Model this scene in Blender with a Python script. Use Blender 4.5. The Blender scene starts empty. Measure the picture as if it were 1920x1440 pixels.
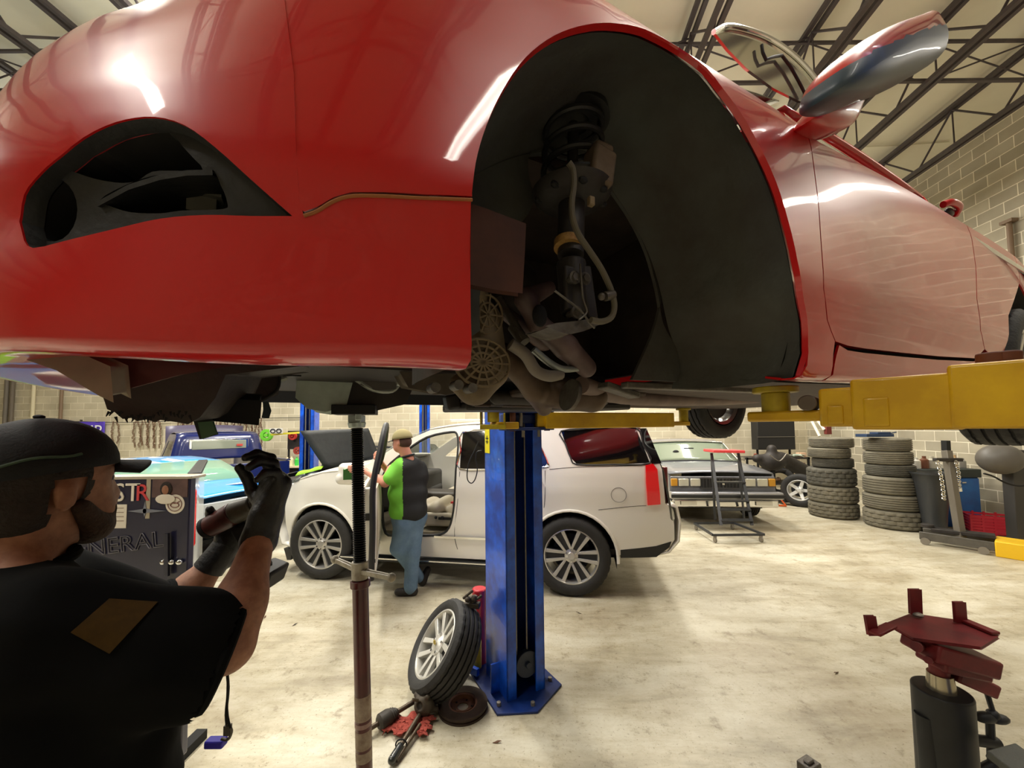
import bpy, bmesh, math, random
import numpy as np
from math import sin, cos, pi, radians, sqrt
from mathutils import Vector, Matrix, Euler
from mathutils.geometry import delaunay_2d_cdt
random.seed(11)
SC = bpy.context.scene
COL = SC.collection
V = Vector
# ------------------------------------------------------------------ camera
F, CH, SHY = 721.0, 1.77, 0.0586
CAMM = Matrix.Translation((0, 0, CH)) @ Matrix.Rotation(pi/2+radians(3), 4, 'X') @ Matrix.Rotation(radians(-.6), 4, 'Z')
C3 = CAMM.to_3x3()
CP = V((0, 0, CH))
cam = bpy.data.cameras.new('camera'); camo = bpy.data.objects.new('camera', cam); COL.objects.link(camo)
camo.matrix_world = CAMM
cam.sensor_width = 36; cam.lens = F/1920*36; cam.shift_y = SHY*F/1920; cam.clip_start = .03; cam.clip_end = 100
SC.camera = camo

def ray(px, py):
    return C3 @ V(((px-960)/F, (720-py)/F+SHY, -1))
def at(px, py, Y):
    d = ray(px, py); return CP + d*(Y/d.y)
def atz(px, py, z=0.):
    d = ray(px, py); return CP + d*((z-CH)/d.z)
def onplane(px, py, p0, n):
    d = ray(px, py); return CP + d*((V(p0)-CP).dot(n)/d.dot(n))
C3I = C3.inverted()
def proj(p):
    q = C3I @ (V(p)-CP)
    return (960+F*q.x/-q.z, 720-F*(q.y/-q.z-SHY), -q.z)

# ------------------------------------------------------------------ materials
MATS = {}
def lin(c):
    return tuple((x/255/12.92 if x/255 <= .04045 else ((x/255+.055)/1.055)**2.4) for x in c)
def M(name, col, rough=.5, metal=0., coat=0., noise=None, bump=None, emit=None, alpha=None, spec=.5, sheen=0, trans=0, aniso=0):
    """col in sRGB 0..255; noise=(scale, amount, col2[, object-space]) mixes a second colour; bump=(scale, strength)"""
    if name in MATS: return MATS[name]
    m = bpy.data.materials.new(name); m.use_nodes = True; nt = m.node_tree; N = nt.nodes; L = nt.links
    b = N['Principled BSDF']
    c = lin(col)+(1,)
    b.inputs['Base Color'].default_value = c; b.inputs['Roughness'].default_value = rough
    b.inputs['Metallic'].default_value = metal; b.inputs['Coat Weight'].default_value = coat
    b.inputs['Coat Roughness'].default_value = .04
    b.inputs['Specular IOR Level'].default_value = spec
    if trans: b.inputs['Transmission Weight'].default_value = trans
    if alpha is not None: b.inputs['Alpha'].default_value = alpha
    if emit: b.inputs['Emission Color'].default_value = lin(emit[0])+(1,); b.inputs['Emission Strength'].default_value = emit[1]
    tc = N.new('ShaderNodeTexCoord')
    if noise:
        n = N.new('ShaderNodeTexNoise'); n.inputs['Scale'].default_value = noise[0]; n.inputs['Detail'].default_value = 6; n.inputs['Roughness'].default_value = .62
        L.new(tc.outputs['Object'], n.inputs['Vector'])
        r = N.new('ShaderNodeValToRGB'); r.color_ramp.elements[0].position = .5-.5*noise[1]*.6; r.color_ramp.elements[1].position = .5+.5*noise[1]*.6+.05
        r.color_ramp.elements[0].color = lin(noise[2])+(1,); r.color_ramp.elements[1].color = c
        if noise[1] < .3: r.color_ramp.elements[0].position = .36; r.color_ramp.elements[1].position = .52
        L.new(n.outputs['Fac'], r.inputs['Fac']); L.new(r.outputs['Color'], b.inputs['Base Color'])
    if bump:
        n2 = N.new('ShaderNodeTexNoise'); n2.inputs['Scale'].default_value = bump[0]; n2.inputs['Detail'].default_value = 5
        L.new(tc.outputs['Object'], n2.inputs['Vector'])
        bp = N.new('ShaderNodeBump'); bp.inputs['Strength'].default_value = bump[1]; bp.inputs['Distance'].default_value = .01
        L.new(n2.outputs['Fac'], bp.inputs['Height']); L.new(bp.outputs['Normal'], b.inputs['Normal'])
    MATS[name] = m
    return m

# ------------------------------------------------------------------ object helpers
TM = {}
def linkmesh(name, verts, faces, mat, parent=None, world=False, smooth=35, bevel=0, bseg=2, mats=None, midx=None, subd=0, sol=0):
    me = bpy.data.meshes.new(name)
    if world and parent is not None:
        inv = TM[parent.name].inverted(); verts = [inv @ V(v) for v in verts]
    me.from_pydata([tuple(v) for v in verts], [], [tuple(f) for f in faces])
    me.validate(clean_customdata=False)
    for mm in (mats or [mat]): me.materials.append(mm)
    if midx is not None and len(midx) == len(me.polygons): me.polygons.foreach_set('material_index', midx)
    if smooth:
        me.polygons.foreach_set('use_smooth', [True]*len(me.polygons))
        if smooth < 180: me.set_sharp_from_angle(angle=radians(smooth))
    me.update()
    o = bpy.data.objects.new(name, me); COL.objects.link(o)
    if parent is not None:
        o.parent = parent
        TM[o.name] = TM[parent.name]
    else: TM[o.name] = Matrix.Identity(4)
    if sol:
        s = o.modifiers.new('sol', 'SOLIDIFY'); s.thickness = sol; s.offset = -1
    if bevel:
        b = o.modifiers.new('bev', 'BEVEL'); b.width = bevel; b.segments = bseg; b.limit_method = 'ANGLE'; b.angle_limit = radians(40); b.harden_normals = False
    if subd:
        s = o.modifiers.new('sub', 'SUBSURF'); s.levels = subd; s.render_levels = subd
    return o
def tag(o, label=None, cat=None, group=None, kind=None):
    if label: o['label'] = label
    if cat: o['category'] = cat
    if group: o['group'] = group
    if kind: o['kind'] = kind
    return o
def thing(name, label, cat, mat=None, group=None):
    o = bpy.data.objects.new(name, None); COL.objects.link(o); o.empty_display_size = .1
    mat = mat if mat is not None else Matrix.Identity(4)
    if isinstance(mat, (tuple, list, Vector)): mat = Matrix.Translation(V(mat))
    o.matrix_world = mat; TM[o.name] = mat.copy()
    return tag(o, label, cat, group)
def frame(origin, xdir, zdir=(0, 0, 1)):
    x = V(xdir).normalized(); z = V(zdir).normalized(); y = z.cross(x).normalized(); z = x.cross(y)
    m = Matrix((x, y, z)).transposed().to_4x4(); m.translation = V(origin); return m
def zrot(loc, deg):
    return Matrix.Translation(V(loc)) @ Matrix.Rotation(radians(deg), 4, 'Z')
def dup(root, mat, label=None, group=None):
    r = root.copy(); COL.objects.link(r); r.matrix_world = mat; TM[r.name] = mat.copy()
    if label: r['label'] = label
    if group: r['group'] = group
    for ch in root.children:
        c = ch.copy(); COL.objects.link(c); c.parent = r
        for g in ch.children:
            d = g.copy(); COL.objects.link(d); d.parent = c
    return r

class MB:
    def __init__(s): s.v = []; s.f = []; s.mi = []; s.cur = 0
    def add(s, vs, fs, M=None):
        n = len(s.v)
        s.v += [(M @ V(v)) if M is not None else V(v) for v in vs]
        s.f += [tuple(i+n for i in f) for f in fs]; s.mi += [s.cur]*len(fs); return s
    def box(s, c, size, M=None, R=None):
        x, y, z = (a/2 for a in size); c = V(c)
        vs = [V((i*x, j*y, k*z)) for i in (-1, 1) for j in (-1, 1) for k in (-1, 1)]
        if R is not None: vs = [R @ v for v in vs]
        vs = [v+c for v in vs]
        return s.add(vs, [(0, 1, 3, 2), (4, 6, 7, 5), (0, 4, 5, 1), (2, 3, 7, 6), (0, 2, 6, 4), (1, 5, 7, 3)], M)
    def bar(s, p, q, w, h, up=(0, 0, 1), M=None):
        p = V(p); q = V(q); d = (q-p); l = d.length; d = d/l; u = V(up)
        if abs(d.dot(u)) > .98: u = V((1, 0, 0))
        a = d.cross(u).normalized(); b = a.cross(d)
        vs = [p+a*i*w/2+b*j*h/2 + d*l*k for k in (0, 1) for i, j in ((-1, -1), (1, -1), (1, 1), (-1, 1))]
        return s.add(vs, [(3, 2, 1, 0), (4, 5, 6, 7), (0, 1, 5, 4), (1, 2, 6, 5), (2, 3, 7, 6), (3, 0, 4, 7)], M)
    def cyl(s, p, q, r1, r2=None, n=20, caps=True, M=None):
        r2 = r1 if r2 is None else r2
        p = V(p); q = V(q); d = (q-p).normalized(); u = V((0, 0, 1)) if abs(d.z) < .9 else V((1, 0, 0))
        a = d.cross(u).normalized(); b = d.cross(a)
        vs = []
        for c, r in ((p, r1), (q, r2)):
            vs += [c+(a*cos(2*pi*i/n)+b*sin(2*pi*i/n))*r for i in range(n)]
        fs = [(i, (i+1) % n, n+(i+1) % n, n+i) for i in range(n)]
        if caps: fs += [tuple(range(n-1, -1, -1)), tuple(range(n, 2*n))]
        return s.add(vs, fs, M)
    def tube(s, pts, r, n=10, M=None, smoothn=0, closed=False):
        pts = [V(p) for p in pts]
        if smoothn: 
            rr = r if isinstance(r, (list, tuple)) else None
            pts = crom(pts, smoothn, closed)
            if rr: 
                k = len(rr)-1; r = [rr[min(k, int(i/(len(pts)-1)*k))]*(1-(i/(len(pts)-1)*k) % 1)+rr[min(k, int(i/(len(pts)-1)*k)+1)]*((i/(len(pts)-1)*k) % 1) for i in range(len(pts))]
        vs = []; m = len(pts); prev = None
        for i, p in enumerate(pts):
            if closed: d = pts[(i+1) % m]-pts[i-1]
            else: d = pts[min(i+1, m-1)]-pts[max(i-1, 0)]
            d.normalize()
            if prev is None:
                u = V((0, 0, 1)) if abs(d.z) < .9 else V((1, 0, 0)); a = d.cross(u).normalized()
            else:
                a = (prev-d*prev.dot(d)).normalized()
            prev = a; b = d.cross(a); rad = r[i] if isinstance(r, (list, tuple)) else r
            vs += [p+(a*cos(2*pi*j/n)+b*sin(2*pi*j/n))*rad for j in range(n)]
        fs = []
        for i in range(m if closed else m-1):
            k = (i+1) % m
            fs += [(i*n+j, i*n+(j+1) % n, k*n+(j+1) % n, k*n+j) for j in range(n)]
        if not closed: fs += [tuple(range(n-1, -1, -1)), tuple((m-1)*n+j for j in range(n))]
        return s.add(vs, fs, M)
    def lathe(s, prof, n=32, M=None, closed=False, arc=2*pi, wob=None):
        """prof: (r, z) list turned about Z"""
        m = len(prof); vs = []
        full = abs(arc-2*pi) < 1e-6; cnt = n if full else n+1
        for j in range(cnt):
            a = arc*j/n
            for i, (r, z) in enumerate(prof):
                rr = r+(wob(i, j) if wob else 0)
                vs.append(V((rr*cos(a), rr*sin(a), z)))
        fs = []
        for j in range(n):
            k = (j+1) % cnt
            for i in range(m if closed else m-1):
                l = (i+1) % m
                fs.append((j*m+i, k*m+i, k*m+l, j*m+l))
        return s.add(vs, fs, M)
    def prism(s, pts, z0, z1, M=None):
        """2D outline in local XY extruded along Z"""
        n = len(pts); a = sum(pts[i][0]*pts[(i+1) % n][1]-pts[(i+1) % n][0]*pts[i][1] for i in range(n))
        if a < 0: pts = pts[::-1]
        vs = [V((x, y, z0)) for x, y in pts]+[V((x, y, z1)) for x, y in pts]
        fs = [tuple(range(n-1, -1, -1)), tuple(range(n, 2*n))]+[(i, (i+1) % n, n+(i+1) % n, n+i) for i in range(n)]
        return s.add(vs, fs, M)
    def ball(s, c, r, n=16, M=None, R=None):
        r = r if isinstance(r, (tuple, list)) else (r, r, r); c = V(c); m = n//2; vs = []; 
        for i in range(m+1):
            t = pi*i/m
            for j in range(n):
                p = 2*pi*j/n; v = V((r[0]*sin(t)*cos(p), r[1]*sin(t)*sin(p), r[2]*cos(t)))
                vs.append(c+((R @ v) if R is not None else v))
        fs = [(i*n+j, (i+1)*n+j, (i+1)*n+(j+1) % n, i*n+(j+1) % n) for i in range(m) for j in range(n)]
        return s.add(vs, fs, M)
    def grid(s, rows, M=None, close=False):
        m = len(rows[0]); n = len(rows)
        vs = [p for r in rows for p in r]
        fs = [(i*m+j, i*m+j+1, (i+1)*m+j+1, (i+1)*m+j) for i in range(n-1) for j in range(m-1)]
        if close: fs += [((n-1)*m+j, (n-1)*m+j+1, j+1, j) for j in range(m-1)]
        return s.add(vs, fs, M)
    def build(s, name, mat, parent=None, world=False, **kw):
        if isinstance(mat, list): kw['mats'] = mat; kw['midx'] = s.mi; mat = mat[0]
        return linkmesh(name, s.v, s.f, mat, parent, world, **kw)

def crom(pts, n, closed=False):
    out = []; m = len(pts)
    rng = range(m) if closed else range(m-1)
    for i in rng:
        p0 = pts[(i-1) % m] if closed else pts[max(i-1, 0)]; p1 = pts[i]; p2 = pts[(i+1) % m]; p3 = pts[(i+2) % m] if closed else pts[min(i+2, m-1)]
        for k in range(n):
            t = k/n
            out.append(.5*((2*p1)+(p2-p0)*t+(2*p0-5*p1+4*p2-p3)*t*t+(3*p1-p0-3*p2+p3)*t**3))
    if not closed: out.append(pts[-1])
    return out
def crom2(pts, n=4, closed=True):
    return [(v[0], v[1]) for v in crom([V((p[0], p[1])) for p in pts], n, closed)]
def interp(tab, x):
    if x <= tab[0][0]: return tab[0][1:]
    for a, b in zip(tab, tab[1:]):
        if x <= b[0]:
            t = (x-a[0])/(b[0]-a[0]); return tuple(p+(q-p)*t for p, q in zip(a[1:], b[1:]))
    return tab[-1][1:]
def sstep(a, b, x):
    t = max(0, min(1, (x-a)/(b-a))); return t*t*(3-2*t)
def inpoly(p, poly):
    x, y = p; c = False; n = len(poly); j = n-1
    for i in range(n):
        xi, yi = poly[i]; xj, yj = poly[j]
        if (yi > y) != (yj > y) and x < (xj-xi)*(y-yi)/(yj-yi)+xi: c = not c
        j = i
    return c
def panel(name, outline, fn, mat, parent, holes=(), h=.03, th=.012, nfn=None, world=False, flip=False, eps=1e-4, smooth=180, hy=None):
    """Curved sheet with real thickness: 2D outline (with holes) triangulated and laid on the surface fn(u, v)."""
    hy = hy or h
    xs = [p[0] for p in outline]; ys = [p[1] for p in outline]
    pts = []; edges = []
    def dens(poly):
        o = []
        for i in range(len(poly)):
            a = V(poly[i]); b = V(poly[(i+1) % len(poly)]); k = max(1, int((b-a).length/(h*1.01)+.5))
            o += [tuple(a.lerp(b, t/k)) for t in range(k)]
        return o
    outline = dens(outline); holes = [dens(hh) for hh in holes]
    for poly in [outline]+holes:
        b = len(pts); pts += [V(p) for p in poly]; edges += [(b+i, b+(i+1) % len(poly)) for i in range(len(poly))]
    nb = len(pts)
    bp = np.array([(p.x, p.y) for p in pts])
    nx = int((max(xs)-min(xs))/h)+1; ny = int((max(ys)-min(ys))/hy)+1
    for i in range(nx+1):
        for j in range(ny+1):
            p = (min(xs)+h*(i+.5*(j % 2)), min(ys)+hy*j)
            if inpoly(p, outline) and not any(inpoly(p, hh) for hh in holes):
                if np.min(((bp-np.array(p))**2).sum(1)) > (.45*min(h, hy))**2: pts.append(V(p))
    r = delaunay_2d_cdt(pts, edges, [], 0, 1e-6)
    vs2 = r[0]; tris = []
    for f in r[2]:
        c = (sum(vs2[i][0] for i in f)/len(f), sum(vs2[i][1] for i in f)/len(f))
        if inpoly(c, outline) and not any(inpoly(c, hh) for hh in holes): tris.append(tuple(f))
    def S(p): return V(fn(p[0], p[1]))
    def NN(p):
        if nfn: return nfn(p[0], p[1])
        e = 2e-3; a = S((p[0]+e, p[1]))-S((p[0]-e, p[1])); b = S((p[0], p[1]+e))-S((p[0], p[1]-e))
        n = a.cross(b)
        if n.length < 1e-12: return V((0, 1, 0))
        n.normalize(); return -n if flip else n
    P = [S(p) for p in vs2]; Nn = [NN(p) for p in vs2]
    n = len(P)
    # orient
    fs = []
    for f in tris:
        a, b, c = (P[i] for i in f[:3])
        fs.append(f if (b-a).cross(c-a).dot(Nn[f[0]]) > 0 else f[::-1])
    verts = list(P); norms = list(Nn)
    Q = [p-q*th for p, q in zip(P, Nn)]
    verts += Q; norms += [-q for q in Nn]
    faces = fs+[tuple(i+n for i in f[::-1]) for f in fs]
    ed = {}
    for f in fs:
        for i in range(len(f)):
            e = (f[i], f[(i+1) % len(f)]); ed[e] = 1
    bnd = [e for e in ed if (e[1], e[0]) not in ed]
    for a, b in bnd:
        k = len(verts); verts += [P[a], P[b], Q[b], Q[a]]
        nn = (P[b]-P[a]).cross(Nn[a]); nn = nn.normalized() if nn.length > 0 else Nn[a]
        norms += [nn]*4; faces.append((k+1, k, k+3, k+2))
    me = bpy.data.meshes.new(name)
    if world and parent is not None:
        inv = TM[parent.name].inverted(); i3 = inv.to_3x3(); verts = [inv @ v for v in verts]; norms = [i3 @ v for v in norms]
    me.from_pydata([tuple(v) for v in verts], [], faces); me.materials.append(mat)
    me.polygons.foreach_set('use_smooth', [True]*len(me.polygons))
    me.update()
    try: me.normals_split_custom_set_from_vertices([tuple(v) for v in norms])
    except Exception as ex: print('normals', name, ex)
    o = bpy.data.objects.new(name, me); COL.objects.link(o)
    if parent is not None: o.parent = parent; TM[o.name] = TM[parent.name]
    else: TM[o.name] = Matrix.Identity(4)
    return o

# ------------------------------------------------------------------ soft bodies: smooth union of tapered limbs, one closed surface
def sdf_mesh(prims, h=.01, k=.03):
    """prims: ('c', a, b, ra, rb[, k]) tapered limb; ('e', centre, radii, 3x3 or None[, k]) ellipsoid; ('-e'...) carve"""
    lo = np.array([1e9]*3); hi = -lo
    for p in prims:
        if p[0] == 'c':
            for q, r in ((p[1], p[3]), (p[2], p[4])):
                lo = np.minimum(lo, np.array(q)-r); hi = np.maximum(hi, np.array(q)+r)
        elif p[0] == 'e':
            r = max(p[2]); lo = np.minimum(lo, np.array(p[1])-r); hi = np.maximum(hi, np.array(p[1])+r)
    lo -= 3*h+k*.3; hi += 3*h+k*.3
    n = np.ceil((hi-lo)/h).astype(int)+1
    ax = [lo[i]+h*np.arange(n[i]) for i in range(3)]
    X, Y, Z = np.meshgrid(*ax, indexing='ij'); D = np.full(X.shape, 1e3)
    for p in prims:
        if p[0] == 'c':
            a = np.array(p[1]); b = np.array(p[2]); ab = b-a; kk = p[5] if len(p) > 5 else k
            t = ((X-a[0])*ab[0]+(Y-a[1])*ab[1]+(Z-a[2])*ab[2])/max(1e-9, ab.dot(ab)); t = np.clip(t, 0, 1)
            d = np.sqrt((X-a[0]-t*ab[0])**2+(Y-a[1]-t*ab[1])**2+(Z-a[2]-t*ab[2])**2)-(p[3]+(p[4]-p[3])*t)
        else:
            c = np.array(p[1]); r = np.array(p[2]); R = np.array(p[3]).T if p[3] is not None else np.eye(3); kk = p[4] if len(p) > 4 else k
            x, y, z = X-c[0], Y-c[1], Z-c[2]
            u = (R[0][0]*x+R[0][1]*y+R[0][2]*z)/r[0]; v = (R[1][0]*x+R[1][1]*y+R[1][2]*z)/r[1]; w = (R[2][0]*x+R[2][1]*y+R[2][2]*z)/r[2]
            k0 = np.sqrt(u*u+v*v+w*w); k1 = np.sqrt((u/r[0])**2+(v/r[1])**2+(w/r[2])**2)+1e-9
            d = k0*(k0-1)/k1
        if p[0] == '-e': D = np.maximum(D, -d); continue
        hh = np.maximum(kk-np.abs(D-d), 0)/kk
        D = np.minimum(D, d)-hh*hh*kk*.25
    ins = D < 0
    c = sum(ins[i:ins.shape[0]-1+i, j:ins.shape[1]-1+j, l:ins.shape[2]-1+l].astype(int) for i in (0, 1) for j in (0, 1) for l in (0, 1))
    act = (c > 0) & (c < 8)
    idx = -np.ones(act.shape, int); cells = np.argwhere(act); idx[act] = np.arange(len(cells))
    acc = np.zeros((len(cells), 3)); cnt = np.zeros(len(cells))
    cs = [(i, j, l) for i in (0, 1) for j in (0, 1) for l in (0, 1)]
    for a in cs:
        for x in range(3):
            if a[x] == 0:
                b = list(a); b[x] = 1
                da = D[cells[:, 0]+a[0], cells[:, 1]+a[1], cells[:, 2]+a[2]]; db = D[cells[:, 0]+b[0], cells[:, 1]+b[1], cells[:, 2]+b[2]]
                m = (da < 0) != (db < 0)
                t = np.where(m, da/np.where(m, da-db, 1), 0)
                pos = np.array(a)[None, :]+np.zeros((len(cells), 3)); pos[:, x] += t
                acc[m] += pos[m]; cnt[m] += 1
    vs = (cells+acc/cnt[:, None])*h+lo
    fs = []
    for x in range(3):
        y, z = (x+1) % 3, (x+2) % 3
        sl = [slice(None)]*3; s2 = [slice(None)]*3; sl[x] = slice(0, -1); s2[x] = slice(1, None)
        A = ins[tuple(sl)]; B = ins[tuple(s2)]
        for e, fl in ((np.argwhere(A & ~B), False), (np.argwhere(~A & B), True)):
            if not len(e): continue
            q = []
            for dy, dz in ((0, 0), (-1, 0), (-1, -1), (0, -1)):
                g = e.copy(); g[:, y] += dy; g[:, z] += dz; q.append(idx[g[:, 0], g[:, 1], g[:, 2]])
            q = np.stack(q, 1)
            if not fl: q = q[:, ::-1]
            fs += [tuple(r) for r in q[:, ::-1].tolist() if min(r) >= 0]
    return [V(v) for v in vs.tolist()], [f[::-1] for f in fs]
def sdf_obj(name, prims, mat, parent=None, h=.01, k=.03, world=True, cut=None, zone=None, mats=None, disp=None):
    vs, fs = sdf_mesh(prims, h, k)
    # relax
    for _ in range(2):
        acc = [V((0, 0, 0)) for _ in vs]; ct = [0]*len(vs)
        for f in fs:
            for i in range(4):
                a, b = f[i], f[(i+1) % 4]; acc[a] += vs[b]; ct[a] += 1
        vs = [v.lerp(a/c, .45) if c else v for v, a, c in zip(vs, acc, ct)]
    if disp: vs = [disp(v) for v in vs]
    mi = None
    if cut: fs = [f for f in fs if cut(sum((vs[i] for i in f), V((0, 0, 0)))/4)]
    if zone: mi = [zone(sum((vs[i] for i in f), V((0, 0, 0)))/4) for f in fs]
    return linkmesh(name, vs, fs, mat, parent, world, smooth=180, mats=mats, midx=mi)
def text_obj(name, s, loc_m, size, mat, parent=None, ext=.002, align='CENTER', outline=0):
    cu = bpy.data.curves.new(name, 'FONT'); cu.body = s; cu.size = size; cu.extrude = ext; cu.align_x = align; cu.align_y = 'CENTER'; cu.resolution_u = 3
    if outline: cu.fill_mode = 'NONE'; cu.bevel_depth = outline; cu.extrude = 0
    o = bpy.data.objects.new(name, cu); COL.objects.link(o)
    dg = bpy.context.evaluated_depsgraph_get(); me = bpy.data.meshes.new_from_object(o.evaluated_get(dg))
    bpy.data.objects.remove(o)
    me.materials.clear(); me.materials.append(mat)
    o = bpy.data.objects.new(name, me); COL.objects.link(o)
    if parent is not None:
        o.parent = parent; o.matrix_local = TM[parent.name].inverted() @ loc_m
        TM[o.name] = loc_m
    else: o.matrix_world = loc_m; TM[o.name] = loc_m
    return o
# ================================================================== SETTING
def wall_mat(name, axis, c1, c2, mortar):
    m = bpy.data.materials.new(name); m.use_nodes = True; nt = m.node_tree; N = nt.nodes; L = nt.links; b = N['Principled BSDF']
    b.inputs['Roughness'].default_value = .8
    g = N.new('ShaderNodeNewGeometry'); sp = N.new('ShaderNodeSeparateXYZ'); cb = N.new('ShaderNodeCombineXYZ')
    L.new(g.outputs['Position'], sp.inputs[0]); L.new(sp.outputs[axis], cb.inputs[0]); L.new(sp.outputs[2], cb.inputs[1])
    br = N.new('ShaderNodeTexBrick'); L.new(cb.outputs[0], br.inputs['Vector'])
    br.inputs['Scale'].default_value = 1; br.inputs['Brick Width'].default_value = .4; br.inputs['Row Height'].default_value = .2
    br.inputs['Mortar Size'].default_value = .008; br.inputs['Mortar Smooth'].default_value = .3; br.inputs['Bias'].default_value = .1
    br.inputs['Color1'].default_value = lin(c1)+(1,); br.inputs['Color2'].default_value = lin(c2)+(1,); br.inputs['Mortar'].default_value = lin(mortar)+(1,)
    n = N.new('ShaderNodeTexNoise'); n.inputs['Scale'].default_value = 1.3; n.inputs['Detail'].default_value = 8; L.new(g.outputs['Position'], n.inputs['Vector'])
    mx = N.new('ShaderNodeMix'); mx.data_type = 'RGBA'; mx.blend_type = 'MULTIPLY'; mx.inputs[0].default_value = .55
    r = N.new('ShaderNodeValToRGB'); r.color_ramp.elements[0].position = .3; r.color_ramp.elements[1].position = .62; r.color_ramp.elements[0].color = (.55, .52, .46, 1); r.color_ramp.elements[1].color = (1, 1, 1, 1)
    L.new(n.outputs['Fac'], r.inputs[0]); L.new(br.outputs['Color'], mx.inputs[6]); L.new(r.outputs[0], mx.inputs[7]); L.new(mx.outputs[2], b.inputs['Base Color'])
    bp = N.new('ShaderNodeBump'); bp.inputs['Strength'].default_value = .5; bp.inputs['Distance'].default_value = .01; bp.invert = True
    L.new(br.outputs['Fac'], bp.inputs['Height']); L.new(bp.outputs[0], b.inputs['Normal'])
    return m
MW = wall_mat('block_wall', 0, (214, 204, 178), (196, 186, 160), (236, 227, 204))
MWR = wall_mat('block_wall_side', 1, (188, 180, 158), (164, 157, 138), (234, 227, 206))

def floor_mat():
    m = bpy.data.materials.new('worn_concrete'); m.use_nodes = True; nt = m.node_tree; N = nt.nodes; L = nt.links; b = N['Principled BSDF']
    g = N.new('ShaderNodeNewGeometry')
    def noise(sc, det, ro=.6, vec=None, dist=0):
        n = N.new('ShaderNodeTexNoise'); n.inputs['Scale'].default_value = sc; n.inputs['Detail'].default_value = det; n.inputs['Roughness'].default_value = ro; n.inputs['Distortion'].default_value = dist
        L.new(vec or g.outputs['Position'], n.inputs['Vector']); return n.outputs['Fac']
    def ramp(f, stops):
        r = N.new('ShaderNodeValToRGB'); cr = r.color_ramp
        while len(cr.elements) < len(stops): cr.elements.new(.5)
        for e, (p, c) in zip(cr.elements, stops): e.position = p; e.color = lin(c)+(1,) if max(c) > 1 else tuple(c)+(1,)
        L.new(f, r.inputs[0]); return r.outputs[0]
    def mul(a, c, f):
        x = N.new('ShaderNodeMix'); x.data_type = 'RGBA'; x.blend_type = 'MULTIPLY'; x.inputs[0].default_value = f; L.new(a, x.inputs[6]); L.new(c, x.inputs[7]); return x.outputs[2]
    base = ramp(noise(.55, 8, .65, dist=.4), [(.3, (170, 160, 138)), (.46, (192, 186, 166)), (.6, (210, 205, 187)), (.75, (222, 218, 203))])
    mp = N.new('ShaderNodeMapping'); mp.inputs['Rotation'].default_value = (0, 0, .25); mp.inputs['Scale'].default_value = (.6, 2.2, 1); L.new(g.outputs['Position'], mp.inputs[0])
    st = ramp(noise(1.6, 10, .72, mp.outputs[0], .3), [(.3, (.40, .35, .27)), (.46, (.80, .76, .68)), (.58, (1, 1, 1))])
    c = mul(base, st, .75)
    c = mul(c, ramp(noise(7, 10, .75), [(.34, (.42, .36, .28)), (.43, (.90, .88, .83)), (.52, (1, 1, 1))]), .7)
    c = mul(c, ramp(noise(55, 6, .7), [(.34, (.35, .3, .24)), (.40, (.97, .96, .94)), (.6, (1, 1, 1))]), .75)
    L.new(c, b.inputs['Base Color'])
    rr = N.new('ShaderNodeMapRange'); rr.inputs[3].default_value = .28; rr.inputs[4].default_value = .6; L.new(noise(1.1, 6), rr.inputs[0]); L.new(rr.outputs[0], b.inputs['Roughness'])
    bp = N.new('ShaderNodeBump'); bp.inputs['Strength'].default_value = .12; bp.inputs['Distance'].default_value = .01; L.new(noise(40, 6), bp.inputs['Height']); L.new(bp.outputs[0], b.inputs['Normal'])
    return m
MF = floor_mat()
XW = lambda y: 8.2+.09*(y-6.3)
def slab(name, pts, mat, th, nrm):
    n = V(nrm); m = MB(); P = [V(p) for p in pts]; Q = [p-n*th for p in P]; k = len(P)
    m.add(P+Q, [tuple(range(k)), tuple(range(2*k-1, k-1, -1))]+[(i, (i+1) % k, k+(i+1) % k, k+i) for i in range(k)])
    return tag(m.build(name, mat, smooth=0), kind='structure')
YB, YF, XL, ZC = 11.3, -6.0, -18.0, 6.75
slab('floor', [(XL, YF, 0), (XW(YF), YF, 0), (XW(YB), YB, 0), (XL, YB, 0)], MF, .2, (0, 0, 1))
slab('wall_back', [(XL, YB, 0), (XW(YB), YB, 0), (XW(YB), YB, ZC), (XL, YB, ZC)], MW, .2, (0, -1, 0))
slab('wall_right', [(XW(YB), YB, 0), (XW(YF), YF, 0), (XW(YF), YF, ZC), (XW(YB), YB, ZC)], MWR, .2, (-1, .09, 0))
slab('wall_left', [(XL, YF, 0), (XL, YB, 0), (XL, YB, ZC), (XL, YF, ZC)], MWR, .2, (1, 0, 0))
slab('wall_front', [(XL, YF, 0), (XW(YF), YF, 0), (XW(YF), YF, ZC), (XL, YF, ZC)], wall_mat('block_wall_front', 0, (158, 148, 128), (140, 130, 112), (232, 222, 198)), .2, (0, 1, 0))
MCEIL = M('insulation_sheet', (226, 222, 200), .55, noise=(.8, .9, (206, 202, 182)), bump=(1.2, .5))
slab('ceiling', [(XL, YF, ZC), (XW(YF), YF, ZC), (XW(YB), YB, ZC), (XL, YB, ZC)], MCEIL, .15, (0, 0, -1))
# loose seams of the insulation sheet
for k, y0 in enumerate((-1.5, 1.2, 3.9, 6.6, 9.3)):
    m = MB(); pts = [(x, y0+.05*sin(x*1.7+k), ZC-.03-.012*sin(x*2.3)) for x in np.arange(XL+.2, 8, .8)]
    m.tube(pts, .012, 6); tag(m.build('trim_%d' % (k+1), MCEIL), kind='structure')

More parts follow.
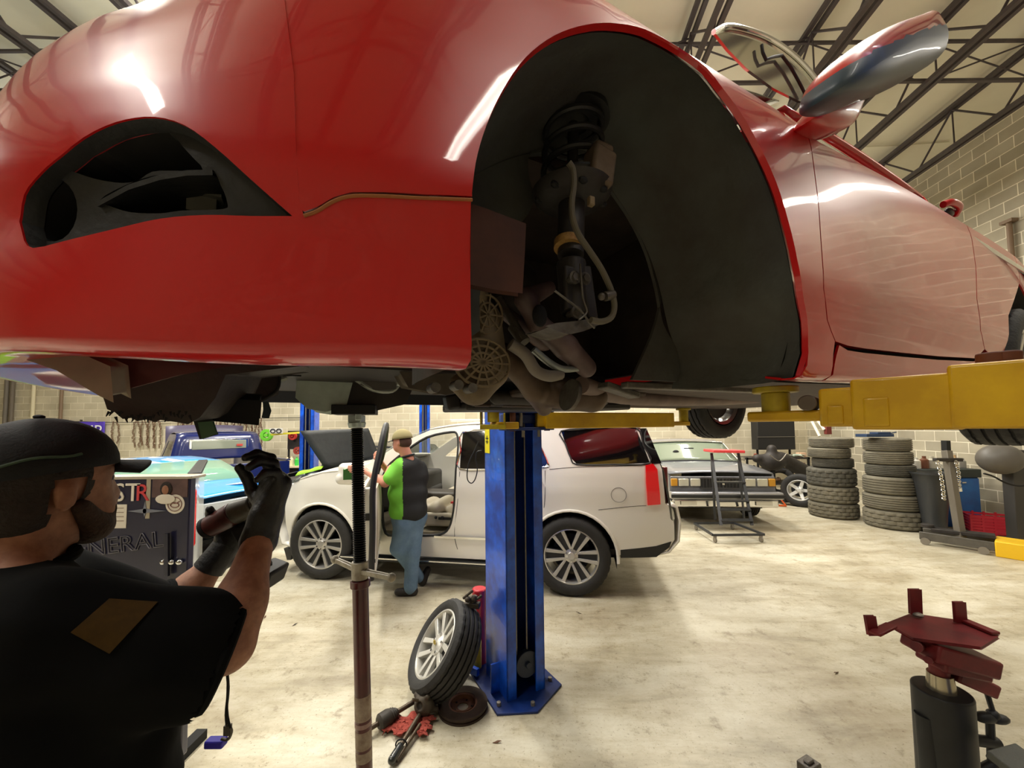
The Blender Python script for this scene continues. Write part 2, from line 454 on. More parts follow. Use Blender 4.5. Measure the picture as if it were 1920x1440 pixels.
MSTEEL = M('joist_steel', (74, 66, 66), .6, noise=(3, .6, (58, 50, 50)))
def joist(lx, first):
    t = thing('roof_joist', 'x', 'joist', frame((lx, 0, 0), (.09, 1, 0)), 'open web roof joists')
    m = MB()
    for s in (-1, 1):
        m.box((2.7, s*.045, 6.0), (17, .05, .05)); 
    m.build('bottom_chord', MSTEEL, t)
    m = MB()
    for s in (-1, 1): m.box((2.7, s*.045, 6.62), (17, .05, .05))
    m.build('top_chord', MSTEEL, t)
    m = MB(); n = 14; d = 17/n
    for i in range(n):
        x = -5.8+i*d
        m.cyl((x, 0, 6.0), (x+d*.5, 0, 6.6), .014, n=8); m.cyl((x+d*.5, 0, 6.6), (x+d, 0, 6.0), .014, n=8); m.cyl((x+d*.5, 0, 6.0), (x+d*.5, 0, 6.6), .01, n=6)
    m.build('web', MSTEEL, t)
    return t
jx = [6.35-1.5*i for i in range(15)]
names = {0: 'roof joist running beside the right hand block wall', 1: 'second roof joist in from the right hand block wall, behind the door mirror', 2: 'third roof joist in from the right hand block wall', 3: 'fourth roof joist in from the right hand wall, above the mirror'}
J0 = joist(jx[0], True); J0['label'] = names[0]
for i, x in enumerate(jx[1:], 1):
    dup(J0, frame((x, 0, 0), (.09, 1, 0)), names.get(i, 'open web steel roof joist over the left part of the shop'))
for y, lab in ((-2.3, 'steel bridging bars across the joists behind the camera'), (1.3, 'steel bridging bars crossing the joists above the red car'), (4.6, 'steel bridging bars crossing the joists beyond the red car'), (8.0, 'steel bridging bars crossing the joists near the back wall')):
    t = thing('joist_bridging', lab, 'bridging', (0, 0, 0), 'joist bridging rows')
    m = MB(); m.box((-5.4, y, 6.04), (24.8, .035, .035)); m.build('lower_bar', MSTEEL, t)
    m = MB(); m.box((-5.4, y, 6.56), (24.8, .03, .03)); m.build('upper_bar', MSTEEL, t)
    m = MB()
    for x in jx:
        xx = x+.09*y
        m.cyl((xx, y+.03, 6.03), (xx-1.5, y+.03, 6.6), .01, n=6); m.cyl((xx, y-.03, 6.6), (xx-1.5, y-.03, 6.03), .01, n=6)
    m.build('cross_brace', MSTEEL, t)

# lamps
MEM = M('lamp_tube', (255, 250, 240), .4, emit=((255, 246, 228), 9)); MHOUS = M('lamp_housing', (225, 225, 222), .4)
def lamp(x, y, rot, power, lab, size=2.3, ln=None, z=5.75):
    t = thing('strip_light', lab, 'light', zrot((x, y, z), rot), 'strip lights hung under the joists')
    m = MB(); m.box((0, 0, .06), (size+.1, .26, .05)); m.build('housing', MHOUS, t, bevel=.01)
    for s in (-1, 1):
        m = MB(); m.cyl((-size/2, s*.07, .01), (size/2, s*.07, .01), .018, n=10); m.build('tube', MEM, t)
    m = MB()
    for s in (-1, 1): m.cyl((s*size*.4, 0, .08), (s*size*.4, 0, 6.0-z), .006, n=6)
    m.build('chain', MSTEEL, t)
    for up in (0, 1):
        a = bpy.data.lights.new('strip_light_glow', 'AREA'); a.shape = 'RECTANGLE'; a.size = size; a.size_y = .24; a.energy = power*(.28 if up else 1); a.color = (1, .955, .87) if not up else (1, .96, .9)
        o = bpy.data.objects.new('lamp_glow', a); COL.objects.link(o); o.parent = t; o.location = (0, 0, -.02 if not up else .12)
        if up: o.rotation_euler = (pi, 0, 0)
    return t
LP = .40
LAMPS = [(-3.4, -1.2, 95, 235, 'strip light behind the camera to the left'), (2.6, -1.8, 95, 55, 'strip light behind the camera to the right'),
         (-3.2, 3.2, 95, 420, 'strip light above the foreground mechanic'), (2.3, 2.1, 95, 250, 'strip light above the open floor on the right'),
         (-8.5, 2.0, 95, 340, 'strip light over the left bays'), (-9.0, 7.5, 95, 560, 'strip light over the vehicles by the banner'),
         (-3.0, 8.2, 95, 560, 'strip light over the blue hoist behind the silver vehicle'), (2.9, 8.3, 95, 500, 'strip light over the old grey sedan'), (5.4, 8.9, 95, 360, 'added strip light out of view, brightening the tire stacks by the corner'), (7.1, 2.2, 95, 100, 'strip light near the right hand wall'), (-1.0, 4.9, 95, 330, 'strip light above the silver vehicle')]  # corner strip light is added, hidden behind the car, to brighten the tire stacks
for a in LAMPS: lamp(*a[:3], a[3]*LP, a[4])

W = bpy.data.worlds.new('world'); SC.world = W; W.use_nodes = True
W.node_tree.nodes['Background'].inputs[0].default_value = lin((210, 208, 200))+(1,); W.node_tree.nodes['Background'].inputs[1].default_value = .4
SC.view_settings.view_transform = 'Standard'; SC.view_settings.look = 'None'; SC.view_settings.gamma = 1; SC.view_settings.exposure = .5
try: SC.view_settings.use_curve_mapping = False
except Exception: pass
SC.cycles.use_denoising = True; SC.cycles.max_bounces = 8; SC.cycles.diffuse_bounces = 5; SC.cycles.glossy_bounces = 4; SC.cycles.sample_clamp_indirect = 6
SC.cycles.caustics_reflective = False; SC.cycles.caustics_refractive = False
# ================================================================== RED CAR ON THE LIFT
MRED = M('red_paint', (188, 20, 22), .32, coat=.7, spec=.35)
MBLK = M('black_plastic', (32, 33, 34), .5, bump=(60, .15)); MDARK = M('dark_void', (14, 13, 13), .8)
MLINER = M('felt_liner', (78, 82, 78), .85, noise=(5, .8, (58, 52, 46)), bump=(25, .4))  # liner grey is raised to carry the lens-flare haze over the arch
MRUST = M('dirty_underbody', (78, 60, 48), .7, noise=(12, .9, (40, 30, 25)), bump=(30, .3))
MGREY = M('cast_metal', (120, 116, 108), .5, metal=.5, noise=(20, .8, (70, 62, 54)), bump=(40, .3))
MALU = M('cast_aluminium', (168, 174, 168), .42, metal=.6, noise=(9, .8, (120, 122, 116)))
MGLASS = M('dark_glass', (22, 24, 26), .04, spec=.8); MCHR = M('chrome', (225, 225, 225), .12, metal=1)
MCG = M('clear_glass', (205, 215, 210), .03, trans=.9, spec=.6)
MRUB = M('tire_rubber', (42, 41, 39), .72, noise=(9, .7, (30, 29, 28)), bump=(90, .25)); MALLOY = M('machined_alloy', (205, 205, 203), .28, metal=.9)
MALD = M('wheel_pocket', (48, 49, 50), .5, metal=.3)
X0, Y0, CC, KK = -.053, .494, .8896, .4567
CARM = frame((X0, Y0, 0), (CC, KK, 0)); TM['car'] = CARM
CARI = CARM.inverted(); CX = V((CC, KK, 0)); CY = V((-KK, CC, 0))
def cp(px, py, yin):                                 # pixel -> car coordinates on the plane yin behind the car's side
    p = onplane(px, py, V((X0, Y0, 0))+CY*yin, CY); return CARI @ p
# plan curve (s, yin)
_pl = []
for i in range(401):
    th = pi/2*i/400; n = 3.0
    _pl.append((.15-.86*sin(th)**(2/n), .92-.92*cos(th)**(2/n)))
_al = [0]
for a, b in zip(_pl, _pl[1:]): _al.append(_al[-1]+math.dist(a, b))
ULEFT = .15-_al[-1]
def plan(u):
    if u >= .15: return (u, 0.), (0., -1.)
    q = .15-u; k = np.searchsorted(_al, q); k = min(max(k, 1), 400); t = min(1.05, (q-_al[k-1])/(_al[k]-_al[k-1]+1e-9)); a, b = _pl[k-1], _pl[k]
    i0, i1 = max(0, k-12), min(400, k+12); ta, tb = _pl[i0], _pl[i1]
    tx, ty = tb[0]-ta[0], tb[1]-ta[1]; l = math.hypot(tx, ty)+1e-12; tx /= l; ty /= l
    bl = sstep(.15, .05, u); nx, ny = ty*-1, tx                      # outward normal
    nx, ny = (-ty, tx) if (-ty*-1+tx*-1) > 0 else (ty, -tx)
    nx, ny = -abs(ty), -abs(tx)
    return (a[0]+(b[0]-a[0])*t, a[1]+(b[1]-a[1])*t), (nx, ny)
SIDE = [(-.12, .20, 1.91), (-.05, .06, 1.872), (0, .012, 1.88), (.06, .012, 1.945), (.13, .004, 2.015), (.2, -.016, 2.085), (.4, -.006, 2.285), (.55, .006, 2.435), (.62, .02, 2.505), (.68, .055, 2.565), (.76, .14, 2.61), (.95, .35, 2.65), (1.5, .88, 2.70)]
NOSE = [(-.12, .20, 1.90), (-.05, .05, 1.862), (0, .012, 1.86), (.06, .008, 1.915), (.15, .016, 2.01), (.22, .004, 2.08), (.3, .016, 2.155), (.4, .046, 2.25), (.5, .085, 2.33), (.6, .14, 2.40), (.75, .28, 2.46), (1.0, .5, 2.52), (1.5, .9, 2.60)]
def smtab(tab, v):
    e = .02
    return tuple((a+2*b+c)/4 for a, b, c in zip(interp(tab, v-e), interp(tab, v), interp(tab, v+e)))
def CS(u, v):                                        # body surface in car coordinates
    (s, y), (nx, ny) = plan(u)
    a = smtab(SIDE, v); b = smtab(NOSE, v); w = sstep(-.02, -.5, u)
    ins = a[0]+(b[0]-a[0])*w; z = a[1]+(b[1]-a[1])*w
    ins += .0035*max(0, u-.6)**2*3 
    z += max(0, min(2.2, u-.9))*(.028+.035*sstep(.1, .55, v))          # sill climbs a little towards the rear
    z -= .024*sstep(-.6, -.2, u)*(1-sstep(.2, .7, u))*(1-sstep(.05, .3, v))
    return V((s-nx*ins*1., y-ny*ins, z))
def CSN2(u, v):
    e = 3e-3; a = CS(u+e, v)-CS(u-e, v); b = CS(u, v+e)-CS(u, v-e); return a.cross(b).normalized()
_tab = []
for i in range(150):
    u = ULEFT+i*(3.9-ULEFT)/149
    for j in range(46):
        v = -.1+j*.9/45
        P = CARM @ CS(u, v); N_ = CARM.to_3x3() @ CSN2(u, v)
        q = proj(P)
        if q[2] > .02 and (P-CP).dot(N_) < 0: _tab.append((q[0], q[1], u, v))
_tabn = np.array(_tab)
def uv(px, py, dep=0):
    d = (_tabn[:, 0]-px)**2+(_tabn[:, 1]-py)**2; k = int(d.argmin()); u, v = _tabn[k, 2], _tabn[k, 3]
    G = (lambda a, b: CARM @ CS(a, b)) if not dep else (lambda a, b: CARM @ (CS(a, b)-CSN2(a, b)*dep))
    for _ in range(12):
        q = proj(G(u, v)); e = 1e-3
        qu = proj(G(u+e, v)); qv = proj(G(u, v+e))
        a, b, c, dd = (qu[0]-q[0])/e, (qv[0]-q[0])/e, (qu[1]-q[1])/e, (qv[1]-q[1])/e
        det = a*dd-b*c
        if abs(det) < 1: break
        rx, ry = px-q[0], py-q[1]; du = (dd*rx-b*ry)/det; dv = (a*ry-c*rx)/det
        du = max(-.05, min(.05, du)); dv = max(-.05, min(.05, dv)); u += du; v += dv
        if v < -.11 or v > 1.4: return _tabn[k, 2], _tabn[k, 3]
    return u, v
def uvs(pts, dep=0): return [uv(*p, dep) for p in pts]

car = thing('red_sedan', 'red sedan raised on the yellow lift arms with its front wheel off', 'car', CARM)
# ---- outlines taken from the photograph (pixels), laid on the body surface
ARCH = [(883, 683-8), (883, 600), (882, 520), (883, 375), (892, 305), (912, 235), (942, 170), (985, 108), (1040, 66), (1100, 46), (1160, 44), (1225, 62), (1290, 100), (1355, 165), (1412, 250), (1455, 340), (1485, 440), (1503, 530), (1514, 600), (1516, 660), (1503, 704)]
arch = uvs(ARCH)
arch = crom2(arch[:3], 2, False)+crom2(arch[3:-1], 4, False)+[arch[-1]]
SEAM = [(885, 375), (800, 372), (720, 368), (660, 368), (625, 378), (595, 396), (570, 405)]
seam = uvs(SEAM)
REC = [(36, 415), (45, 365), (75, 325), (118, 288), (178, 245), (235, 224), (290, 219), (345, 234), (402, 275), (472, 338), (548, 405), (470, 405), (385, 403), (300, 410), (220, 428), (140, 447), (62, 465), (42, 445)]
rec = uvs(REC); recs = crom2(rec[:11], 3, False)+crom2(rec[10:], 3, False)[1:-1]
vb = -.11
ab = arch[0]                                        # bottom of the bumper's trailing edge
g = .004
def side_low(u0, u1, v=vb, n=8): return [(u0+(u1-u0)*i/n, v) for i in range(n+1)]
# bumper: below the seam, round the corner to the centre of the nose
bump_top_u = seam[-1]
ba = [p for p in arch if p[1] < seam[0][1] and p[0] < .3]
bumper = [(ULEFT, vb)]+[(ULEFT+(ab[0]-ULEFT)*i/10, vb) for i in range(1, 10)]+[(ab[0], vb)]+ba+seam
HDL = (-.46, .52)                                    # the seam goes on from the recess tip up to the lamp edge
bumper += [(bump_top_u[0]-.02, bump_top_u[1]+.0)]
top = [(bump_top_u[0]-.06, .36), (bump_top_u[0]-.12, .50), (-.44, .60), (-.6, .66), (-.9, .70), (ULEFT, .72)]
bumper = bumper[:-1]+[(seam[-1][0]-.004, seam[-1][1]+.012)]
BX = seam[-1][0]
o = panel('front_bumper', bumper+[(BX-.012, .30), (BX-.03, .42), (BX-.09, .56), (-.48, .64), (-.7, .68), (ULEFT, .70)], CS, MRED, car, holes=[recs], h=.026, th=.004, nfn=CSN2)
fen = [(p[0], p[1]+g) for p in seam[::-1]]
fa = [p for p in arch if not (p[1] < seam[0][1] and p[0] < .3)]
e1 = uvs([(1516, 660), (1527, 720)])
DF = [(1533, 690), (1530, 640), (1542, 600), (1541, 520), (1535, 440), (1527, 370), (1519, 300), (1512, 262)]   # front edge of the door
DF = [(1567, 640), (1552, 600), (1545, 540), (1540, 450), (1534, 370), (1525, 300), (1516, 255)]
dfe = uvs(DF)
print('door front', dfe, 'arch', arch[0], arch[-1])
ULAST = dfe[0][0]
fender = fen+[(ar[0], ar[1]) for ar in fa]+[(fa[-1][0]+.0, -.05), (ULAST-.02, -.05), (ULAST-.015, dfe[0][1]-.06)]+[(p[0]-g, p[1]) for p in dfe]+[(dfe[-1][0]-.02, .66), (dfe[-1][0]-.03, .74), (.4, .78), (0, .80), (BX-.15, .74), (BX-.12, .56), (BX-.06, .42), (BX-.04, .30), (BX-.02, seam[-1][1]+.02)]
panel('front_fender', fender, lambda u, v: CS(u, v)-CSN2(u, v)*.0012*(1-sstep(BX-.02, BX+.06, u))*sstep(.19, .24, v), MRED, car, h=.028, th=.004, nfn=CSN2)
# hood
panel('hood', [(dfe[-1][0]-.03, .75), (.4, .79), (0, .81), (BX-.15, .75), (-.48, .65), (-.7, .69), (ULEFT, .71), (ULEFT, 1.49), (.1, 1.49), (.75, 1.49), (.75, 1.0)], CS, MRED, car, h=.06, th=.004, nfn=CSN2)
# doors
DR = [(1846, 655), (1838, 620), (1831, 560), (1829, 500), (1822, 450)]
dre = uvs(DR); dre.append((dre[-1][0]+.005, .56)); print('door rear', dre)
DB = [(1830, 672), (1760, 668), (1690, 661), (1620, 653), (1590, 648)]
dbe = uvs(DB)
dtop = .60
door = dfe+[(dfe[-1][0]+.0, dtop), (dfe[-1][0]+.5, dtop+.005), (dre[-1][0], dtop)]+dre[::-1]+dbe
panel('front_door', door, CS, MRED, car, h=.035, th=.02, nfn=CSN2)
RA = [(1886, 640), (1884, 590), (1890, 560), (1903, 545), (1920, 538)]
rae = uvs(RA); u_r = rae[0][0]; print('rear arch', rae)
# rear arch circle in (u, v)
rc = (u_r+.40, .02); rar = [(rc[0]+.40*cos(pi-a), rc[1]+.44*sin(a)) for a in [pi*i/24 for i in range(25)]]
rar = [p for p in rar if p[1] > -.02]
dr2 = [(p[0]+g*2, p[1]) for p in dre]
rdoor = dr2+[(dre[-1][0]+g*2, dtop)]+[(u_r+.55, dtop+.01), (u_r+.5, .47)]+[p for p in rar[::-1] if rar[6][0] > p[0]] + [(rar[0][0]-.03, .10)]
panel('rear_door', rdoor, CS, MRED, car, h=.035, th=.02, nfn=CSN2)
UEND = u_r+1.55
quarter = [(u_r+.56, dtop+.01), (UEND, dtop+.02), (UEND, -.02), (rar[-1][0]+.02, -.02)]+[(p[0]+.0, p[1]) for p in rar[::-1] if p[0] >= rar[6][0]]+[(u_r+.51, .47)]
panel('rear_quarter', quarter, CS, MRED, car, h=.05, th=.006, nfn=CSN2)
sill = [(fa[-1][0]+.005, -.052), (ULAST-.01, -.048), (ULAST-.004, dfe[0][1]-.055), (dfe[0][0]+.02, dfe[0][1]-.008)]+[(p[0], p[1]-.012) for p in dbe[::-1]]+[(dre[0][0]+.02, dre[0][1]-.02), (rar[0][0]-.035, .09), (rar[0][0], -.02), (rar[0][0], -.08), (fa[-1][0]+.03, -.08)]
panel('sill', sill, CS, MRED, car, h=.03, th=.006, nfn=CSN2)
# dirty line along the bumper seam
m = MB(); m.tube([CS(p[0], p[1])+CSN2(*p)*.0005 for p in crom2(seam, 6, False)], .0022, 8); m.build('seam_strip', M('seam_dirt', (150, 92, 48), .8), car)
# inner shell so no light passes: doors' inside and floor pan
m = MB(); rows = []
for u in np.arange(.86, UEND, .1):
    rows.append([CS(u, v)+V((0, .05, 0)) for v in (-.09, -.03, .1, .3, .5, .6)]+[V((u, .25, 2.62)), V((u, .92, 2.64))])
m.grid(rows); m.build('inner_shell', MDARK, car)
def rim(pts, name, mat, r=.003): m = MB(); m.tube([CS(p[0], p[1]) for p in pts], r, 6); return m.build(name, mat, car)

# ---- fog lamp recess
def inner(d): return lambda u, v: CS(u, v)-CSN2(u, v)*d
cx = sum(p[0] for p in recs)/len(recs); cy = sum(p[1] for p in recs)/len(recs)
m = MB(); big = [(cx+(p[0]-cx)*1.0, cy+(p[1]-cy)*1.0) for p in recs]
m.grid([[inner(.002)(*p) for p in recs+recs[:1]], [inner(.010)(cx+(p[0]-cx)*.985, cy+(p[1]-cy)*.975) for p in recs+recs[:1]], [inner(.018)(cx+(p[0]-cx)*.975, cy+(p[1]-cy)*.965) for p in recs+recs[:1]]]); m.build('fog_lamp_surround', MBLK, car)
bez = [(cx+(p[0]-cx)*.985, cy+(p[1]-cy)*.985) for p in recs]
def shr(pts, k=.94):
    q = uvs(pts); return q
FOG = [(98+47*cos(a), 393+60*sin(a)-.0) for a in [2*pi*i/22 for i in range(22)]]
UP = [(130, 312), (180, 275), (240, 247), (290, 240), (322, 250), (352, 285), (380, 318), (330, 320), (285, 322), (255, 340), (215, 342), (160, 330)]
LO = [(186, 376), (240, 345), (300, 327), (392, 320), (414, 348), (426, 380), (418, 392), (340, 395), (300, 400), (245, 398), (205, 386)]
FOG = [p for p in FOG]; fog = uvs(FOG, .016)
panel('fog_lamp_bezel', bez, inner(.016), MBLK, car, holes=[fog, crom2(uvs(UP, .016), 3), crom2(uvs(LO, .016), 3)], h=.02, th=.012, nfn=CSN2)
m = MB(); m.grid([[inner(.02)(*p) for p in fog+fog[:1]], [inner(.05)(*p) for p in fog+fog[:1]]]); k = len(m.v); 
m.add([inner(.05)(*p) for p in fog], [tuple(range(len(fog)))]); m.build('fog_lamp_cup', M('cup', (52, 60, 68), .45), car)
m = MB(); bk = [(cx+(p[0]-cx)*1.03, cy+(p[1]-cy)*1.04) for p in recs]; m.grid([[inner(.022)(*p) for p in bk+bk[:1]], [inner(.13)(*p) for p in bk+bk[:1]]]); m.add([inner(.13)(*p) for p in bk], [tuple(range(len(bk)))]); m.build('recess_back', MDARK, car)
for a, b in (((186, 376), (392, 318)),):
    pts = [(182, 378), (240, 346), (300, 327), (350, 319), (398, 318)]; q = uvs(pts, .012); m = MB()
    m.grid([[inner(.012)(*p) for p in q], [inner(.10)(p[0], p[1]+.01) for p in q], [inner(.10)(p[0], p[1]+.005) for p in q], [inner(.012)(p[0], p[1]-.005) for p in q], [inner(.012)(*p) for p in q]]); m.build('louvre', MBLK, car)
q = [CARI @ (CARM @ inner(.08)(*uv(*p))) for p in ((275, 325), (300, 300), (350, 330), (320, 380))]
m = MB(); m.box(q[0], (.03, .02, .03)); m.box(q[1], (.02, .02, .015)); m.ball(q[3], .012); m.build('duct_bracket', M('grey_bits', (110, 108, 100), .6), car)

# ---- wheel house
ap = [p for p in arch]
def arcs(d, k, dz=0):
    out = []
    c0 = (.40, 2.0)
    for p in ap:
        P = CS(*p); 
        out.append(V((c0[0]+(P.x-c0[0])*k, P.y+d, c0[1]+(P.z-c0[1])*k+dz)))
    return out
m = MB(); m.grid([arcs(.0, 1.0), arcs(.012, .995), arcs(.02, 1.02)]); m.build('arch_flange', MRED, car)
m = MB(); m.grid([arcs(.018, 1.0), arcs(.03, 1.03), arcs(.10, 1.06), arcs(.2, 1.06), arcs(.30, 1.03), arcs(.36, .98)]); m.build('wheel_arch_liner', MLINER, car, smooth=60)
# inner wall with the opening round the strut
A = arcs(.36, .98)
yI = .36
outl = [(p.x, p.z) for p in A]
outl = [(outl[0][0], 1.93)]+outl[1:]
def q2(px, py): p = cp(px, py, yI); return (p.x, p.z)
notch = [q2(*p) for p in ((1185, 712), (1200, 680), (1232, 600), (1250, 480), (1240, 330), (1190, 235), (1110, 200), (1035, 225), (990, 300), (1000, 380), (960, 440), (905, 520), (900, 620))]
outl = outl[1:-1]+[(outl[-1][0], 1.905)]+[notch[0]]+crom2(notch, 3, False)[1:]
panel('inner_wing', outl, lambda x, z: V((x, yI, z)), MLINER, car, h=.05, th=.01, nfn=lambda a, b: V((0, -1, 0)))
# lower rear part of the liner bends forward under the sill
q = [cp(1240, 600, .30), cp(1500, 640, .05), cp(1480, 712, .06), cp(1400, 722, .2), cp(1120, 712, .33), cp(1080, 640, .36)]
# rusty rail and dark bay behind the opening
m = MB(); a = cp(880, 470, .30); b = cp(1010, 560, .42)
pr_ = [cp(x, y, .2) for x, y in ((884, 392), (905, 398), (978, 425), (976, 470), (972, 540), (930, 534), (884, 524))]; nr_ = len(pr_); m.add(pr_+[p+V((0, .02, 0)) for p in pr_], [tuple(range(nr_)), tuple(range(2*nr_-1, nr_-1, -1))]+[(i, (i+1) % nr_, nr_+(i+1) % nr_, nr_+i) for i in range(nr_)]); m.build('inner_rail', M('rusty_rail', (88, 50, 34), .8, noise=(10, .8, (58, 32, 24))), car, bevel=.01)
m = MB(); m.box((.42, 1.0, 2.36), (1.3, .04, .8)); m.box((.35, .72, 2.52), (1.2, .6, .03)); m.box((-.12, .7, 2.24), (.03, .6, .5)); m.box((1.0, .7, 2.28), (.03, .66, .6)); m.build('engine_bay_wall', M('bay_grime', (70, 58, 50), .8, noise=(9, .8, (44, 36, 32))), car)
# strut
MSTR = M('strut_steel', (66, 64, 62), .55, metal=.4, noise=(14, .7, (44, 38, 34)), bump=(30, .2)); MDK = M('satin_black', (30, 29, 28), .5)
ys = .24
top_ = cp(1075, 235, ys+.05); lo_ = cp(1070, 480, ys)
m = MB()
m.cyl(lo_, lo_.lerp(top_, .45), .030, .032, 24); m.cyl(lo_.lerp(top_, .45), top_, .014, n=16); m.build('strut', MSTR, car)
m = MB(); d_ = (top_-lo_); pts = []
for i in range(140):
    t = i/139; c = lo_.lerp(top_, .42+.62*t); a = t*2*pi*4.2; pts.append(c+V((cos(a)*.07, sin(a)*.07, 0)))
m.tube(pts, .0075, 8); m.build('coil_spring', MDK, car)
m = MB(); c = lo_.lerp(top_, .40); m.lathe([(.03, -.012), (.075, -.004), (.092, .012), (.095, .02), (.07, .012), (.03, .004)], 36, Matrix.Translation(c)); m.build('spring_seat', MSTR, car)
m = MB()
for a in (2.7, 3.6, 4.4, 5.2, 6.0): m = MB(); m.ball(c+V((cos(a)*.078, sin(a)*.078, .0)), (.012, .008, .008), 10); m.build('seat_slot', MDARK, car)
m = MB(); c2 = lo_.lerp(top_, 1.05); m.lathe([(.0, .04), (.05, .04), (.085, .015), (.09, -.01), (.04, -.015)], 28, Matrix.Translation(c2)); m.build('strut_mount', MDK, car)
# tan cover box on the strut
b1 = cp(1122, 318, ys-.04); m = MB(); m.box(b1, (.062, .05, .085), R=Matrix.Rotation(.18, 3, 'Y')); m.box(b1+V((.005, 0, .045)), (.05, .045, .02)); m.build('sensor_box', M('tan_cover', (120, 104, 84), .8, noise=(20, .7, (84, 70, 56))), car, bevel=.008)
b2 = cp(1108, 378, ys-.06); m = MB(); m.box(b2, (.014, .012, .02)); m.build('clip', M('tan_clip', (130, 112, 84), .7), car, bevel=.002)
# label round the strut
lb = cp(1066, 460, ys); ax = (top_-lo_).normalized(); m = MB(); m.cyl(lb-ax*.008, lb+ax*.010, .0335, n=28); m.build('paper_label', M('yellow_label', (190, 150, 80), .7, noise=(90, .9, (120, 84, 40))), car)
# knuckle clamp
k1 = cp(1072, 510, ys); k2 = cp(1075, 590, ys-.01)
m = MB(); m.cyl(k1.lerp(lo_, .6), k2, .034, .028, 20); m.box(k1.lerp(k2, .5)+V((.03, 0, 0)), (.03, .05, .12), R=Matrix.Rotation(-.15, 3, 'Y')); m.box(k1.lerp(k2, .5)+V((-.02, -.02, .0)), (.035, .012, .10)); m.build('strut_clamp', MSTR, car, bevel=.005)
for px, py in ((1078, 520), (1098, 522), (1082, 585)):
    c = cp(px, py, ys-.05); m = MB(); m.cyl(c+V((0, -.006, 0)), c+V((0, .03, 0)), .009, n=6); m.cyl(c+V((0, -.001, 0)), c+V((0, .004, 0)), .014, n=18); m.build('bolt', MGREY, car)
# brake hose
hp = [(1066, 305), (1074, 318), (1076, 345), (1072, 380), (1074, 410), (1085, 440), (1105, 470), (1125, 500), (1140, 530), (1148, 552), (1152, 575), (1146, 595), (1128, 603), (1108, 600)]
m = MB(); m.tube([cp(x, y, ys-.08) for x, y in hp], .0066, 10, smoothn=4); m.build('brake_hose', M('dusty_hose', (92, 86, 72), .75), car)
m = MB(); c = cp(1142, 556, ys-.08); m.cyl(c+V((-.012, 0, -.002)), c+V((.012, 0, .006)), .010, n=14); m.ball(cp(1128, 556, ys-.08), .008); m.build('hose_grommet', MGREY, car)
for ps in ([(1040, 545), (1060, 560), (1080, 575), (1095, 590), (1105, 605), (1115, 615)], [(1088, 495), (1090, 530), (1093, 560), (1100, 585), (1085, 600)]):
    m = MB(); m.tube([cp(x, y, ys-.06) for x, y in ps], .0025, 8, smoothn=4); m.build('sensor_wire', MGREY, car)
# lower control arm plate
pl = [(1030, 612), (1045, 608), (1085, 604), (1120, 598), (1122, 607), (1095, 618), (1070, 624), (1050, 620)]
m = MB(); P = [cp(x, y, ys-.05) for x, y in pl]; Q = [p+V((.02, .12, .012)) for p in P]; n = len(P)
m.add(P+Q, [tuple(range(n)), tuple(range(2*n-1, n-1, -1))]+[(i, (i+1) % n, n+(i+1) % n, n+i) for i in range(n)]); m.build('lower_arm', MGREY, car, bevel=.003)

# ---- underside: engine, gearbox, subframe, exhaust
def blobs(name, prims, mat, h=.008, k=.012):
    return sdf_obj(name, prims, mat, car, h=h, k=k, world=False)
def C_(px, py, y, r, px2=None, py2=None, y2=None, r2=None):
    a = cp(px, py, y); b = cp(px2, py2, y2) if px2 is not None else a+V((.001, 0, 0)); return ('c', tuple(a), tuple(b), r, r2 or r)
def E_(px, py, y, r): return ('e', tuple(cp(px, py, y)), r, None)
# gearbox end casting with ribs
yg = .46
blobs('gearbox', [C_(905, 600, yg, .05, 910, 690, yg, .06), C_(910, 690, yg, .06, 890, 725, yg, .05), E_(880, 560, yg, (.05, .06, .05)), C_(860, 720, yg, .025, 930, 700, yg, .03)], M('gearbox_cast', (128, 112, 84), .6, metal=.2, noise=(9, .9, (74, 60, 44)), bump=(30, .3)))
m = MB(); cg = cp(905, 680, yg-.062)
for i in range(14):
    a = 2*pi*i/14; m.bar(cg, cg+V((cos(a)*.075, 0, sin(a)*.06)), .005, .006, up=(0, 1, 0))
for r in (.03, .052, .073): m.tube([cg+V((cos(t)*r, 0, sin(t)*r*.8)) for t in [2*pi*i/28 for i in range(28)]], .0035, 6, closed=True)
cg2 = cp(915, 590, yg-.05)
for r in (.03, .05): m.tube([cg2+V((cos(t)*r*.8, 0, sin(t)*r)) for t in [2*pi*i/24 for i in range(24)]], .003, 6, closed=True)
for i in range(9):
    a = 2*pi*i/9; m.bar(cg2, cg2+V((cos(a)*.04, 0, sin(a)*.055)), .004, .005, up=(0, 1, 0))
m.build('casting_ribs', M('rib_cast', (112, 96, 70), .6, metal=.3), car)
for px, py in ((815, 727), (858, 722), (884, 728), (868, 585)):
    c = cp(px, py, yg-.06); m = MB(); m.cyl(c-V((0, .01, 0)), c+V((0, .03, 0)), .012, n=12); m.build('casting_boss', MGREY, car)
# subframe arm (purple-grey) and its round hole
MSUB = M('subframe_paint', (104, 84, 80), .5, noise=(12, .7, (66, 48, 44)))
blobs('subframe', [C_(985, 560, .42, .03, 1010, 610, .42, .028), C_(1010, 610, .42, .028, 1060, 650, .42, .035), C_(1060, 650, .42, .035, 1100, 690, .45, .03), C_(985, 560, .42, .03, 1030, 540, .45, .02), C_(950, 590, .5, .02, 1020, 640, .5, .03)], MSUB)
m = MB(); m.ball(cp(1012, 592, .385), (.022, .012, .03), 16); m.build('frame_hole', MDARK, car)
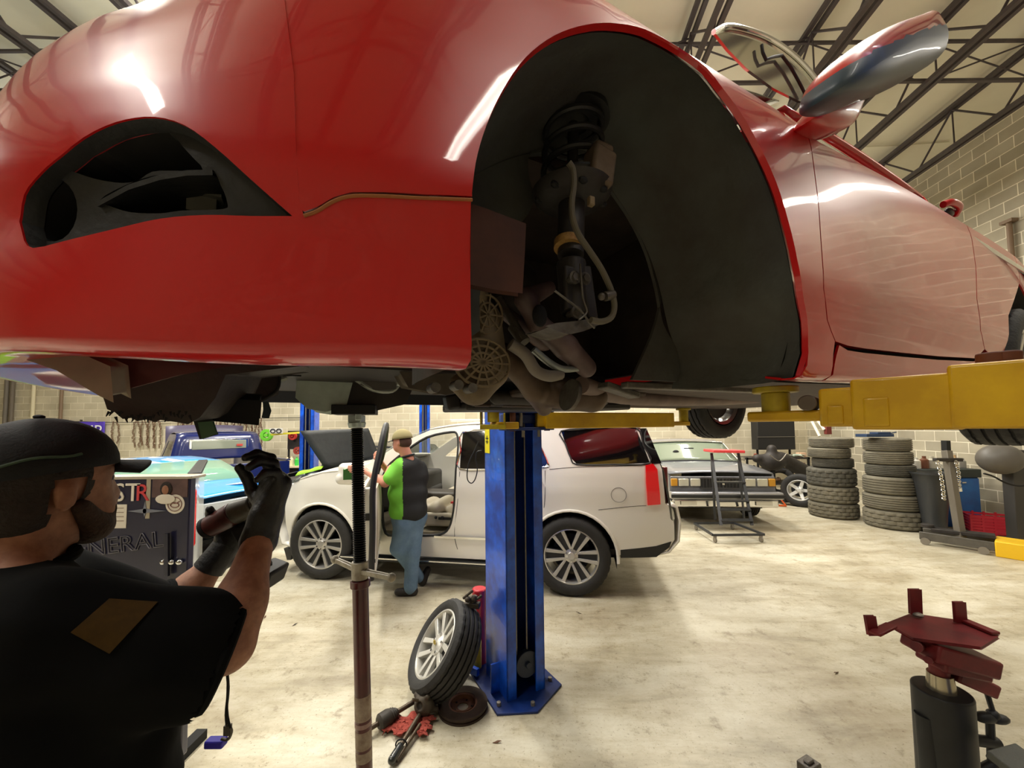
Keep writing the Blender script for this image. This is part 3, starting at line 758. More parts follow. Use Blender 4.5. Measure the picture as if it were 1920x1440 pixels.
# steering rack boot, axle stub
m = MB(); m.cyl(cp(935, 560, .5), cp(985, 640, .44), .012, n=16); m.cyl(cp(962, 612, .47), cp(984, 642, .44), .017, n=16); m.build('steering_link', MGREY, car)
m = MB(); m.tube([cp(*p) for p in ((1000, 655, .42), (1030, 680, .42), (1055, 692, .43), (1085, 690, .44))], .010, 12, smoothn=5); m.build('coolant_pipe', MALU, car)
m = MB(); m.tube([cp(*p) for p in ((957, 645, .40), (985, 665, .40), (1005, 695, .41), (1030, 705, .42), (1050, 702, .44))], .016, 12, smoothn=5); m.build('lower_hose', M('old_hose', (112, 104, 94), .6), car)
blobs('exhaust_pipe', [C_(945, 660, .6, .03, 975, 690, .6, .045), C_(975, 690, .6, .045, 1005, 730, .62, .045), C_(1005, 730, .62, .045, 1020, 765, .7, .03), C_(1040, 735, .62, .055, 1110, 745, .62, .055), E_(1075, 742, .62, (.09, .06, .05))], M('exhaust_steel', (98, 80, 62), .5, metal=.5, noise=(10, .9, (60, 46, 36))))
m = MB(); m.cyl(cp(1066, 740, .5), cp(1072, 742, .5), .05, n=24); m.build('exhaust_clamp', MGREY, car)
blobs('engine_block', [E_(900, 640, .85, (.16, .14, .16)), E_(960, 560, .9, (.14, .1, .16)), C_(930, 745, .9, .03, 1130, 750, .9, .03)], M('engine_dark', (46, 40, 36), .6, bump=(20, .5)), h=.012, k=.03)
# floor of the car: flat pan, seen nearly edge on
m = MB()
for x, y, w, l, z in ((1.9, .92, 1.5, 2.0, 1.915), (.75, 1.1, .9, .5, 1.90)): m.box((x, y, z), (l, w, .03))
m.build('floor_pan', MRUST, car, bevel=.01)
pb = [(1100, 708), (1180, 712), (1300, 717), (1420, 722), (1420, 735), (1300, 742), (1180, 738), (1125, 728)]
m = MB(); m.tube([cp(1090, 722, .55), cp(1200, 747, .7), cp(1400, 748, .9), cp(1500, 735, 1.0)], .03, 14, smoothn=5); m.build('brake_line_cover', M('pinkish_pan', (132, 112, 104), .6, noise=(7, .8, (92, 76, 68))), car)
for a, b, w in (((1130, 722, .45), (1190, 742, .45), .05), ((1170, 722, .4), (1440, 733, .4), .03), ((1290, 745, .8), (1405, 738, .8), .05)): m = MB(); m.bar(cp(*a), cp(*b), w, .02); m.build('chassis_rail', MGREY, car, bevel=.004)
a = cp(1150, 764, 1.2); b = cp(850, 764, 1.1)
m = MB(); m.bar(a, b, .25, .035); m.bar(cp(845, 740, 1.05), cp(850, 768, 1.05), .06, .06); m.box(cp(930, 752, 1.0), (.25, .1, .05)); m.build('cross_member', M('black_frame', (44, 38, 36), .5, noise=(9, .7, (28, 24, 22))), car, bevel=.01)
m = MB(); m.box(cp(905, 760, .9), (.06, .03, .012)); m.box(cp(985, 757, .95), (.2, .06, .03)); m.build('frame_bracket', MRUST, car, bevel=.004)
# transmission pan (greenish aluminium) with a seam flange and dark sump beside it
yp = 1.12
def Cb(px, py, y, **k): return cp(px, py, y)
a = cp(570, 690, yp); b = cp(755, 760, yp)
o2 = [cp(*p, yp) for p in ((586, 680), (640, 680), (655, 700), (640, 755), (610, 762), (582, 757), (566, 742), (568, 715))]
def slabpts(P, off, name, mat, bevel=.008):
    n = len(P); Q = [p+V(off) for p in P]; m = MB(); m.add(P+Q, [tuple(range(n)), tuple(range(2*n-1, n-1, -1))]+[(i, (i+1) % n, n+(i+1) % n, n+i) for i in range(n)]); return m.build(name, mat, car, bevel=bevel)
slabpts(o2, (.03, .34, 0), 'transmission_pan', M('pan_alloy', (206, 220, 210), .4, metal=.1, noise=(6, .6, (160, 174, 166))), .02)
slabpts([cp(*p, yp+.02) for p in ((640, 676), (760, 676), (770, 720), (756, 752), (700, 764), (640, 762))], (0, .3, .01), 'sump', M('sump_dark', (58, 50, 44), .5, noise=(5, .8, (34, 30, 30))), .015)
m = MB(); m.tube([cp(*p) for p in ((640, 690, yp-.03), (670, 712, yp-.05), (700, 730, yp-.05), (735, 732, yp-.04), (750, 715, yp-.03))], .010, 10, smoothn=4); m.tube([cp(*p) for p in ((655, 682, yp-.03), (700, 700, yp-.05), (745, 718, yp-.05), (800, 725, yp-.1))], .012, 10, smoothn=4); m.build('sump_rib', MALU, car)
slabpts([cp(*p, yp-.06) for p in ((690, 708), (720, 700), (742, 712), (740, 727), (705, 729), (680, 720))], (0, .05, .01), 'sump_cover', M('cover_grey', (92, 88, 84), .5), .006)
slabpts([cp(*p, .75) for p in ((752, 690), (870, 688), (868, 728), (836, 735), (770, 722))], (0, .12, .01), 'bell_housing', M('bell_grey', (104, 98, 86), .6, metal=.3, noise=(9, .8, (70, 60, 50))), .01)
# broken undertray hanging at the front
MUT = M('torn_undertray', (58, 50, 46), .6, noise=(8, .9, (34, 28, 28)), bump=(14, .5))
random.seed(4)
pts = [(195, 735), (205, 765), (218, 770), (232, 782), (248, 780), (258, 786), (276, 783), (290, 788), (300, 784), (330, 788), (352, 792), (372, 780), (400, 745), (420, 700), (560, 684), (560, 676), (330, 676), (215, 690)]
slabpts([cp(x, y, .66) for x, y in pts], (.05, .22, .02), 'torn_undertray', MUT, .004)
m = MB()
for i in range(26):
    x = 205+i*6; p = cp(x, 772+random.uniform(0, 14), .64); m.cyl(p+V((0, 0, .004)), p+V((random.uniform(-.006, .006), 0, -.004-.006*random.random())), .003, .0008, 5)
m.build('torn_edge', MDARK, car)
slabpts([cp(*p, .70) for p in ((270, 750), (300, 725), (350, 722), (380, 700), (420, 690), (415, 720), (392, 752), (360, 785), (330, 782))], (.02, .05, .01), 'splash_shield', M('shield_grey', (112, 104, 96), .5, noise=(6, .9, (60, 52, 48))), .004)
slabpts([cp(*p, .8) for p in ((388, 748), (487, 752), (484, 796), (375, 786))], (.0, .03, .02), 'hanging_flap', MDARK, .002)
slabpts([cp(*p, .76) for p in ((372, 740), (393, 742), (388, 790), (398, 812), (378, 818), (366, 782))], (.0, .03, .0), 'air_duct', M('duct', (24, 30, 26), .4), .006)
slabpts([cp(*p, .75) for p in ((374, 794), (396, 792), (402, 812), (380, 820))], (0, .02, 0), 'green_tape', M('green_tape', (70, 104, 74), .5), .003)
slabpts([cp(*p, 1.0) for p in ((480, 690), (520, 686), (540, 695), (530, 705), (500, 712), (465, 704))], (0, .06, 0), 'pump_casting', MALU, .01)
slabpts([cp(*p, .98) for p in ((400, 712), (430, 706), (520, 705), (515, 735), (470, 752), (395, 745))], (0, .06, .0), 'frame_corner', M('frame_corner', (70, 58, 56), .55, noise=(12, .9, (36, 30, 30))), .006)
m = MB(); m.tube([cp(*p) for p in ((524, 706, .96), (522, 725, .96), (512, 738, .96), (492, 750, .97))], .005, 8, smoothn=5); m.tube([cp(x, y, .96) for x, y in ((565, 704), (548, 703), (530, 704))], .004, 8); m.build('wiring_loom', MDARK, car)
slabpts([cp(*p, .97) for p in ((494, 755), (502, 754), (507, 770), (503, 783), (492, 782), (495, 768))], (0, .01, 0), 'hanging_plug', M('plug', (50, 66, 70), .5), .002)
# under-lip splitter band on the left
P = [cp(*p, .30) for p in ((-40, 655), (30, 662), (110, 690), (190, 738), (205, 745), (200, 690), (120, 655), (30, 640), (-40, 636))]
slabpts(P, (.0, .06, .01), 'lower_valance', M('grey_valance', (150, 142, 124), .6, noise=(5, .7, (104, 92, 80))), .004)
slabpts([cp(*p, .38) for p in ((10, 650), (150, 650), (420, 684), (330, 700), (200, 735), (110, 690))], (0, .1, .02), 'valance_inner', M('maroon_plastic', (66, 26, 26), .35, coat=.4), .004)

m = MB(); m.box((.2, 1.15, 1.955), (1.3, .85, .02)); m.build('engine_undertray', M('undertray', (44, 36, 34), .6, noise=(8, .8, (28, 24, 23))), car)
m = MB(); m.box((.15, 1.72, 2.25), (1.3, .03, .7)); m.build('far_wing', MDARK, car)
# ---- mirror, handle, glass
mb = [(1525, 190), (1545, 178), (1600, 165)]
# mirror shell: outline traced, domed towards and away from the viewer
yM = -.13
def dome(name, px, y, dn, df, mats, zline=None, rings=9, pw=2.6):
    O = crom([cp(a, b, y) for a, b in px], 4, True); n = len(O); c = sum(O, V((0, 0, 0)))/n; m = MB()
    def ring(k, d): return [c+(p-c)*k+V((0, d, 0)) for p in O]
    R_ = []
    for i in range(rings): k = sin(pi/2*(i+.15)/rings); R_.append(ring(k, dn*(1-k**pw)**(1/pw)))
    for i in range(rings, -1, -1): k = sin(pi/2*(i+.15)/(rings+.15)); R_.append(ring(min(1, k), df*max(0, 1-k**pw)**(1/pw)))
    for r in R_: r.append(r[0])
    m.grid(R_); L = len(m.v); m.f.append(tuple(range(n-1, -1, -1))); m.mi.append(0); m.f.append(tuple(range(L-n-1, L-1))); m.mi.append(0)
    if zline:
        a, b = zline
        for i, f in enumerate(m.f):
            p = sum((m.v[j] for j in f), V((0, 0, 0)))/len(f); m.mi[i] = 0 if p.z > a.z+(b.z-a.z)*(p.x-a.x)/(b.x-a.x) else 1
    return m.build(name, mats, car, smooth=50)
MMIR = M('mirror_black', (58, 72, 84), .45, coat=.1)
dome('mirror_housing', ((1556, 178), (1556, 150), (1570, 118), (1600, 88), (1650, 62), (1700, 44), (1722, 37), (1736, 52), (1750, 82), (1742, 118), (1700, 148), (1655, 164), (1610, 182), (1580, 186)), yM, -.055, .10, [MRED, MMIR], (cp(1556, 142, yM), cp(1750, 66, yM)))
dome('mirror_foot', ((1546, 184), (1575, 168), (1612, 176), (1606, 205), (1590, 238), (1560, 246), (1528, 236), (1516, 222)), -.02, -.03, .07, [MRED])
qg_ = [cp(x, y, .10) for x, y in ((1340, 60), (1362, 50), (1400, 56), (1442, 72), (1484, 100), (1520, 136), (1545, 172), (1538, 192), (1500, 190), (1450, 165), (1400, 128), (1365, 92))]
slabpts(qg_, (0, .006, 0), 'quarter_glass', M('glass_glare', (236, 240, 226), .08, metal=.9), 0)  # bright lamp reflection is put into the glass as a near-white metallic colour
m = MB(); m.tube([cp(x, y, .095) for x, y in ((1338, 60), (1362, 49), (1400, 55), (1442, 71), (1484, 99), (1520, 135), (1548, 174))], .006, 8, smoothn=4); m.build('glass_frame', MCHR, car)
m = MB(); m.tube([cp(x, y, .09) for x, y in ((1428, 84), (1436, 112), (1466, 104), (1496, 150), (1510, 178))], .004, 8, smoothn=2); m.build('glass_divider', MDK, car)
# door handle
h1 = CS(*uv(1788, 385)); n1 = CSN2(*uv(1788, 385))
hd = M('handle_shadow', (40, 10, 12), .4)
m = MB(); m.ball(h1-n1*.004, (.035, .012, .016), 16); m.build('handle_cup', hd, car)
m = MB(); m.tube([h1+n1*.0+V((-.075, 0, .008)), h1+n1*.016+V((-.045, 0, .010)), h1+n1*.018+V((.03, 0, .010)), h1-n1*.004+V((.06, 0, .004))], .013, 12, smoothn=5); m.build('door_handle', MRED, car)
# glasshouse
um, ur = dfe[-1][0]+.02, UEND-.2
def GH(u, v):                                       # v 0 belt .. 1 roof edge
    lean = .30*v; top = 2.53+.50*v*(1-.10*v)
    return V((u, .055+lean, top))
ap_ = dfe[-1][0]
side_glass = [(ap_+.10, .02), (ur-.1, .02), (ur-.55, .92), (ap_+.75, .92)]
panel('side_window', side_glass, GH, MGLASS, car, h=.08, th=.006, nfn=lambda a, b: V((0, -.85, .5)).normalized())
m = MB(); m.tube([GH(*p) for p in [(ap_-.08, -.02), (ap_+.68, .96), (ap_+1.2, 1.0), (ur-.55, .97), (ur-.05, 0)]], .02, 10, smoothn=6); m.build('pillar_trim', MRED, car)
m = MB(); m.tube([GH(u, 0)+V((0, -.012, -.005)) for u in np.linspace(ap_-.02, ur, 12)], .008, 8); m.build('belt_trim', MCHR, car)
m = MB(); rows = []
for t in np.linspace(0, 1, 9):
    u0 = -.0+ap_-.35+t*.95; zz = 2.60+t*.50; ye = .12+t*.26
    rows.append([V((u0+.1*abs(w)**2-.1, ye+(1.72-2*(ye-.07))*.5*(w+1), zz+.03*(1-w*w))) for w in np.linspace(-1, 1, 13)])
m.grid(rows); m.build('windshield', MGLASS, car, sol=.005)
m = MB(); rows = []
for t in np.linspace(0, 1, 9):
    u0 = ap_+.60+t*1.4; ye = .36; rows.append([V((u0, ye+1.12*.5*(w+1), 3.06+.04*(1-w*w)+.02*sin(pi*t))) for w in np.linspace(-1, 1, 11)])
m.grid(rows); m.build('roof', MRED, car, sol=.01)
m = MB(); rows = []
for t in np.linspace(0, 1, 6):
    u0 = ap_+2.0+t*.75; rows.append([V((u0, .36-.1*t+(1.12+.2*t)*.5*(w+1), 3.06-t*.42+.04*(1-w*w))) for w in np.linspace(-1, 1, 9)])
for u0, zz in ((UEND-.35, 2.62), (UEND+.0, 2.58), (UEND+.05, 2.3), (UEND+.04, 2.0)): rows.append([V((u0, .08+1.68*.5*(w+1), zz)) for w in np.linspace(-1, 1, 9)])
m.grid(rows); m.build('rear_body', MRED, car, sol=.01)
# far side of the body
m = MB(); rows = []
for u in np.linspace(-.45, UEND, 30):
    if u < .8: continue
    e = .25*sstep(-.1, -.5, u); rows.append([V((u, 1.79-e-i, z)) for i, z in ((.02, 1.95), (0, 2.1), (.0, 2.4), (.05, 2.52))])
m.grid(rows); m.build('far_side', MRED, car, sol=.01)
# headlamp edge (clear lamp on the corner) - just the chrome rim seen at the left
# ---- wheels on the car
def tire(m, R, w, rr, n=96, mud=0, grooves=4, seed=0, M_=None):
    """tire turned about local Z (axis), width w"""
    hw = w/2; prof = []
    prof += [(rr, -hw*.82), (rr+.012, -hw*.9), (rr+(R-rr)*.35, -hw*1.0), (rr+(R-rr)*.7, -hw*.98), (R-.018, -hw*.88), (R-.004, -hw*.78)]
    k = grooves; xs = np.linspace(-hw*.74, hw*.74, k*4+1)
    for i, x in enumerate(xs):
        g_ = (i % 4 == 2) ; gw = w*.03; prof.append((R-(.013 if g_ else 0)-.004*(x/hw)**2, x))
        if g_: prof.insert(-1, (R-.001, x-gw)); prof.insert(-1, (R-.013, x-gw*.8)); prof.append((R-.013, x+gw*.8)); prof.append((R-.001, x+gw))
    prof += [(R-.004, hw*.78), (R-.018, hw*.88), (rr+(R-rr)*.7, hw*.98), (rr+(R-rr)*.35, hw*1.0), (rr+.012, hw*.9), (rr, hw*.82)]
    rnd = random.Random(seed); L = len(prof)
    def wob(i, j):
        if not (5 <= i <= L-6): return 0
        if mud:
            z = prof[i][1]; ph = int((z+hw)/(w/4)); s = (j+ph*2) % 4
            return -.016 if s == 0 else 0
        return -.006 if (abs(prof[i][1]) > hw*.45 and j % 3 == 0) else 0
    m.lathe(prof, n, M_, wob=wob)
    m.lathe([(rr, hw*.82), (rr-.004, hw*.5), (rr-.004, -hw*.5), (rr, -hw*.82)], n, M_)
def spokes(m, n, r0, r1, w0, w1, z0, z1, th, double=0, M_=None, twist=0):
    for i in range(n):
        a = 2*pi*i/n+twist
        for s in ((-1, 1) if double else (0,)):
            for (wa, wb) in ((w0, w1),):
                o0 = s*double*.55; o1 = s*double
                p = [(r0, o0-wa), (r1, o1-wb), (r1, o1+wb), (r0, o0+wa)]
                vs = []
                for (x, y), z in zip(p, (z0, z1, z1, z0)):
                    vs.append(V((x*cos(a)-y*sin(a), x*sin(a)+y*cos(a), z)))
                vb_ = [v-V((0, 0, th)) for v in vs]
                m.add(vs+vb_, [(0, 1, 2, 3), (7, 6, 5, 4)]+[(k, (k+4), (k+1) % 4+4, (k+1) % 4) for k in range(4)], M_)
def wheel_parts(parent, Mloc, R, w, rr, style, world=False, mud=0, grooves=4, mat_sp=None, tire_name='tire'):
    """Mloc maps wheel axis (+Z = outer face) into the parent's coordinates"""
    m = MB(); tire(m, R, w, rr, M_=Mloc, mud=mud, grooves=grooves); t = m.build(tire_name, MRUB, parent, world, smooth=40)
    hw = w/2
    m = MB(); m.lathe([(rr+.004, hw*.84), (rr-.006, hw*.86), (rr-.016, hw*.7), (rr-.02, hw*.3), (rr-.035, -hw*.7), (rr-.01, -hw*.84)], 64, Mloc); rim_ = m.build('rim', mat_sp or MALLOY, parent, world)
    m = MB(); m.lathe([(.0, -hw*.2), (.08, -hw*.25), (rr*.72, -hw*.3)], 32, Mloc); m.build('brake_disc', MALD, parent, world)
    m = MB()
    if style == 'double6':
        spokes(m, 6, .055, rr-.014, .012, .020, hw*.62, hw*.80, .03, double=.055, M_=Mloc)
        sp = m.build('spokes', mat_sp or MALLOY, parent, world, bevel=.003)
        m = MB(); spokes(m, 6, .05, rr-.014, .05, .075, hw*.50, hw*.62, .03, M_=Mloc); m.build('spoke_pocket', MALD, parent, world)
    elif style == 'ten':
        spokes(m, 5, .05, rr-.012, .014, .018, hw*.55, hw*.78, .03, double=.05, M_=Mloc)
        sp = m.build('spokes', mat_sp or MALLOY, parent, world, bevel=.003)
    elif style == 'five':
        spokes(m, 5, .04, rr-.012, .035, .028, hw*.45, hw*.72, .03, M_=Mloc)
        sp = m.build('spokes', mat_sp or MALLOY, parent, world, bevel=.003)
    else:
        m.lathe([(0, hw*.5), (.06, hw*.5), (.09, hw*.4), (rr*.6, hw*.35), (rr*.85, hw*.5), (rr-.01, hw*.4)], 48, Mloc); sp = m.build('wheel_disc', mat_sp or MALLOY, parent, world)
    m = MB(); m.lathe([(0, hw*.74), (.035, hw*.73), (.045, hw*.66), (.07, hw*.62), (.075, hw*.4)], 32, Mloc); hc = m.build('hub_cap', mat_sp or MALLOY, parent, world)
    m = MB(); nb = 6 if style == 'double6' else 5
    for i in range(nb):
        a = 2*pi*(i+.5)/nb; m.cyl(Mloc @ V((.058*cos(a), .058*sin(a), hw*.55)), Mloc @ V((.058*cos(a), .058*sin(a), hw*.72)), .009, n=8)
    m.build('lug_nuts', MCHR, parent, world)
def wm(c, out):                                      # wheel matrix: local Z -> out
    return frame_z(c, out)
def frame_z(c, z, up=(0, 0, 1)):
    z = V(z).normalized(); u = V(up); y = (u-z*u.dot(z)).normalized(); x = y.cross(z)
    m_ = Matrix((x, y, z)).transposed().to_4x4(); m_.translation = V(c); return m_
UR = rc[0]
t = thing('rear_wheel', 'rear wheel hanging at the near side of the red sedan, dark tire above the yellow arm', 'wheel', CARM)
bpy.data.objects.remove(t)
def carwheel(c, out):
    e = bpy.data.objects.new('rear_wheel', None); COL.objects.link(e); e.parent = car; TM[e.name] = CARM; return e
for c, out in (((UR+.0, .13, 1.985), (0, -1, 0)), ((UR+.03, 1.72, 1.985), (0, 1, 0))):
    e = carwheel(c, out); wheel_parts(e, frame_z(c, out), .335, .225, .225, 'ten')
m = MB(); m.cyl((UR, .3, 1.98), (UR, 1.55, 1.98), .03, n=14); m.box((UR-.12, .95, 2.0), (.12, 1.1, .05)); m.build('rear_axle', MRUST, car)
ptsA = [V((rc[0]+.40*cos(a), .0, 0)) for a in (0, 1)]
m = MB(); rows = []
for d in (.005, .25, .3):
    rows.append([CS(*p)+V((0, d, 0)) for p in rar])
m.grid(rows); m.add(rows[-1], [tuple(range(len(rar)))]); m.build('rear_arch_liner', MLINER, car)
# ================================================================== HOIST, JACK, PARTS ON THE FLOOR
MBLUE = M('hoist_blue', (12, 100, 236), .35, coat=.3, noise=(4, .3, (14, 60, 160))); MBLD = M('hoist_blue_dark', (16, 52, 128), .45, noise=(6, .8, (10, 32, 84)))  # second blue is darker: channel inside, base plate and carriage
MYEL = M('arm_yellow', (226, 182, 20), .42, coat=.2, noise=(5, .35, (200, 154, 18)), bump=(12, .08)); MYG = M('pad_yellow', (200, 178, 30), .45, noise=(10, .7, (140, 120, 26)))
MCAB = M('steel_cable', (140, 134, 124), .5, metal=.6); MRS = M('rust', (110, 60, 40), .7, noise=(14, .9, (70, 38, 28))); MLAB = M('yellow_sticker', (238, 224, 20), .5)
def post(origin, xd, lab):
    t = thing('hoist_post', lab, 'hoist', frame(origin, xd), 'posts of the two post hoist')
    w, d, H = .285, .34, 3.5
    m = MB(); m.box((.006, d/2, H/2), (.012, d, H)); m.box((w-.006, d/2, H/2), (.012, d, H)); m.box((w/2, d-.006, H/2), (w, .012, H))
    m.box((.035, .006, H/2), (.07, .012, H)); m.box((w-.035, .006, H/2), (.07, .012, H)); m.build('column_channel', MBLUE, t, bevel=.003)
    m = MB(); m.box((w/2, d*.75, H/2), (w-.03, .02, H)); m.build('channel_lining', MBLD, t)
    m = MB(); m.box((.095, .06, H/2), (.022, .006, H-.3)); m.build('lift_chain', MCAB, t)
    m = MB(); m.cyl((.175, .05, .2), (.175, .05, H), .006, n=10); m.build('lift_cable', MCAB, t)
    m = MB(); m.cyl((.075, .1, .2), (.075, .1, H), .005, n=8); m.build('sync_cable', MCAB, t)
    m = MB(); m.cyl((.165, .02, .19), (.165, .06, .19), .085, n=32); m.cyl((.165, .0, .19), (.165, .02, .19), .02, n=16); m.build('pulley', M('dark_pulley', (36, 44, 60), .5), t, bevel=.003)
    m = MB(); m.prism([(-.10, -.06), (.13, -.16), (w+.12, -.02), (w+.10, d+.10), (-.1, d+.1)], 0, .014); m.build('base_plate', MBLD, t, bevel=.003)
    m = MB(); m.box((-.03, .12, .1), (.06, .01, .2)); m.box((w+.03, .12, .1), (.06, .01, .2)); m.build('gusset', MBLUE, t)
    for k, (x, y) in enumerate(((-.06, .0), (w+.07, .05), (.13, -.1), (-.06, d+.04))):
        m = MB(); m.cyl((x, y, .014), (x, y, .035), .014, n=6); m.build('anchor_bolt', MCAB, t)
    return t
pf = post((-.05, 2.55, 0), (CC, KK, 0), 'blue hoist post standing in the middle of the floor under the red car')
# sticker with arrows on the left face
PM = TM[pf.name]
m = MB(); zz = at(905, 805, 2.78).z; z2 = at(905, 850, 2.78).z
m.box((-.002, .285, (zz+z2)/2), (.003, .085, zz-z2)); m.build('warning_sticker', MLAB, pf)
m = MB(); zc = (zz+z2)/2+.01
m.box((-.005, .285, zc), (.002, .008, .06)); m.box((-.005, .285, zc+.01), (.002, .045, .007)); m.box((-.005, .285, zc-.015), (.002, .04, .006)); m.build('sticker_mark', MDARK, pf)
pn = post((1.15+.285*CC+.02, .50+.285*KK, 0), (-CC, -KK, 0), 'blue hoist post on the camera side, at the root of the big yellow arm')
# carriage on the far post
t = thing('lift_carriage', 'blue and rust coloured carriage on the far hoist post carrying the yellow arms', 'lift carriage', PM @ Matrix.Translation((.14, -.02, 1.80)), 'carriages of the hoist')
m = MB(); m.box((0, -.0, .02), (.34, .05, .06)); m.box((0, -.03, -.045), (.36, .12, .02)); m.box((0, -.03, .07), (.36, .12, .02)); m.build('carriage_plate', MBLD, t, bevel=.004)
for x in (-.12, .14):
    m = MB(); m.cyl((x, -.06, -.06), (x, -.06, .085), .02, n=16); m.build('pivot_pin', MRS, t)
m = MB(); m.cyl((-.06, -.06, -.03), (-.06, -.06, .06), .012, n=10); m.build('stud', MCAB, t)
for x in (-.04, .08):
    m = MB(); m.cyl((x, -.05, -.10), (x, -.05, -.05), .01, n=10); m.build('hanging_bolt', MCAB, t)
def arm(name, lab, segs, pad, knob=None, pin=None, grp='yellow hoist arms'):  # each one is a pivoting arm of the hoist with a lift pad
    """segs: list of (start, end, width, z0, z1, part)"""
    t = thing(name, lab, 'hoist arm', Matrix.Translation(V(segs[0][0])), grp)
    for a, b, w, z0, z1, nm in segs:
        m = MB(); a = V((a[0], a[1], (z0+z1)/2)); b = V((b[0], b[1], (z0+z1)/2)); m.bar(a, b, w, z1-z0); m.build(nm, MYEL, t, world=True, bevel=.006)
    (x, y), z0, z1, r = pad
    m = MB(); m.cyl((x, y, z1-.016), (x, y, z1), r, n=36); m.build('lift_pad', MYG, t, world=True, bevel=.003)
    m = MB(); m.cyl((x, y, z0), (x, y, z1-.016), r*.62, n=28); m.build('pad_stem', MYG, t, world=True, bevel=.002)
    return t
P0, P1 = V((1.15, .52, 0)), V((.70, 1.02, 0)); dn = (P1-P0).normalized()
def onarm(px):                                      # plan point on the near arm's centre line under pixel column px
    tt = (px-960)/F; q = (P0.x-tt*P0.y)/(tt*dn.y-dn.x); return P0+dn*q
e0, e1, e2, e3 = onarm(1780), onarm(1603), onarm(1543), onarm(1408)
pdp = onarm(1455)
ta = arm('hoist_arm', 'large yellow steel hoist arm crossing the right edge under the red car sill', [
    (P0, e0, .125, 1.757, 1.882, 'outer_tube'), (e0-dn*.02, e1, .115, 1.755, 1.868, 'middle_tube'), (e1-dn*.1, e2, .095, 1.762, 1.852, 'inner_tube'), (e2-dn*.05, e3, .075, 1.776, 1.803, 'arm_tip')],
    ((pdp.x, pdp.y), 1.80, 1.868, .052))
nrm = V((dn.y, -dn.x, 0)); nrm = -nrm if nrm.dot(V((0, -1, 0))) < 0 else nrm
nrm = nrm if nrm.y < 0 or nrm.x < 0 else -nrm
kp = onarm(1520)+V((0, 0, at(1516, 758, 1.0).z))
m = MB(); m.cyl(kp-V((.035, .035, 0)), kp+V((.02, .02, 0)), .019, n=28); m.build('pin_head', M('brown_pin', (92, 80, 68), .5), ta, world=True, bevel=.003)
nn = V((-dn.y, dn.x, 0)); nn = nn if (nn.dot(-P1) > 0) else -nn
for px0, px1, z0, z1, wd in ((1558, 1588, 1.768, 1.812, .095), (1625, 1672, 1.762, 1.825, .115)):   # raised pockets pressed into the tube wall
    a, b = onarm(px0), onarm(px1); c = (a+b)/2+nn*(wd/2)
    m = MB(); m.bar(V((a.x, a.y, (z0+z1)/2))+nn*(wd/2), V((b.x, b.y, (z0+z1)/2))+nn*(wd/2), .008, z1-z0); m.build('weld_patch', MYEL, ta, world=True, bevel=.01, bseg=3)
for px, r in ((1868, .022), (1895, .020)):
    c = onarm(px); m = MB(); m.cyl(c+V((0, 0, 1.882)), c+V((0, 0, 1.905)), r, n=20); m.build('arm_bolt', MRS, ta, world=True, bevel=.003)
def aty(px, py, Y): return at(px, py, Y)
f0 = V((.17, 2.50, 0)); f1 = V((1.17, 2.90, 0)); 
a0, a1 = at(1018, 787, 2.6), at(1255, 787, 2.95)
tb = arm('hoist_arm', 'narrow yellow hoist arm reaching from the far post towards the hanging wheel', [
    ((a0.x-.05, a0.y-.0, 0), (a0.x+.1, a0.y+.04, 0), .08, 1.765, 1.86, 'arm_root'), ((a0.x, a0.y, 0), (a1.x, a1.y, 0), .11, 1.755, 1.862, 'outer_tube'), ((a1.x-.1, a1.y-.035, 0), (a1.x+.16, a1.y+.055, 0), .07, 1.765, 1.797, 'arm_tip')],
    ((a1.x+.13, a1.y+.045), 1.79, 1.90, .055))
b0, b1 = at(925, 788, 2.42), at(960, 788, 2.60)
tc_ = arm('hoist_arm', 'short end of a yellow hoist arm with round pad, left of the far post top', [((.02, 2.5, 0), (b0.x, b0.y, 0), .1, 1.755, 1.80, 'arm_tip')], ((b0.x, b0.y-.0), 1.80, 1.885, .06))
m = MB(); m.box((b0.x-.075, b0.y, 1.82), (.012, .09, .13)); m.box((b0.x, b0.y+.01, 1.77), (.16, .12, .03)); m.box((b0.x+.07, b0.y, 1.81), (.012, .09, .09)); m.build('pad_bracket', MYG, tc_, world=True, bevel=.003)

# ---- tall screw jack under the gearbox
def at2(px, py, Y=1.5): return at(px, py, Y)
jc_top, jc_bot = at2(669, 790), at2(683, 1440)
ax = (jc_bot-jc_top).normalized(); jfoot = jc_top+ax*((0-jc_top.z)/ax.z)
tj = thing('stabilizer_jack', 'tall red and black screw jack stand holding up the gearbox', 'jack', jfoot)
def jp(py): 
    k = (at2(675, py).z-jc_top.z)/ax.z; return jc_top+ax*k
MJR = M('jack_red', (92, 16, 15), .35, coat=.4, noise=(9, .5, (60, 11, 11))); MJB = M('jack_thread', (26, 26, 28), .35, metal=.5); MJW = M('jack_cast', (196, 192, 178), .5, metal=.3, noise=(25, .7, (140, 130, 112)))
m = MB(); m.cyl(jfoot+V((0, 0, .02)), jp(1088), .029, n=28); m.build('base_tube', MJR, tj, world=True)
m = MB(); m.cyl(jp(1100), jp(1086), .036, n=28); m.build('tube_collar', MJR, tj, world=True, bevel=.002)
m = MB(); m.cyl(jfoot, jfoot+V((0, 0, .03)), .12, .10, n=32); m.build('foot', MJR, tj, world=True, bevel=.004)
m = MB(); a = jp(1078); b = jp(800); n = int((b-a).length/.0085); u = (b-a).normalized()
prof = []
for i in range(n): prof += [(.0185, i*.0085), (.0235, i*.0085+.003), (.0235, i*.0085+.0055), (.0185, i*.0085+.0085)]
m.lathe([(0, 0)]+prof+[(0, n*.0085)], 24, frame_z(a, u)); m.build('screw', MJB, tj, world=True)
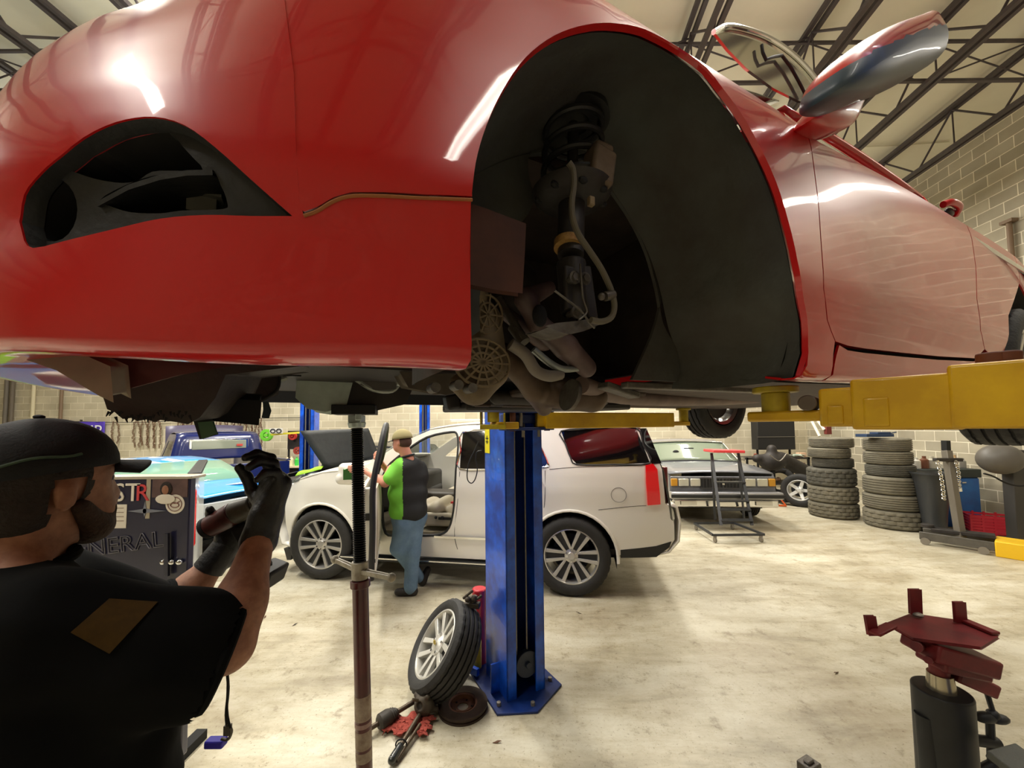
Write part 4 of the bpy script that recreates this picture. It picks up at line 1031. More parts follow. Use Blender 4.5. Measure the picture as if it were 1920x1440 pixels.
m = MB(); c = jp(1070); m.cyl(jp(1085), jp(1052), .031, n=28); m.build('nut_hub', MJW, tj, world=True, bevel=.003)
for px, py, dd in ((628, 1049, .06), (734, 1083, -.12)):
    e = at(px, py, 1.5+dd); m = MB()
    for o_ in (.012, -.012): m.bar(c+V((0, o_, .0)), e+V((0, o_*.5, 0)), .008, .016)
    m.ball(e, .016, 14); m.build('handle_bar', MJW, tj, world=True, bevel=.002)
m = MB(); m.cyl(jp(802), jp(792), .03, .034, 24); m.box(jp(786), (.05, .05, .03)); m.cyl(at2(672, 788, 1.47), at2(672, 770, 1.47), .012, n=14); m.build('saddle', M('saddle_alloy', (186, 200, 200), .4, metal=.5), tj, world=True, bevel=.003)
m = MB(); c = at2(667, 769); m.box(c, (.155, .12, .036), R=Matrix.Rotation(.25, 3, 'Z')); m.build('rubber_block', M('black_block', (20, 20, 21), .6), tj, world=True, bevel=.002)
MTAG = M('label_white', (176, 160, 140), .6, noise=(40, .8, (120, 96, 80)))
for py0, py1 in ((1300, 1345), (1365, 1398), (1403, 1422)):
    m = MB(); m.cyl(jp(py1), jp(py0), .0296, n=28); v = m; me = m.build('jack_label', MTAG if py0 > 1299 else MTAG, tj, world=True)
m = MB(); m.cyl(jp(1358), jp(1350), .0305, n=28); m.build('jack_band', M('band', (150, 120, 112), .5), tj, world=True)

# ---- loose front wheel leaning on the post
nw = V((-.735, -.323, .584)).normalized()
cw = at(834, 1186, 2.68)
tw = thing('car_wheel', 'alloy car wheel with tire leaning against the blue hoist post', 'wheel', frame_z((cw.x, cw.y, .34), nw, (0, 0, 1)))
def I4(): return Matrix.Identity(4)
Rw = .297
lowest = Rw*sqrt(1-nw.z**2)+.1*nw.z*.75
tw.matrix_world = frame_z((cw.x, cw.y, lowest), nw); TM[tw.name] = tw.matrix_world.copy()
wheel_parts(tw, I4(), Rw, .20, .212, 'ten', mat_sp=M('silver_wheel', (206, 204, 196), .35, metal=.5))
m = MB(); hw_ = .1125*.75
m.box((0, 0, .086), (.046, .012, .004)); m.box((0, 0, .086), (.018, .020, .004)); m.build('gold_badge', M('badge', (200, 176, 90), .3, metal=.8), tw)
# caliper sitting on the tire
upip = (V((0, 0, 1))-nw*nw.z).normalized(); cc = V((cw.x, cw.y, lowest))+upip*(Rw+.028); cref = at(864, 1098, 2.58)
t = thing('brake_caliper', 'rusty brake caliper bracket resting on top of the leaning wheel', 'brake caliper', cc)
MIRON = M('old_iron', (92, 84, 72), .6, metal=.4, noise=(18, .8, (54, 46, 38)))
def wat(px, py, Y): return at(px, py, Y)-cref+cc
m = MB(); m.bar(wat(850, 1102, 2.58), wat(880, 1104, 2.56), .05, .035); m.bar(wat(858, 1092, 2.56), wat(874, 1088, 2.6), .04, .03); m.build('caliper_body', MIRON, t, world=True, bevel=.005)
for a, b in (((847, 1090), (864, 1076)), ((862, 1100), (882, 1086))):
    m = MB(); m.cyl(wat(*a, 2.56), wat(*b, 2.55), .009, n=12); m.ball(wat(*b, 2.55), .011, 10); m.build('guide_pin', MIRON, t, world=True)
m = MB(); m.ball(wat(856, 1092, 2.55), (.022, .02, .02), 14); m.ball(wat(868, 1090, 2.55), (.02, .02, .022), 14); m.build('piston', MIRON, t, world=True)
# brake disc
c = atz(868, 1318, .03)
t = thing('brake_disc', 'rusty brake disc lying flat on the floor beside the hoist post', 'brake disc', (c.x, c.y, 0))
m = MB(); m.lathe([(.085, .0), (.155, 0), (.155, .012), (.148, .013), (.148, .021), (.155, .022), (.155, .036), (.092, .036), (.085, .03)], 56, closed=True); m.build('friction_ring', M('disc_iron', (74, 58, 46), .5, metal=.5, noise=(14, .8, (44, 32, 26))), t, smooth=30)
m = MB(); m.lathe([(.09, .034), (.078, .03), (.074, .006), (.034, .005), (.034, .010), (.07, .011), (.072, .03)], 48, closed=False); m.build('hat', M('hat_rust', (130, 88, 62), .7, noise=(20, .9, (84, 52, 38))), t, smooth=30)
m = MB()
for i in range(5):
    a = 2*pi*i/5; m.cyl((cos(a)*.056, sin(a)*.056, .0105), (cos(a)*.056, sin(a)*.056, .0125), .007, n=12)
m.build('bolt_hole', MDARK, t)
# drive shafts
MSH = M('shaft_steel', (104, 92, 76), .45, metal=.6, noise=(14, .8, (64, 52, 42))); MBOOT = M('joint_boot', (58, 52, 42), .6, noise=(12, .6, (40, 34, 28)))
def fz(px, py, z): return atz(px, py, z)
def shaft(lab, pts, segs):
    c = pts[0]; t = thing('drive_shaft', lab, 'drive shaft', (c.x, c.y, 0), 'drive shafts on the floor'); return t
a, b = fz(690, 1368, .05), fz(812, 1294, .06); d = (b-a).normalized()
t = thing('drive_shaft', 'greasy drive shaft with rubber boot lying from the red jack to the wheel', 'drive shaft', (a.x, a.y, 0), 'drive shafts on the floor')
L_ = (b-a).length
m = MB(); m.cyl(a-d*.02, b, .014, n=16); m.build('shaft', MSH, t, world=True)
m = MB(); m.lathe([(0, 0), (.03, 0), (.044, .012), (.046, .06), (.042, .075), (.036, .08), (.04, .088), (.031, .094), (.035, .101), (.026, .107), (.028, .113), (.018, .125)], 28, frame_z(a+d*.06, d)); m.build('joint_boot', MBOOT, t, world=True)
m = MB(); m.lathe([(0, 0), (.05, .0), (.055, .02), (.05, .06), (.03, .075), (.0, .08)], 24, frame_z(b-d*.02, d)); m.build('outer_joint', MBOOT, t, world=True)
a, b = fz(735, 1425, .03), fz(800, 1318, .06); d = (b-a).normalized()
t = thing('drive_shaft', 'bare steel shaft with black sleeve end pointing at the camera', 'drive shaft', (a.x, a.y, 0), 'drive shafts on the floor')
m = MB(); m.cyl(a, b, .013, n=16); m.cyl(a+V((.022, .005, -.01)), a+(b-a)*.62+V((.03, 0, -.01)), .009, n=12); m.build('shaft', MSH, t, world=True)
m = MB(); m.cyl(a-d*.0, a+d*.085, .022, .02, 18); m.ball(a, .022, 16); m.build('sleeve', M('sleeve', (28, 32, 28), .3, coat=.5), t, world=True)
m = MB(); m.tube([a+d*.09+V((cos(q)*.03, 0, sin(q)*.03)) for q in [2*pi*i/20 for i in range(20)]], .004, 8, closed=True); m.build('ring', MDARK, t, world=True)
# knuckle and hub lump
c = fz(795, 1325, .07)
t = thing('steering_knuckle', 'dark cast iron steering knuckle lying between the shafts and brake disc', 'knuckle', (c.x, c.y, 0))
sdf_obj('knuckle_casting', [('e', tuple(c+V((0, 0, .01))), (.06, .05, .06), None), ('c', tuple(c+V((0, 0, .02))), tuple(c+V((-.05, .03, .05))), .03, .02), ('c', tuple(c), tuple(c+V((.07, .02, -.03))), .025, .018), ('c', tuple(c), tuple(c+V((.0, .07, .05))), .025, .016), ('c', tuple(c+V((0, 0, .03))), tuple(c+V((.03, -.03, .08))), .02, .014), ('-e', tuple(c+V((-.02, -.05, .03))), (.022, .04, .022), None)], MIRON, t, h=.006, k=.015)
m = MB(); m.ball(c+V((.02, .02, .07)), .012); m.cyl(c+V((-.03, -.02, .05)), c+V((-.06, -.04, .07)), .008, n=10); m.build('knuckle_stud', MSH, t, world=True)
# red rag
c = fz(765, 1358, .02)
t = thing('shop_rag', 'crumpled red shop rag under the drive shafts', 'rag', (c.x, c.y, 0))
m = MB(); rows = []
for i in range(26):
    r_ = []
    for j in range(18):
        x, y = (i/25-.5)*.26, (j/17-.5)*.14; e = 1-.25*sin(i*1.3)*sin(j*.9)
        r_.append(V((c.x+x*e+.01*sin(j*2.1), c.y+y*e+.02*sin(i*.5), .012+.012*abs(sin(i*.9+j*.5))+.010*abs(sin(j*1.1-i*.3)))))
    rows.append(r_)
m.grid(rows); m.build('rag_cloth', M('rag_red', (150, 62, 50), .9, bump=(80, .4)), t, world=True, sol=.004)
# red canister, yellow and blue stop block by the post foot
c = atz(897, 1262, .0)
t = thing('hydraulic_power_unit', 'red and yellow canister at the foot of the hoist post, behind the leaning wheel', 'canister', (c.x+.0, c.y+.12, 0))
m = MB(); m.cyl((0, .0, .0), (0, 0, .55), .055, n=28); m.build('red_tank', M('tank_red', (186, 30, 44), .4, coat=.3), t, bevel=.01)
m = MB(); m.cyl((-.01, -.10, .03), (-.01, -.10, .22), .032, n=24); m.box((-.03, -.07, .12), (.02, .05, .2)); m.build('yellow_cap', M('cap_yellow', (222, 190, 40), .45), t, bevel=.004)
m = MB(); m.box((-.06, -.15, .05), (.16, .03, .05), R=Matrix.Rotation(-.6, 3, 'Z')); m.build('blue_bracket', MBLUE, t, bevel=.004)

# ---- gearbox jack at the lower right
def g_(px, py, Y=1.08): return at(px, py, Y)
base = g_(1768, 1440); 
t = thing('transmission_jack', 'upright black transmission jack with red saddle plate in the lower right corner', 'jack', (base.x, base.y, 0))
MRD2 = M('dull_red', (134, 32, 36), .5, noise=(12, .6, (92, 22, 26))); MBK2 = M('jack_black', (38, 40, 42), .5, noise=(12, .6, (24, 25, 26)))
ctop = g_(1765, 1292); tilt = (g_(1765, 1292)-g_(1775, 1440)).normalized()
cfoot = ctop-tilt*(ctop.z/tilt.z)
m = MB(); m.cyl(cfoot+tilt*.12, ctop, .060, n=36); m.build('cylinder', MBK2, t, world=True, bevel=.004)
m = MB(); m.cyl(cfoot+tilt*.1+V((-.055, -.03, 0)), g_(1737, 1340), .024, n=20); m.build('side_tube', MBK2, t, world=True)
m = MB(); m.cyl(ctop, g_(1762, 1262), .030, .026, 24); m.build('ram', M('ram_chrome', (180, 172, 150), .25, metal=.8), t, world=True)
m = MB(); m.cyl(g_(1762, 1270), g_(1760, 1225), .021, n=20); m.build('ram_top', MRD2, t, world=True)
zp = 1.2
pl = [atz(px, py, zp) for px, py in ((1664, 1168), (1710, 1150), (1800, 1163), (1872, 1191), (1838, 1212), (1712, 1195))]
m = MB(); P = pl; Q = [p-V((0, 0, .008)) for p in P]; n = len(P); m.add(P+Q, [tuple(range(n)), tuple(range(2*n-1, n-1, -1))]+[(i, (i+1) % n, n+(i+1) % n, n+i) for i in range(n)]); m.build('saddle_plate', MRD2, t, world=True, bevel=.002)
def upright(px0, px1, py0, py1, Y, lean=0):
    a, b = at(px0, py1, Y), at(px1, py1, Y); c, d = at(px1+lean, py0, Y), at(px0+lean, py0, Y)
    m = MB(); P = [a, b, c, d]; Q = [p+V((0, .008, 0)) for p in P]; m.add(P+Q, [(0, 1, 2, 3), (7, 6, 5, 4)]+[(i, (i+1) % 4, (i+1) % 4+4, i+4) for i in range(4)]); m.build('corner_finger', MRD2, t, world=True, bevel=.001)
upright(1709, 1730, 1106, 1152, 1.16, -2); upright(1794, 1814, 1130, 1168, 1.12, -3); upright(1630, 1648, 1156, 1192, 1.08, -6)
for a, b in (((1640, 1188), (1672, 1172)), ((1800, 1160), (1868, 1188))):
    m = MB(); m.bar(atz(*a, zp+.006), atz(*b, zp+.006), .025, .008); m.build('finger_strap', MRD2, t, world=True, bevel=.002)
m = MB(); m.ball(atz(1720, 1152, zp+.008), (.014, .014, .006), 12); m.build('wing_nut', MCAB, t, world=True)
m = MB(); m.bar(g_(1722, 1208), g_(1838, 1240), .10, .045); m.bar(g_(1745, 1225), g_(1832, 1244), .08, .06); m.build('tilt_bracket', MRD2, t, world=True, bevel=.006)
m = MB(); m.bar(g_(1782, 1258), g_(1855, 1290), .05, .035); m.bar(g_(1832, 1232), g_(1842, 1278), .03, .02); m.build('tilt_lever', MRD2, t, world=True, bevel=.005)
m = MB(); m.cyl(g_(1718, 1213, 1.03), g_(1726, 1210, 1.1), .012, n=14); m.cyl(g_(1740, 1238, 1.03), g_(1745, 1236, 1.08), .009, n=12); m.build('tilt_knob', MRD2, t, world=True)
m = MB(); m.cyl(g_(1850, 1298), g_(1865, 1345), .006, n=10); m.cyl(g_(1856, 1352), g_(1860, 1435), .009, n=10); m.build('screw_rod', MBK2, t, world=True)
m = MB(); m.ball(g_(1848, 1345), (.03, .015, .014), 14); m.ball(g_(1872, 1348), (.028, .015, .012), 14); m.ball(g_(1862, 1340), .014, 12); m.build('wing_handle', MBK2, t, world=True)
m = MB(); m.cyl(g_(1812, 1385), g_(1870, 1393), .014, n=14); m.cyl(g_(1835, 1446), g_(1905, 1412), .012, n=12); m.build('pump_arm', MBK2, t, world=True)
m = MB(); m.bar(g_(1875, 1405, 1.0), g_(1935, 1450, .95), .10, .02); 
m.build('foot_pedal', M('pedal', (84, 86, 80), .6, bump=(60, .5)), t, world=True, bevel=.003)
m = MB(); c = g_(1795, 1415); m.cyl(c-tilt*.25, c+tilt*.025, .036, n=24); m.build('wooden_sleeve', M('tan_sleeve', (160, 136, 92), .7, noise=(9, .7, (120, 96, 62))), t, world=True, bevel=.003)
m = MB(); m.box((cfoot.x, cfoot.y, .09), (.5, .09, .06)); m.box((cfoot.x, cfoot.y, .09), (.09, .5, .06)); m.build('leg_frame', MBK2, t, world=True, bevel=.006)
for dx, dy in ((-.25, 0), (.25, 0), (0, -.25), (0, .25)):
    m = MB(); m.cyl((cfoot.x+dx-.012, cfoot.y+dy, .035), (cfoot.x+dx+.012, cfoot.y+dy, .035), .035, n=20); m.build('caster', MDARK, t, world=True)
c = at(1505, 1436, 1.9)

# litter on the floor
for px, py, k, lab in ((932, 1393, 0, 'dry brown leaf on the floor below the brake disc'), (553, 1172, 1, 'rust coloured scrap on the floor left of the red jack'), (497, 1158, 2, 'small dark flake on the floor beside the raised elbow'), (1085, 1150, 3, 'dark curl of dirt on the floor right of the hoist post'), (1568, 1262, 4, 'small dark twig on the open floor left of the red saddle')):
    c = atz(px, py, 0); t = thing('floor_debris', lab, 'debris', zrot((c.x, c.y, .002), k*50))
    m = MB(); m.grid([[V((x, y*(1-abs(x)/.03)*.9+.001*sin(x*90), .004+.004*sin(x*80+y*50))) for y in np.linspace(-.008, .008, 4)] for x in np.linspace(-.026, .026, 8)]); m.build('flake', M('debris%d' % (k % 2), [(92, 60, 40), (60, 50, 42)][k % 2], .8), t, sol=.001)
c = atz(1512, 1445, 0)
t = thing('steel_block', 'small steel block at the bottom edge left of the transmission jack', 'block', zrot((c.x, c.y-.02, 0), 25))
m = MB(); m.box((0, 0, .03), (.09, .07, .06)); m.box((.0, 0, .065), (.05, .03, .012)); m.build('block_body', MGREY, t, bevel=.006)
# ================================================================== SILVER LARGE VEHICLE BEHIND
MSIL = M('pearl_silver', (232, 229, 220), .32, metal=.1, coat=.7); MTRIM = M('black_cladding', (30, 30, 30), .5)
MPRIV = M('privacy_glass', (16, 14, 15), .05, spec=.9, coat=.6); MTAN = M('tan_leather', (190, 180, 158), .55); MTAND = M('tan_dark', (140, 130, 108), .6)
MREDL = M('tail_red', (200, 12, 22), .2, coat=1, emit=((255, 20, 25), .12)); MREDD = M('tail_dark', (110, 12, 16), .2, coat=1)
SX, SL = V((-.984, .178, 0)).normalized(), None
SUVM = frame((.778, 5.064, 0), SX); SY = (SUVM.to_3x3() @ V((0, 1, 0)))
SUVI = SUVM.inverted(); HW = 1.0
suv = thing('large_suv', 'pearl silver family utility vehicle with its front door open', 'car', SUVM)
def sw(x, z):                                        # half width of the body
    w = HW-.13*sstep(2.9, 3.6, x)**1.6-.03*sstep(-.6, -1.05, x)
    w -= .28*max(0, z-1.28)**1.15
    w -= .015*(1-sstep(.45, .75, z)); w += .012*sstep(.9, 1.1, z)*(1-sstep(1.1, 1.28, z))
    return w
def sv(px, py, y=HW):
    p = SUVI @ onplane(px, py, SUVM @ V((0, y, 0)), SY); return (p.x, p.z)
def nside(s):
    def f(x, z):
        e = .01; dx = (sw(x+e, z)-sw(x-e, z))/(2*e); dz = (sw(x, z+e)-sw(x, z-e))/(2*e); return V((-dx, s, -dz)).normalized() if s > 0 else V((-dx, -1, -dz)).normalized()
    return f
def upz(px, py):                                     # trace on the leaning upper part
    y = HW
    for _ in range(6):
        x, z = sv(px, py, y); y = sw(x, z)
    return (x, z)
TR = lambda pts: [upz(*p) for p in pts]
fr, rr_ = 2.93, 0.0
def archpts(x0, r, n=18, zb=.30, zc=.41, rx=None): 
    rx = rx or r
    return [(x0-rx, zb)]+[(x0-rx*cos(pi*i/n), zc+r*sin(pi*i/n)) for i in range(n+1)]+[(x0+rx, zb)]
top = [(-.93, 1.32), (-.86, 1.54), (-.74, 1.73), (-.50, 1.78), (.5, 1.80), (1.2, 1.79), (1.60, 1.74), (1.93, 1.60), (2.36, 1.33), (2.46, 1.28), (2.9, 1.24), (3.3, 1.13), (3.46, 1.02), (3.50, .85), (3.49, .6), (3.42, .40)]
body = [(-.96, .50), (-1.03, .62), (-1.03, .76), (-1.01, .93), (-.95, .98)]+top+archpts(fr, .46, zb=.36)[::-1]+[(2.3, .33), (.55, .33)]+archpts(rr_, .46, zb=.44)[::-1]+[(-.6, .47)]
# rear quarter glass, rear door glass, front door opening traced from the photograph
qg = crom2(TR([(1052, 808), (1120, 803), (1192, 803), (1206, 835), (1219, 868), (1150, 871), (1080, 871), (1066, 845)]), 2)
qg = TR([(1052, 808), (1120, 803), (1192, 802), (1206, 835), (1219, 868), (1150, 871), (1082, 871), (1070, 858), (1060, 832)])
rg = TR([(868, 810), (940, 806), (1000, 806), (1014, 838), (1027, 868), (1020, 876), (940, 879), (862, 879), (864, 845)])
dopen = crom2(TR([(722, 880), (760, 846), (800, 820), (845, 810), (857, 815), (859, 840), (855, 880), (853, 920), (850, 960), (842, 990), (825, 1003), (790, 1005), (745, 1005), (722, 1000), (716, 960), (716, 920)]), 3)
panel('body_side', body, lambda x, z: V((x, sw(x, z), z)), MSIL, suv, holes=[rg, dopen, qg], h=.09, th=.03, nfn=nside(1))
panel('body_side', body, lambda x, z: V((x, -sw(x, z), z)), MSIL, suv, holes=[[(1.25, 1.28), (1.2, 1.66), (1.62, 1.66), (2.1, 1.3)]], h=.14, th=.03, nfn=nside(-1))
def inset(pts, k=.0): return pts
for pts, nm in ((qg, 'quarter_window'), (rg, 'rear_door_window')):
    panel(nm, pts, lambda x, z: V((x, sw(x, z)-.008, z)), MPRIV, suv, h=.12, th=.005, nfn=nside(1))
    m = MB(); m.tube([V((x, sw(x, z)+.002, z)) for x, z in crom2(pts, 3)], .009, 6, closed=True); m.build('window_trim', MCHR if nm[0] == 'r' else MTRIM, suv)
# black glass of the last pillar wrapping to the tailgate
dp = TR([(1196, 803), (1212, 803), (1240, 868), (1222, 870), (1208, 836)])
panel('pillar_glass', [(p[0], p[1]) for p in dp], lambda x, z: V((x, sw(x, z)+.004, z)), MPRIV, suv, h=.08, th=.01, nfn=nside(1))
def strip(name, pts, mat, crown=.03, k=11, inn=.0, wf=None, closeends=False, th=.02):
    rows = []
    for x, z in pts:
        w = (wf(x, z) if wf else sw(x, z))-inn; rows.append([V((x, w*t, z+crown*(1-t*t))) for t in np.linspace(-1, 1, k)])
    m = MB(); m.grid(rows); return m.build(name, mat, suv, sol=th)
strip('roof', crom2(top[2:7], 3, False), MSIL, .035)
strip('windshield', crom2(top[6:9], 4, False), M('clear_pane', (190, 205, 198), .05, alpha=.22), .03)
strip('hood', crom2(top[8:12], 4, False), MSIL, .05)
strip('front_fascia', [(3.40, 1.08), (3.52, 1.0), (3.60, .9), (3.62, .6), (3.55, .36), (3.3, .34)], MSIL, .0)
strip('tailgate', [(-.72, 1.74), (-.86, 1.55), (-.95, 1.30), (-1.0, 1.0), (-1.02, .8)], MPRIV, .0)
strip('rear_bumper', [(-.97, .98), (-1.07, .95), (-1.10, .8), (-1.08, .60), (-.98, .48), (-.8, .44)], MSIL, .0)
m = MB(); m.box((1.22, 0, .42), (3.9, 1.6, .06)); m.build('floor_pan', MTRIM, suv)
# lower valance, running board, wheel well liners
lv = TR([(1143, 1028), (1144, 1040), (1215, 1036), (1248, 1020), (1252, 1012), (1236, 1018)])
panel('rear_valance', [(-.50, .50), (-.50, .42), (-.85, .44), (-.98, .54), (-1.0, .60), (-.85, .55)], lambda x, z: V((x, sw(x, z)+.003, z)), MTRIM, suv, h=.06, th=.04, nfn=nside(1))
m = MB(); m.box((1.55, .96, .285), (2.15, .16, .04)); m.build('running_board', MTRIM, suv, bevel=.01)
m = MB(); m.box((1.55, 1.042, .30), (2.15, .012, .012)); m.build('board_trim', MCHR, suv)
m = MB(); m.box((1.0, 1.012, .56), (1.0, .012, .022)); m.build('door_molding', MCHR, suv)
for x0 in (fr, rr_):
    for s in (1, -1):
        m = MB(); a = archpts(x0, .46, zb=.3)
        m.grid([[V((x, s*(sw(x, z)-.004), z)) for x, z in a], [V((x, s*.62, z)) for x, z in a]]); m.add([V((x, s*.62, z)) for x, z in a], [tuple(range(len(a)))]); m.build('wheel_well', MDARK, suv)
m = MB()
for x0 in (fr, rr_):
    pass
for x0, y in ((fr, .885), (rr_, .885), (fr, -.885), (rr_, -.885)):
    e = bpy.data.objects.new('wheel', None); COL.objects.link(e); e.parent = suv; TM[e.name] = SUVM
    s = 1 if y > 0 else -1
    wheel_parts(e, frame_z((x0, y, .408), (0, s, 0)), .408, .26, .282, 'double6', mat_sp=M('polished_alloy', (196, 194, 190), .3, metal=.7))
# raised flare over the arches
for x0 in (fr, rr_):
    a = archpts(x0, .475, zb=.36); m = MB(); m.tube([V((x, sw(x, z)+.0, z)) for x, z in a], .016, 8); m.build('arch_lip', MSIL, suv)
# tail lamp, tank flap, door handle, seams
tl = TR([(1210, 872), (1224, 869), (1232, 880), (1238, 945), (1214, 947), (1211, 905)])
panel('tail_lamp', tl, lambda x, z: V((x, sw(x, z)+.02, z)), MREDL, suv, h=.05, th=.05, nfn=nside(1))
m = MB(); m.box((-.965, .86, 1.16), (.06, .12, .36)); m.build('lamp_return', MREDD, suv, bevel=.01)
m = MB(); 
c = upz(1160, 928)
m.tube([V((c[0]+.075*cos(a), sw(*c)+.001, c[1]+.075*sin(a))) for a in [2*pi*i/32 for i in range(32)]], .0022, 6, closed=True); m.build('fuel_flap_seam', M('seam_grey', (110, 108, 104), .6), suv)
MSEAM = M('seam_dark', (60, 58, 56), .7)
for pts in ([(1022, 882), (1022, 925), (1020, 952)], [(1242, 868), (1190, 873), (1082, 876), (1030, 880)], [(862, 884), (858, 940), (852, 1000), (858, 1030)], [(1122, 956), (1180, 950), (1212, 948)]):
    m = MB(); q = TR(pts); m.tube([V((x, sw(x, z)+.0, z)) for x, z in q], .003, 6, smoothn=4); m.build('panel_seam', MSEAM, suv)
c = upz(1002, 905); m = MB(); m.tube([V((c[0]-.08, sw(*c), c[1])), V((c[0]-.06, sw(*c)+.03, c[1])), V((c[0]+.06, sw(*c)+.03, c[1])), V((c[0]+.08, sw(*c), c[1]))], .010, 8, smoothn=4); m.build('door_handle', MCHR, suv)
m = MB(); m.bar((-.5, .72, 1.84), (1.4, .75, 1.85), .03, .03); m.build('roof_rail', MSIL, suv, bevel=.008)
m = MB(); m.bar((-.5, -.72, 1.84), (1.4, -.75, 1.85), .03, .03); m.build('roof_rail', MSIL, suv, bevel=.008)
# lamp at the nose and lower front corner
hl = TR([(545, 903), (566, 893), (560, 902), (546, 907)])
panel('headlamp', hl, lambda x, z: V((x, sw(x, z)+.006, z)), MCG, suv, h=.05, th=.02, nfn=nside(1))
m = MB(); q = TR([(532, 1028), (548, 1030), (545, 1050), (538, 1050)]); m.add([V((x, sw(x, z)+.0, z)) for x, z in q]+[V((x, sw(x, z)-.15, z)) for x, z in q], [(0, 1, 2, 3), (7, 6, 5, 4), (0, 4, 5, 1), (1, 5, 6, 2), (2, 6, 7, 3), (3, 7, 4, 0)]); m.build('air_dam', MTRIM, suv)
print('SUV', [tuple(round(a,2) for a in upz(*p)) for p in ((1262,985),(1257,945),(1240,948),(1228,868),(1195,803),(1150,1028),(1250,1010),(535,920),(530,1000),(545,905),(690,862),(1000,795),(820,797),(1067,1112),(605,1083),(1122,956),(1137,1028),(1010,985),(530,1030))])
# ---- cabin seen through the opening
m = MB(); m.tube([V((x, sw(x, z)-.012, z)) for x, z in dopen], .016, 8, closed=True); m.build('door_seal', MTRIM, suv)
m = MB(); m.box((1.5, 0, .52), (2.4, 1.6, .06)); m.build('cabin_floor', MTAND, suv)
m = MB(); m.box((2.25, 0, .95), (.35, 1.6, .34)); m.box((2.2, -.4, .75), (.3, .7, .3)); m.build('dashboard', M('dash', (54, 52, 48), .6), suv, bevel=.05, bseg=3)
m = MB(); m.box((1.6, 0, .74), (1.0, .34, .32)); m.build('centre_console', M('console', (70, 64, 56), .5), suv, bevel=.03)
m = MB(); cst = V((1.98, .42, 1.08)); nst = V((-.85, 0, .5)).normalized(); fm = frame_z(cst, nst)
m.tube([fm @ V((.19*cos(a), .19*sin(a), 0)) for a in [2*pi*i/32 for i in range(32)]], .016, 10, closed=True); m.ball(cst, (.03, .09, .07), 14); m.bar(fm @ V((-.18, 0, 0)), fm @ V((.18, 0, 0)), .02, .04); m.build('steering_wheel', MTRIM, suv)
def seat(y, x0, nm):
    prims = [('c', (x0+.5, y-.18, .78), (x0+.5, y+.18, .78), .09, .09), ('c', (x0+.08, y-.18, .76), (x0+.08, y+.18, .76), .10, .10), ('c', (x0+.3, y-.2, .80), (x0+.3, y+.2, .80), .09, .09), ('c', (x0+.0, y-.18, .85), (x0-.2, y-.16, 1.32), .09, .08), ('c', (x0+.0, y+.18, .85), (x0-.2, y+.16, 1.32), .09, .08), ('c', (x0+.0, y, .85), (x0-.2, y, 1.38), .09, .08), ('c', (x0-.23, y-.08, 1.52), (x0-.23, y+.08, 1.52), .065, .065), ('c', (x0-.2, y, 1.3), (x0-.23, y, 1.5), .03, .03)]
    return sdf_obj(nm, prims, MTAN, suv, h=.03, k=.08, world=False)
seat(.45, 1.30, 'driver_seat'); seat(-.45, 1.30, 'passenger_seat')
m = MB(); m.box((1.45, .72, .68), (.55, .06, .16)); m.build('seat_side_trim', MTAN, suv, bevel=.03, bseg=3)
m = MB(); m.box((1.45, .756, .70), (.2, .01, .03)); m.ball((1.5, .76, .71), .02, 10); m.ball((1.58, .76, .71), .018, 10); m.build('seat_switch', MTRIM, suv)
m = MB(); m.box((1.35, .7, .88), (.12, .05, .02)); m.build('red_tool_on_seat', M('tool_red', (190, 40, 40), .5), suv)
m = MB(); m.cyl((1.02, .80, .5), (1.0, .72, 1.75), .05, .045, 16); m.build('inner_pillar', MTAN, suv)
m = MB(); m.cyl((1.85, .78, 1.62), (2.3, .86, 1.22), .03, n=12); m.build('front_pillar', MTAN, suv)
# bulb highlight: clear side glass of the far door lets the wall show
# ---- open front door, swung out on its front hinge, seen almost edge on
hx, hy = 2.22, sw(2.22, .8)+.01
DM = SUVM @ Matrix.Translation((hx, hy, 0)) @ Matrix.Rotation(radians(-63), 4, 'Z')     # local -X runs along the door
dd = bpy.data.objects.new('front_door', None); COL.objects.link(dd); dd.parent = suv; dd.matrix_local = SUVI @ DM; TM[dd.name] = DM
def dW(x, z): return .05-.2*max(0, z-1.28)
pd = [(-.02, .45), (-1.02, .45), (-1.10, .62), (-1.14, .95), (-1.14, 1.26), (-.0, 1.24), (.0, .8)]
panel('door_skin', pd, lambda x, z: V((x, .05+.03*sin(pi*min(1, max(0, (z-.4)/.9))), z)), MSIL, dd, h=.1, th=.03, nfn=lambda a, b: V((0, 1, 0)))
panel('door_card', [(-.05, .5), (-1.0, .5), (-1.06, .65), (-1.08, 1.22), (-.05, 1.2)], lambda x, z: V((x, -.06-.02*sin(pi*(z-.5)/.75), z)), MTAN, dd, h=.1, th=.05, nfn=lambda a, b: V((0, -1, 0)))
m = MB(); m.box((-1.10, 0, .86), (.05, .14, .78)); m.box((-.02, 0, .86), (.04, .14, .7)); m.box((-.55, 0, .47), (1.04, .13, .04)); m.build('door_edge', MSIL, dd, bevel=.015)
m = MB(); m.tube([V((-1.13, -.03, .46)), V((-1.15, -.04, .9)), V((-1.15, -.04, 1.26)), V((-1.10, -.09, 1.55)), V((-1.0, -.13, 1.76)), V((-.8, -.14, 1.78)), V((-.4, -.1, 1.52)), V((-.05, -.02, 1.24))], .026, 8, smoothn=4); m.build('window_frame', MTRIM, dd)
m = MB(); m.box((-1.128, .0, 1.0), (.01, .05, .06)); m.build('door_latch', MTRIM, dd)
m = MB(); m.box((-1.13, -.05, .62), (.01, .03, .03)); m.build('latch_hole', MTRIM, dd)
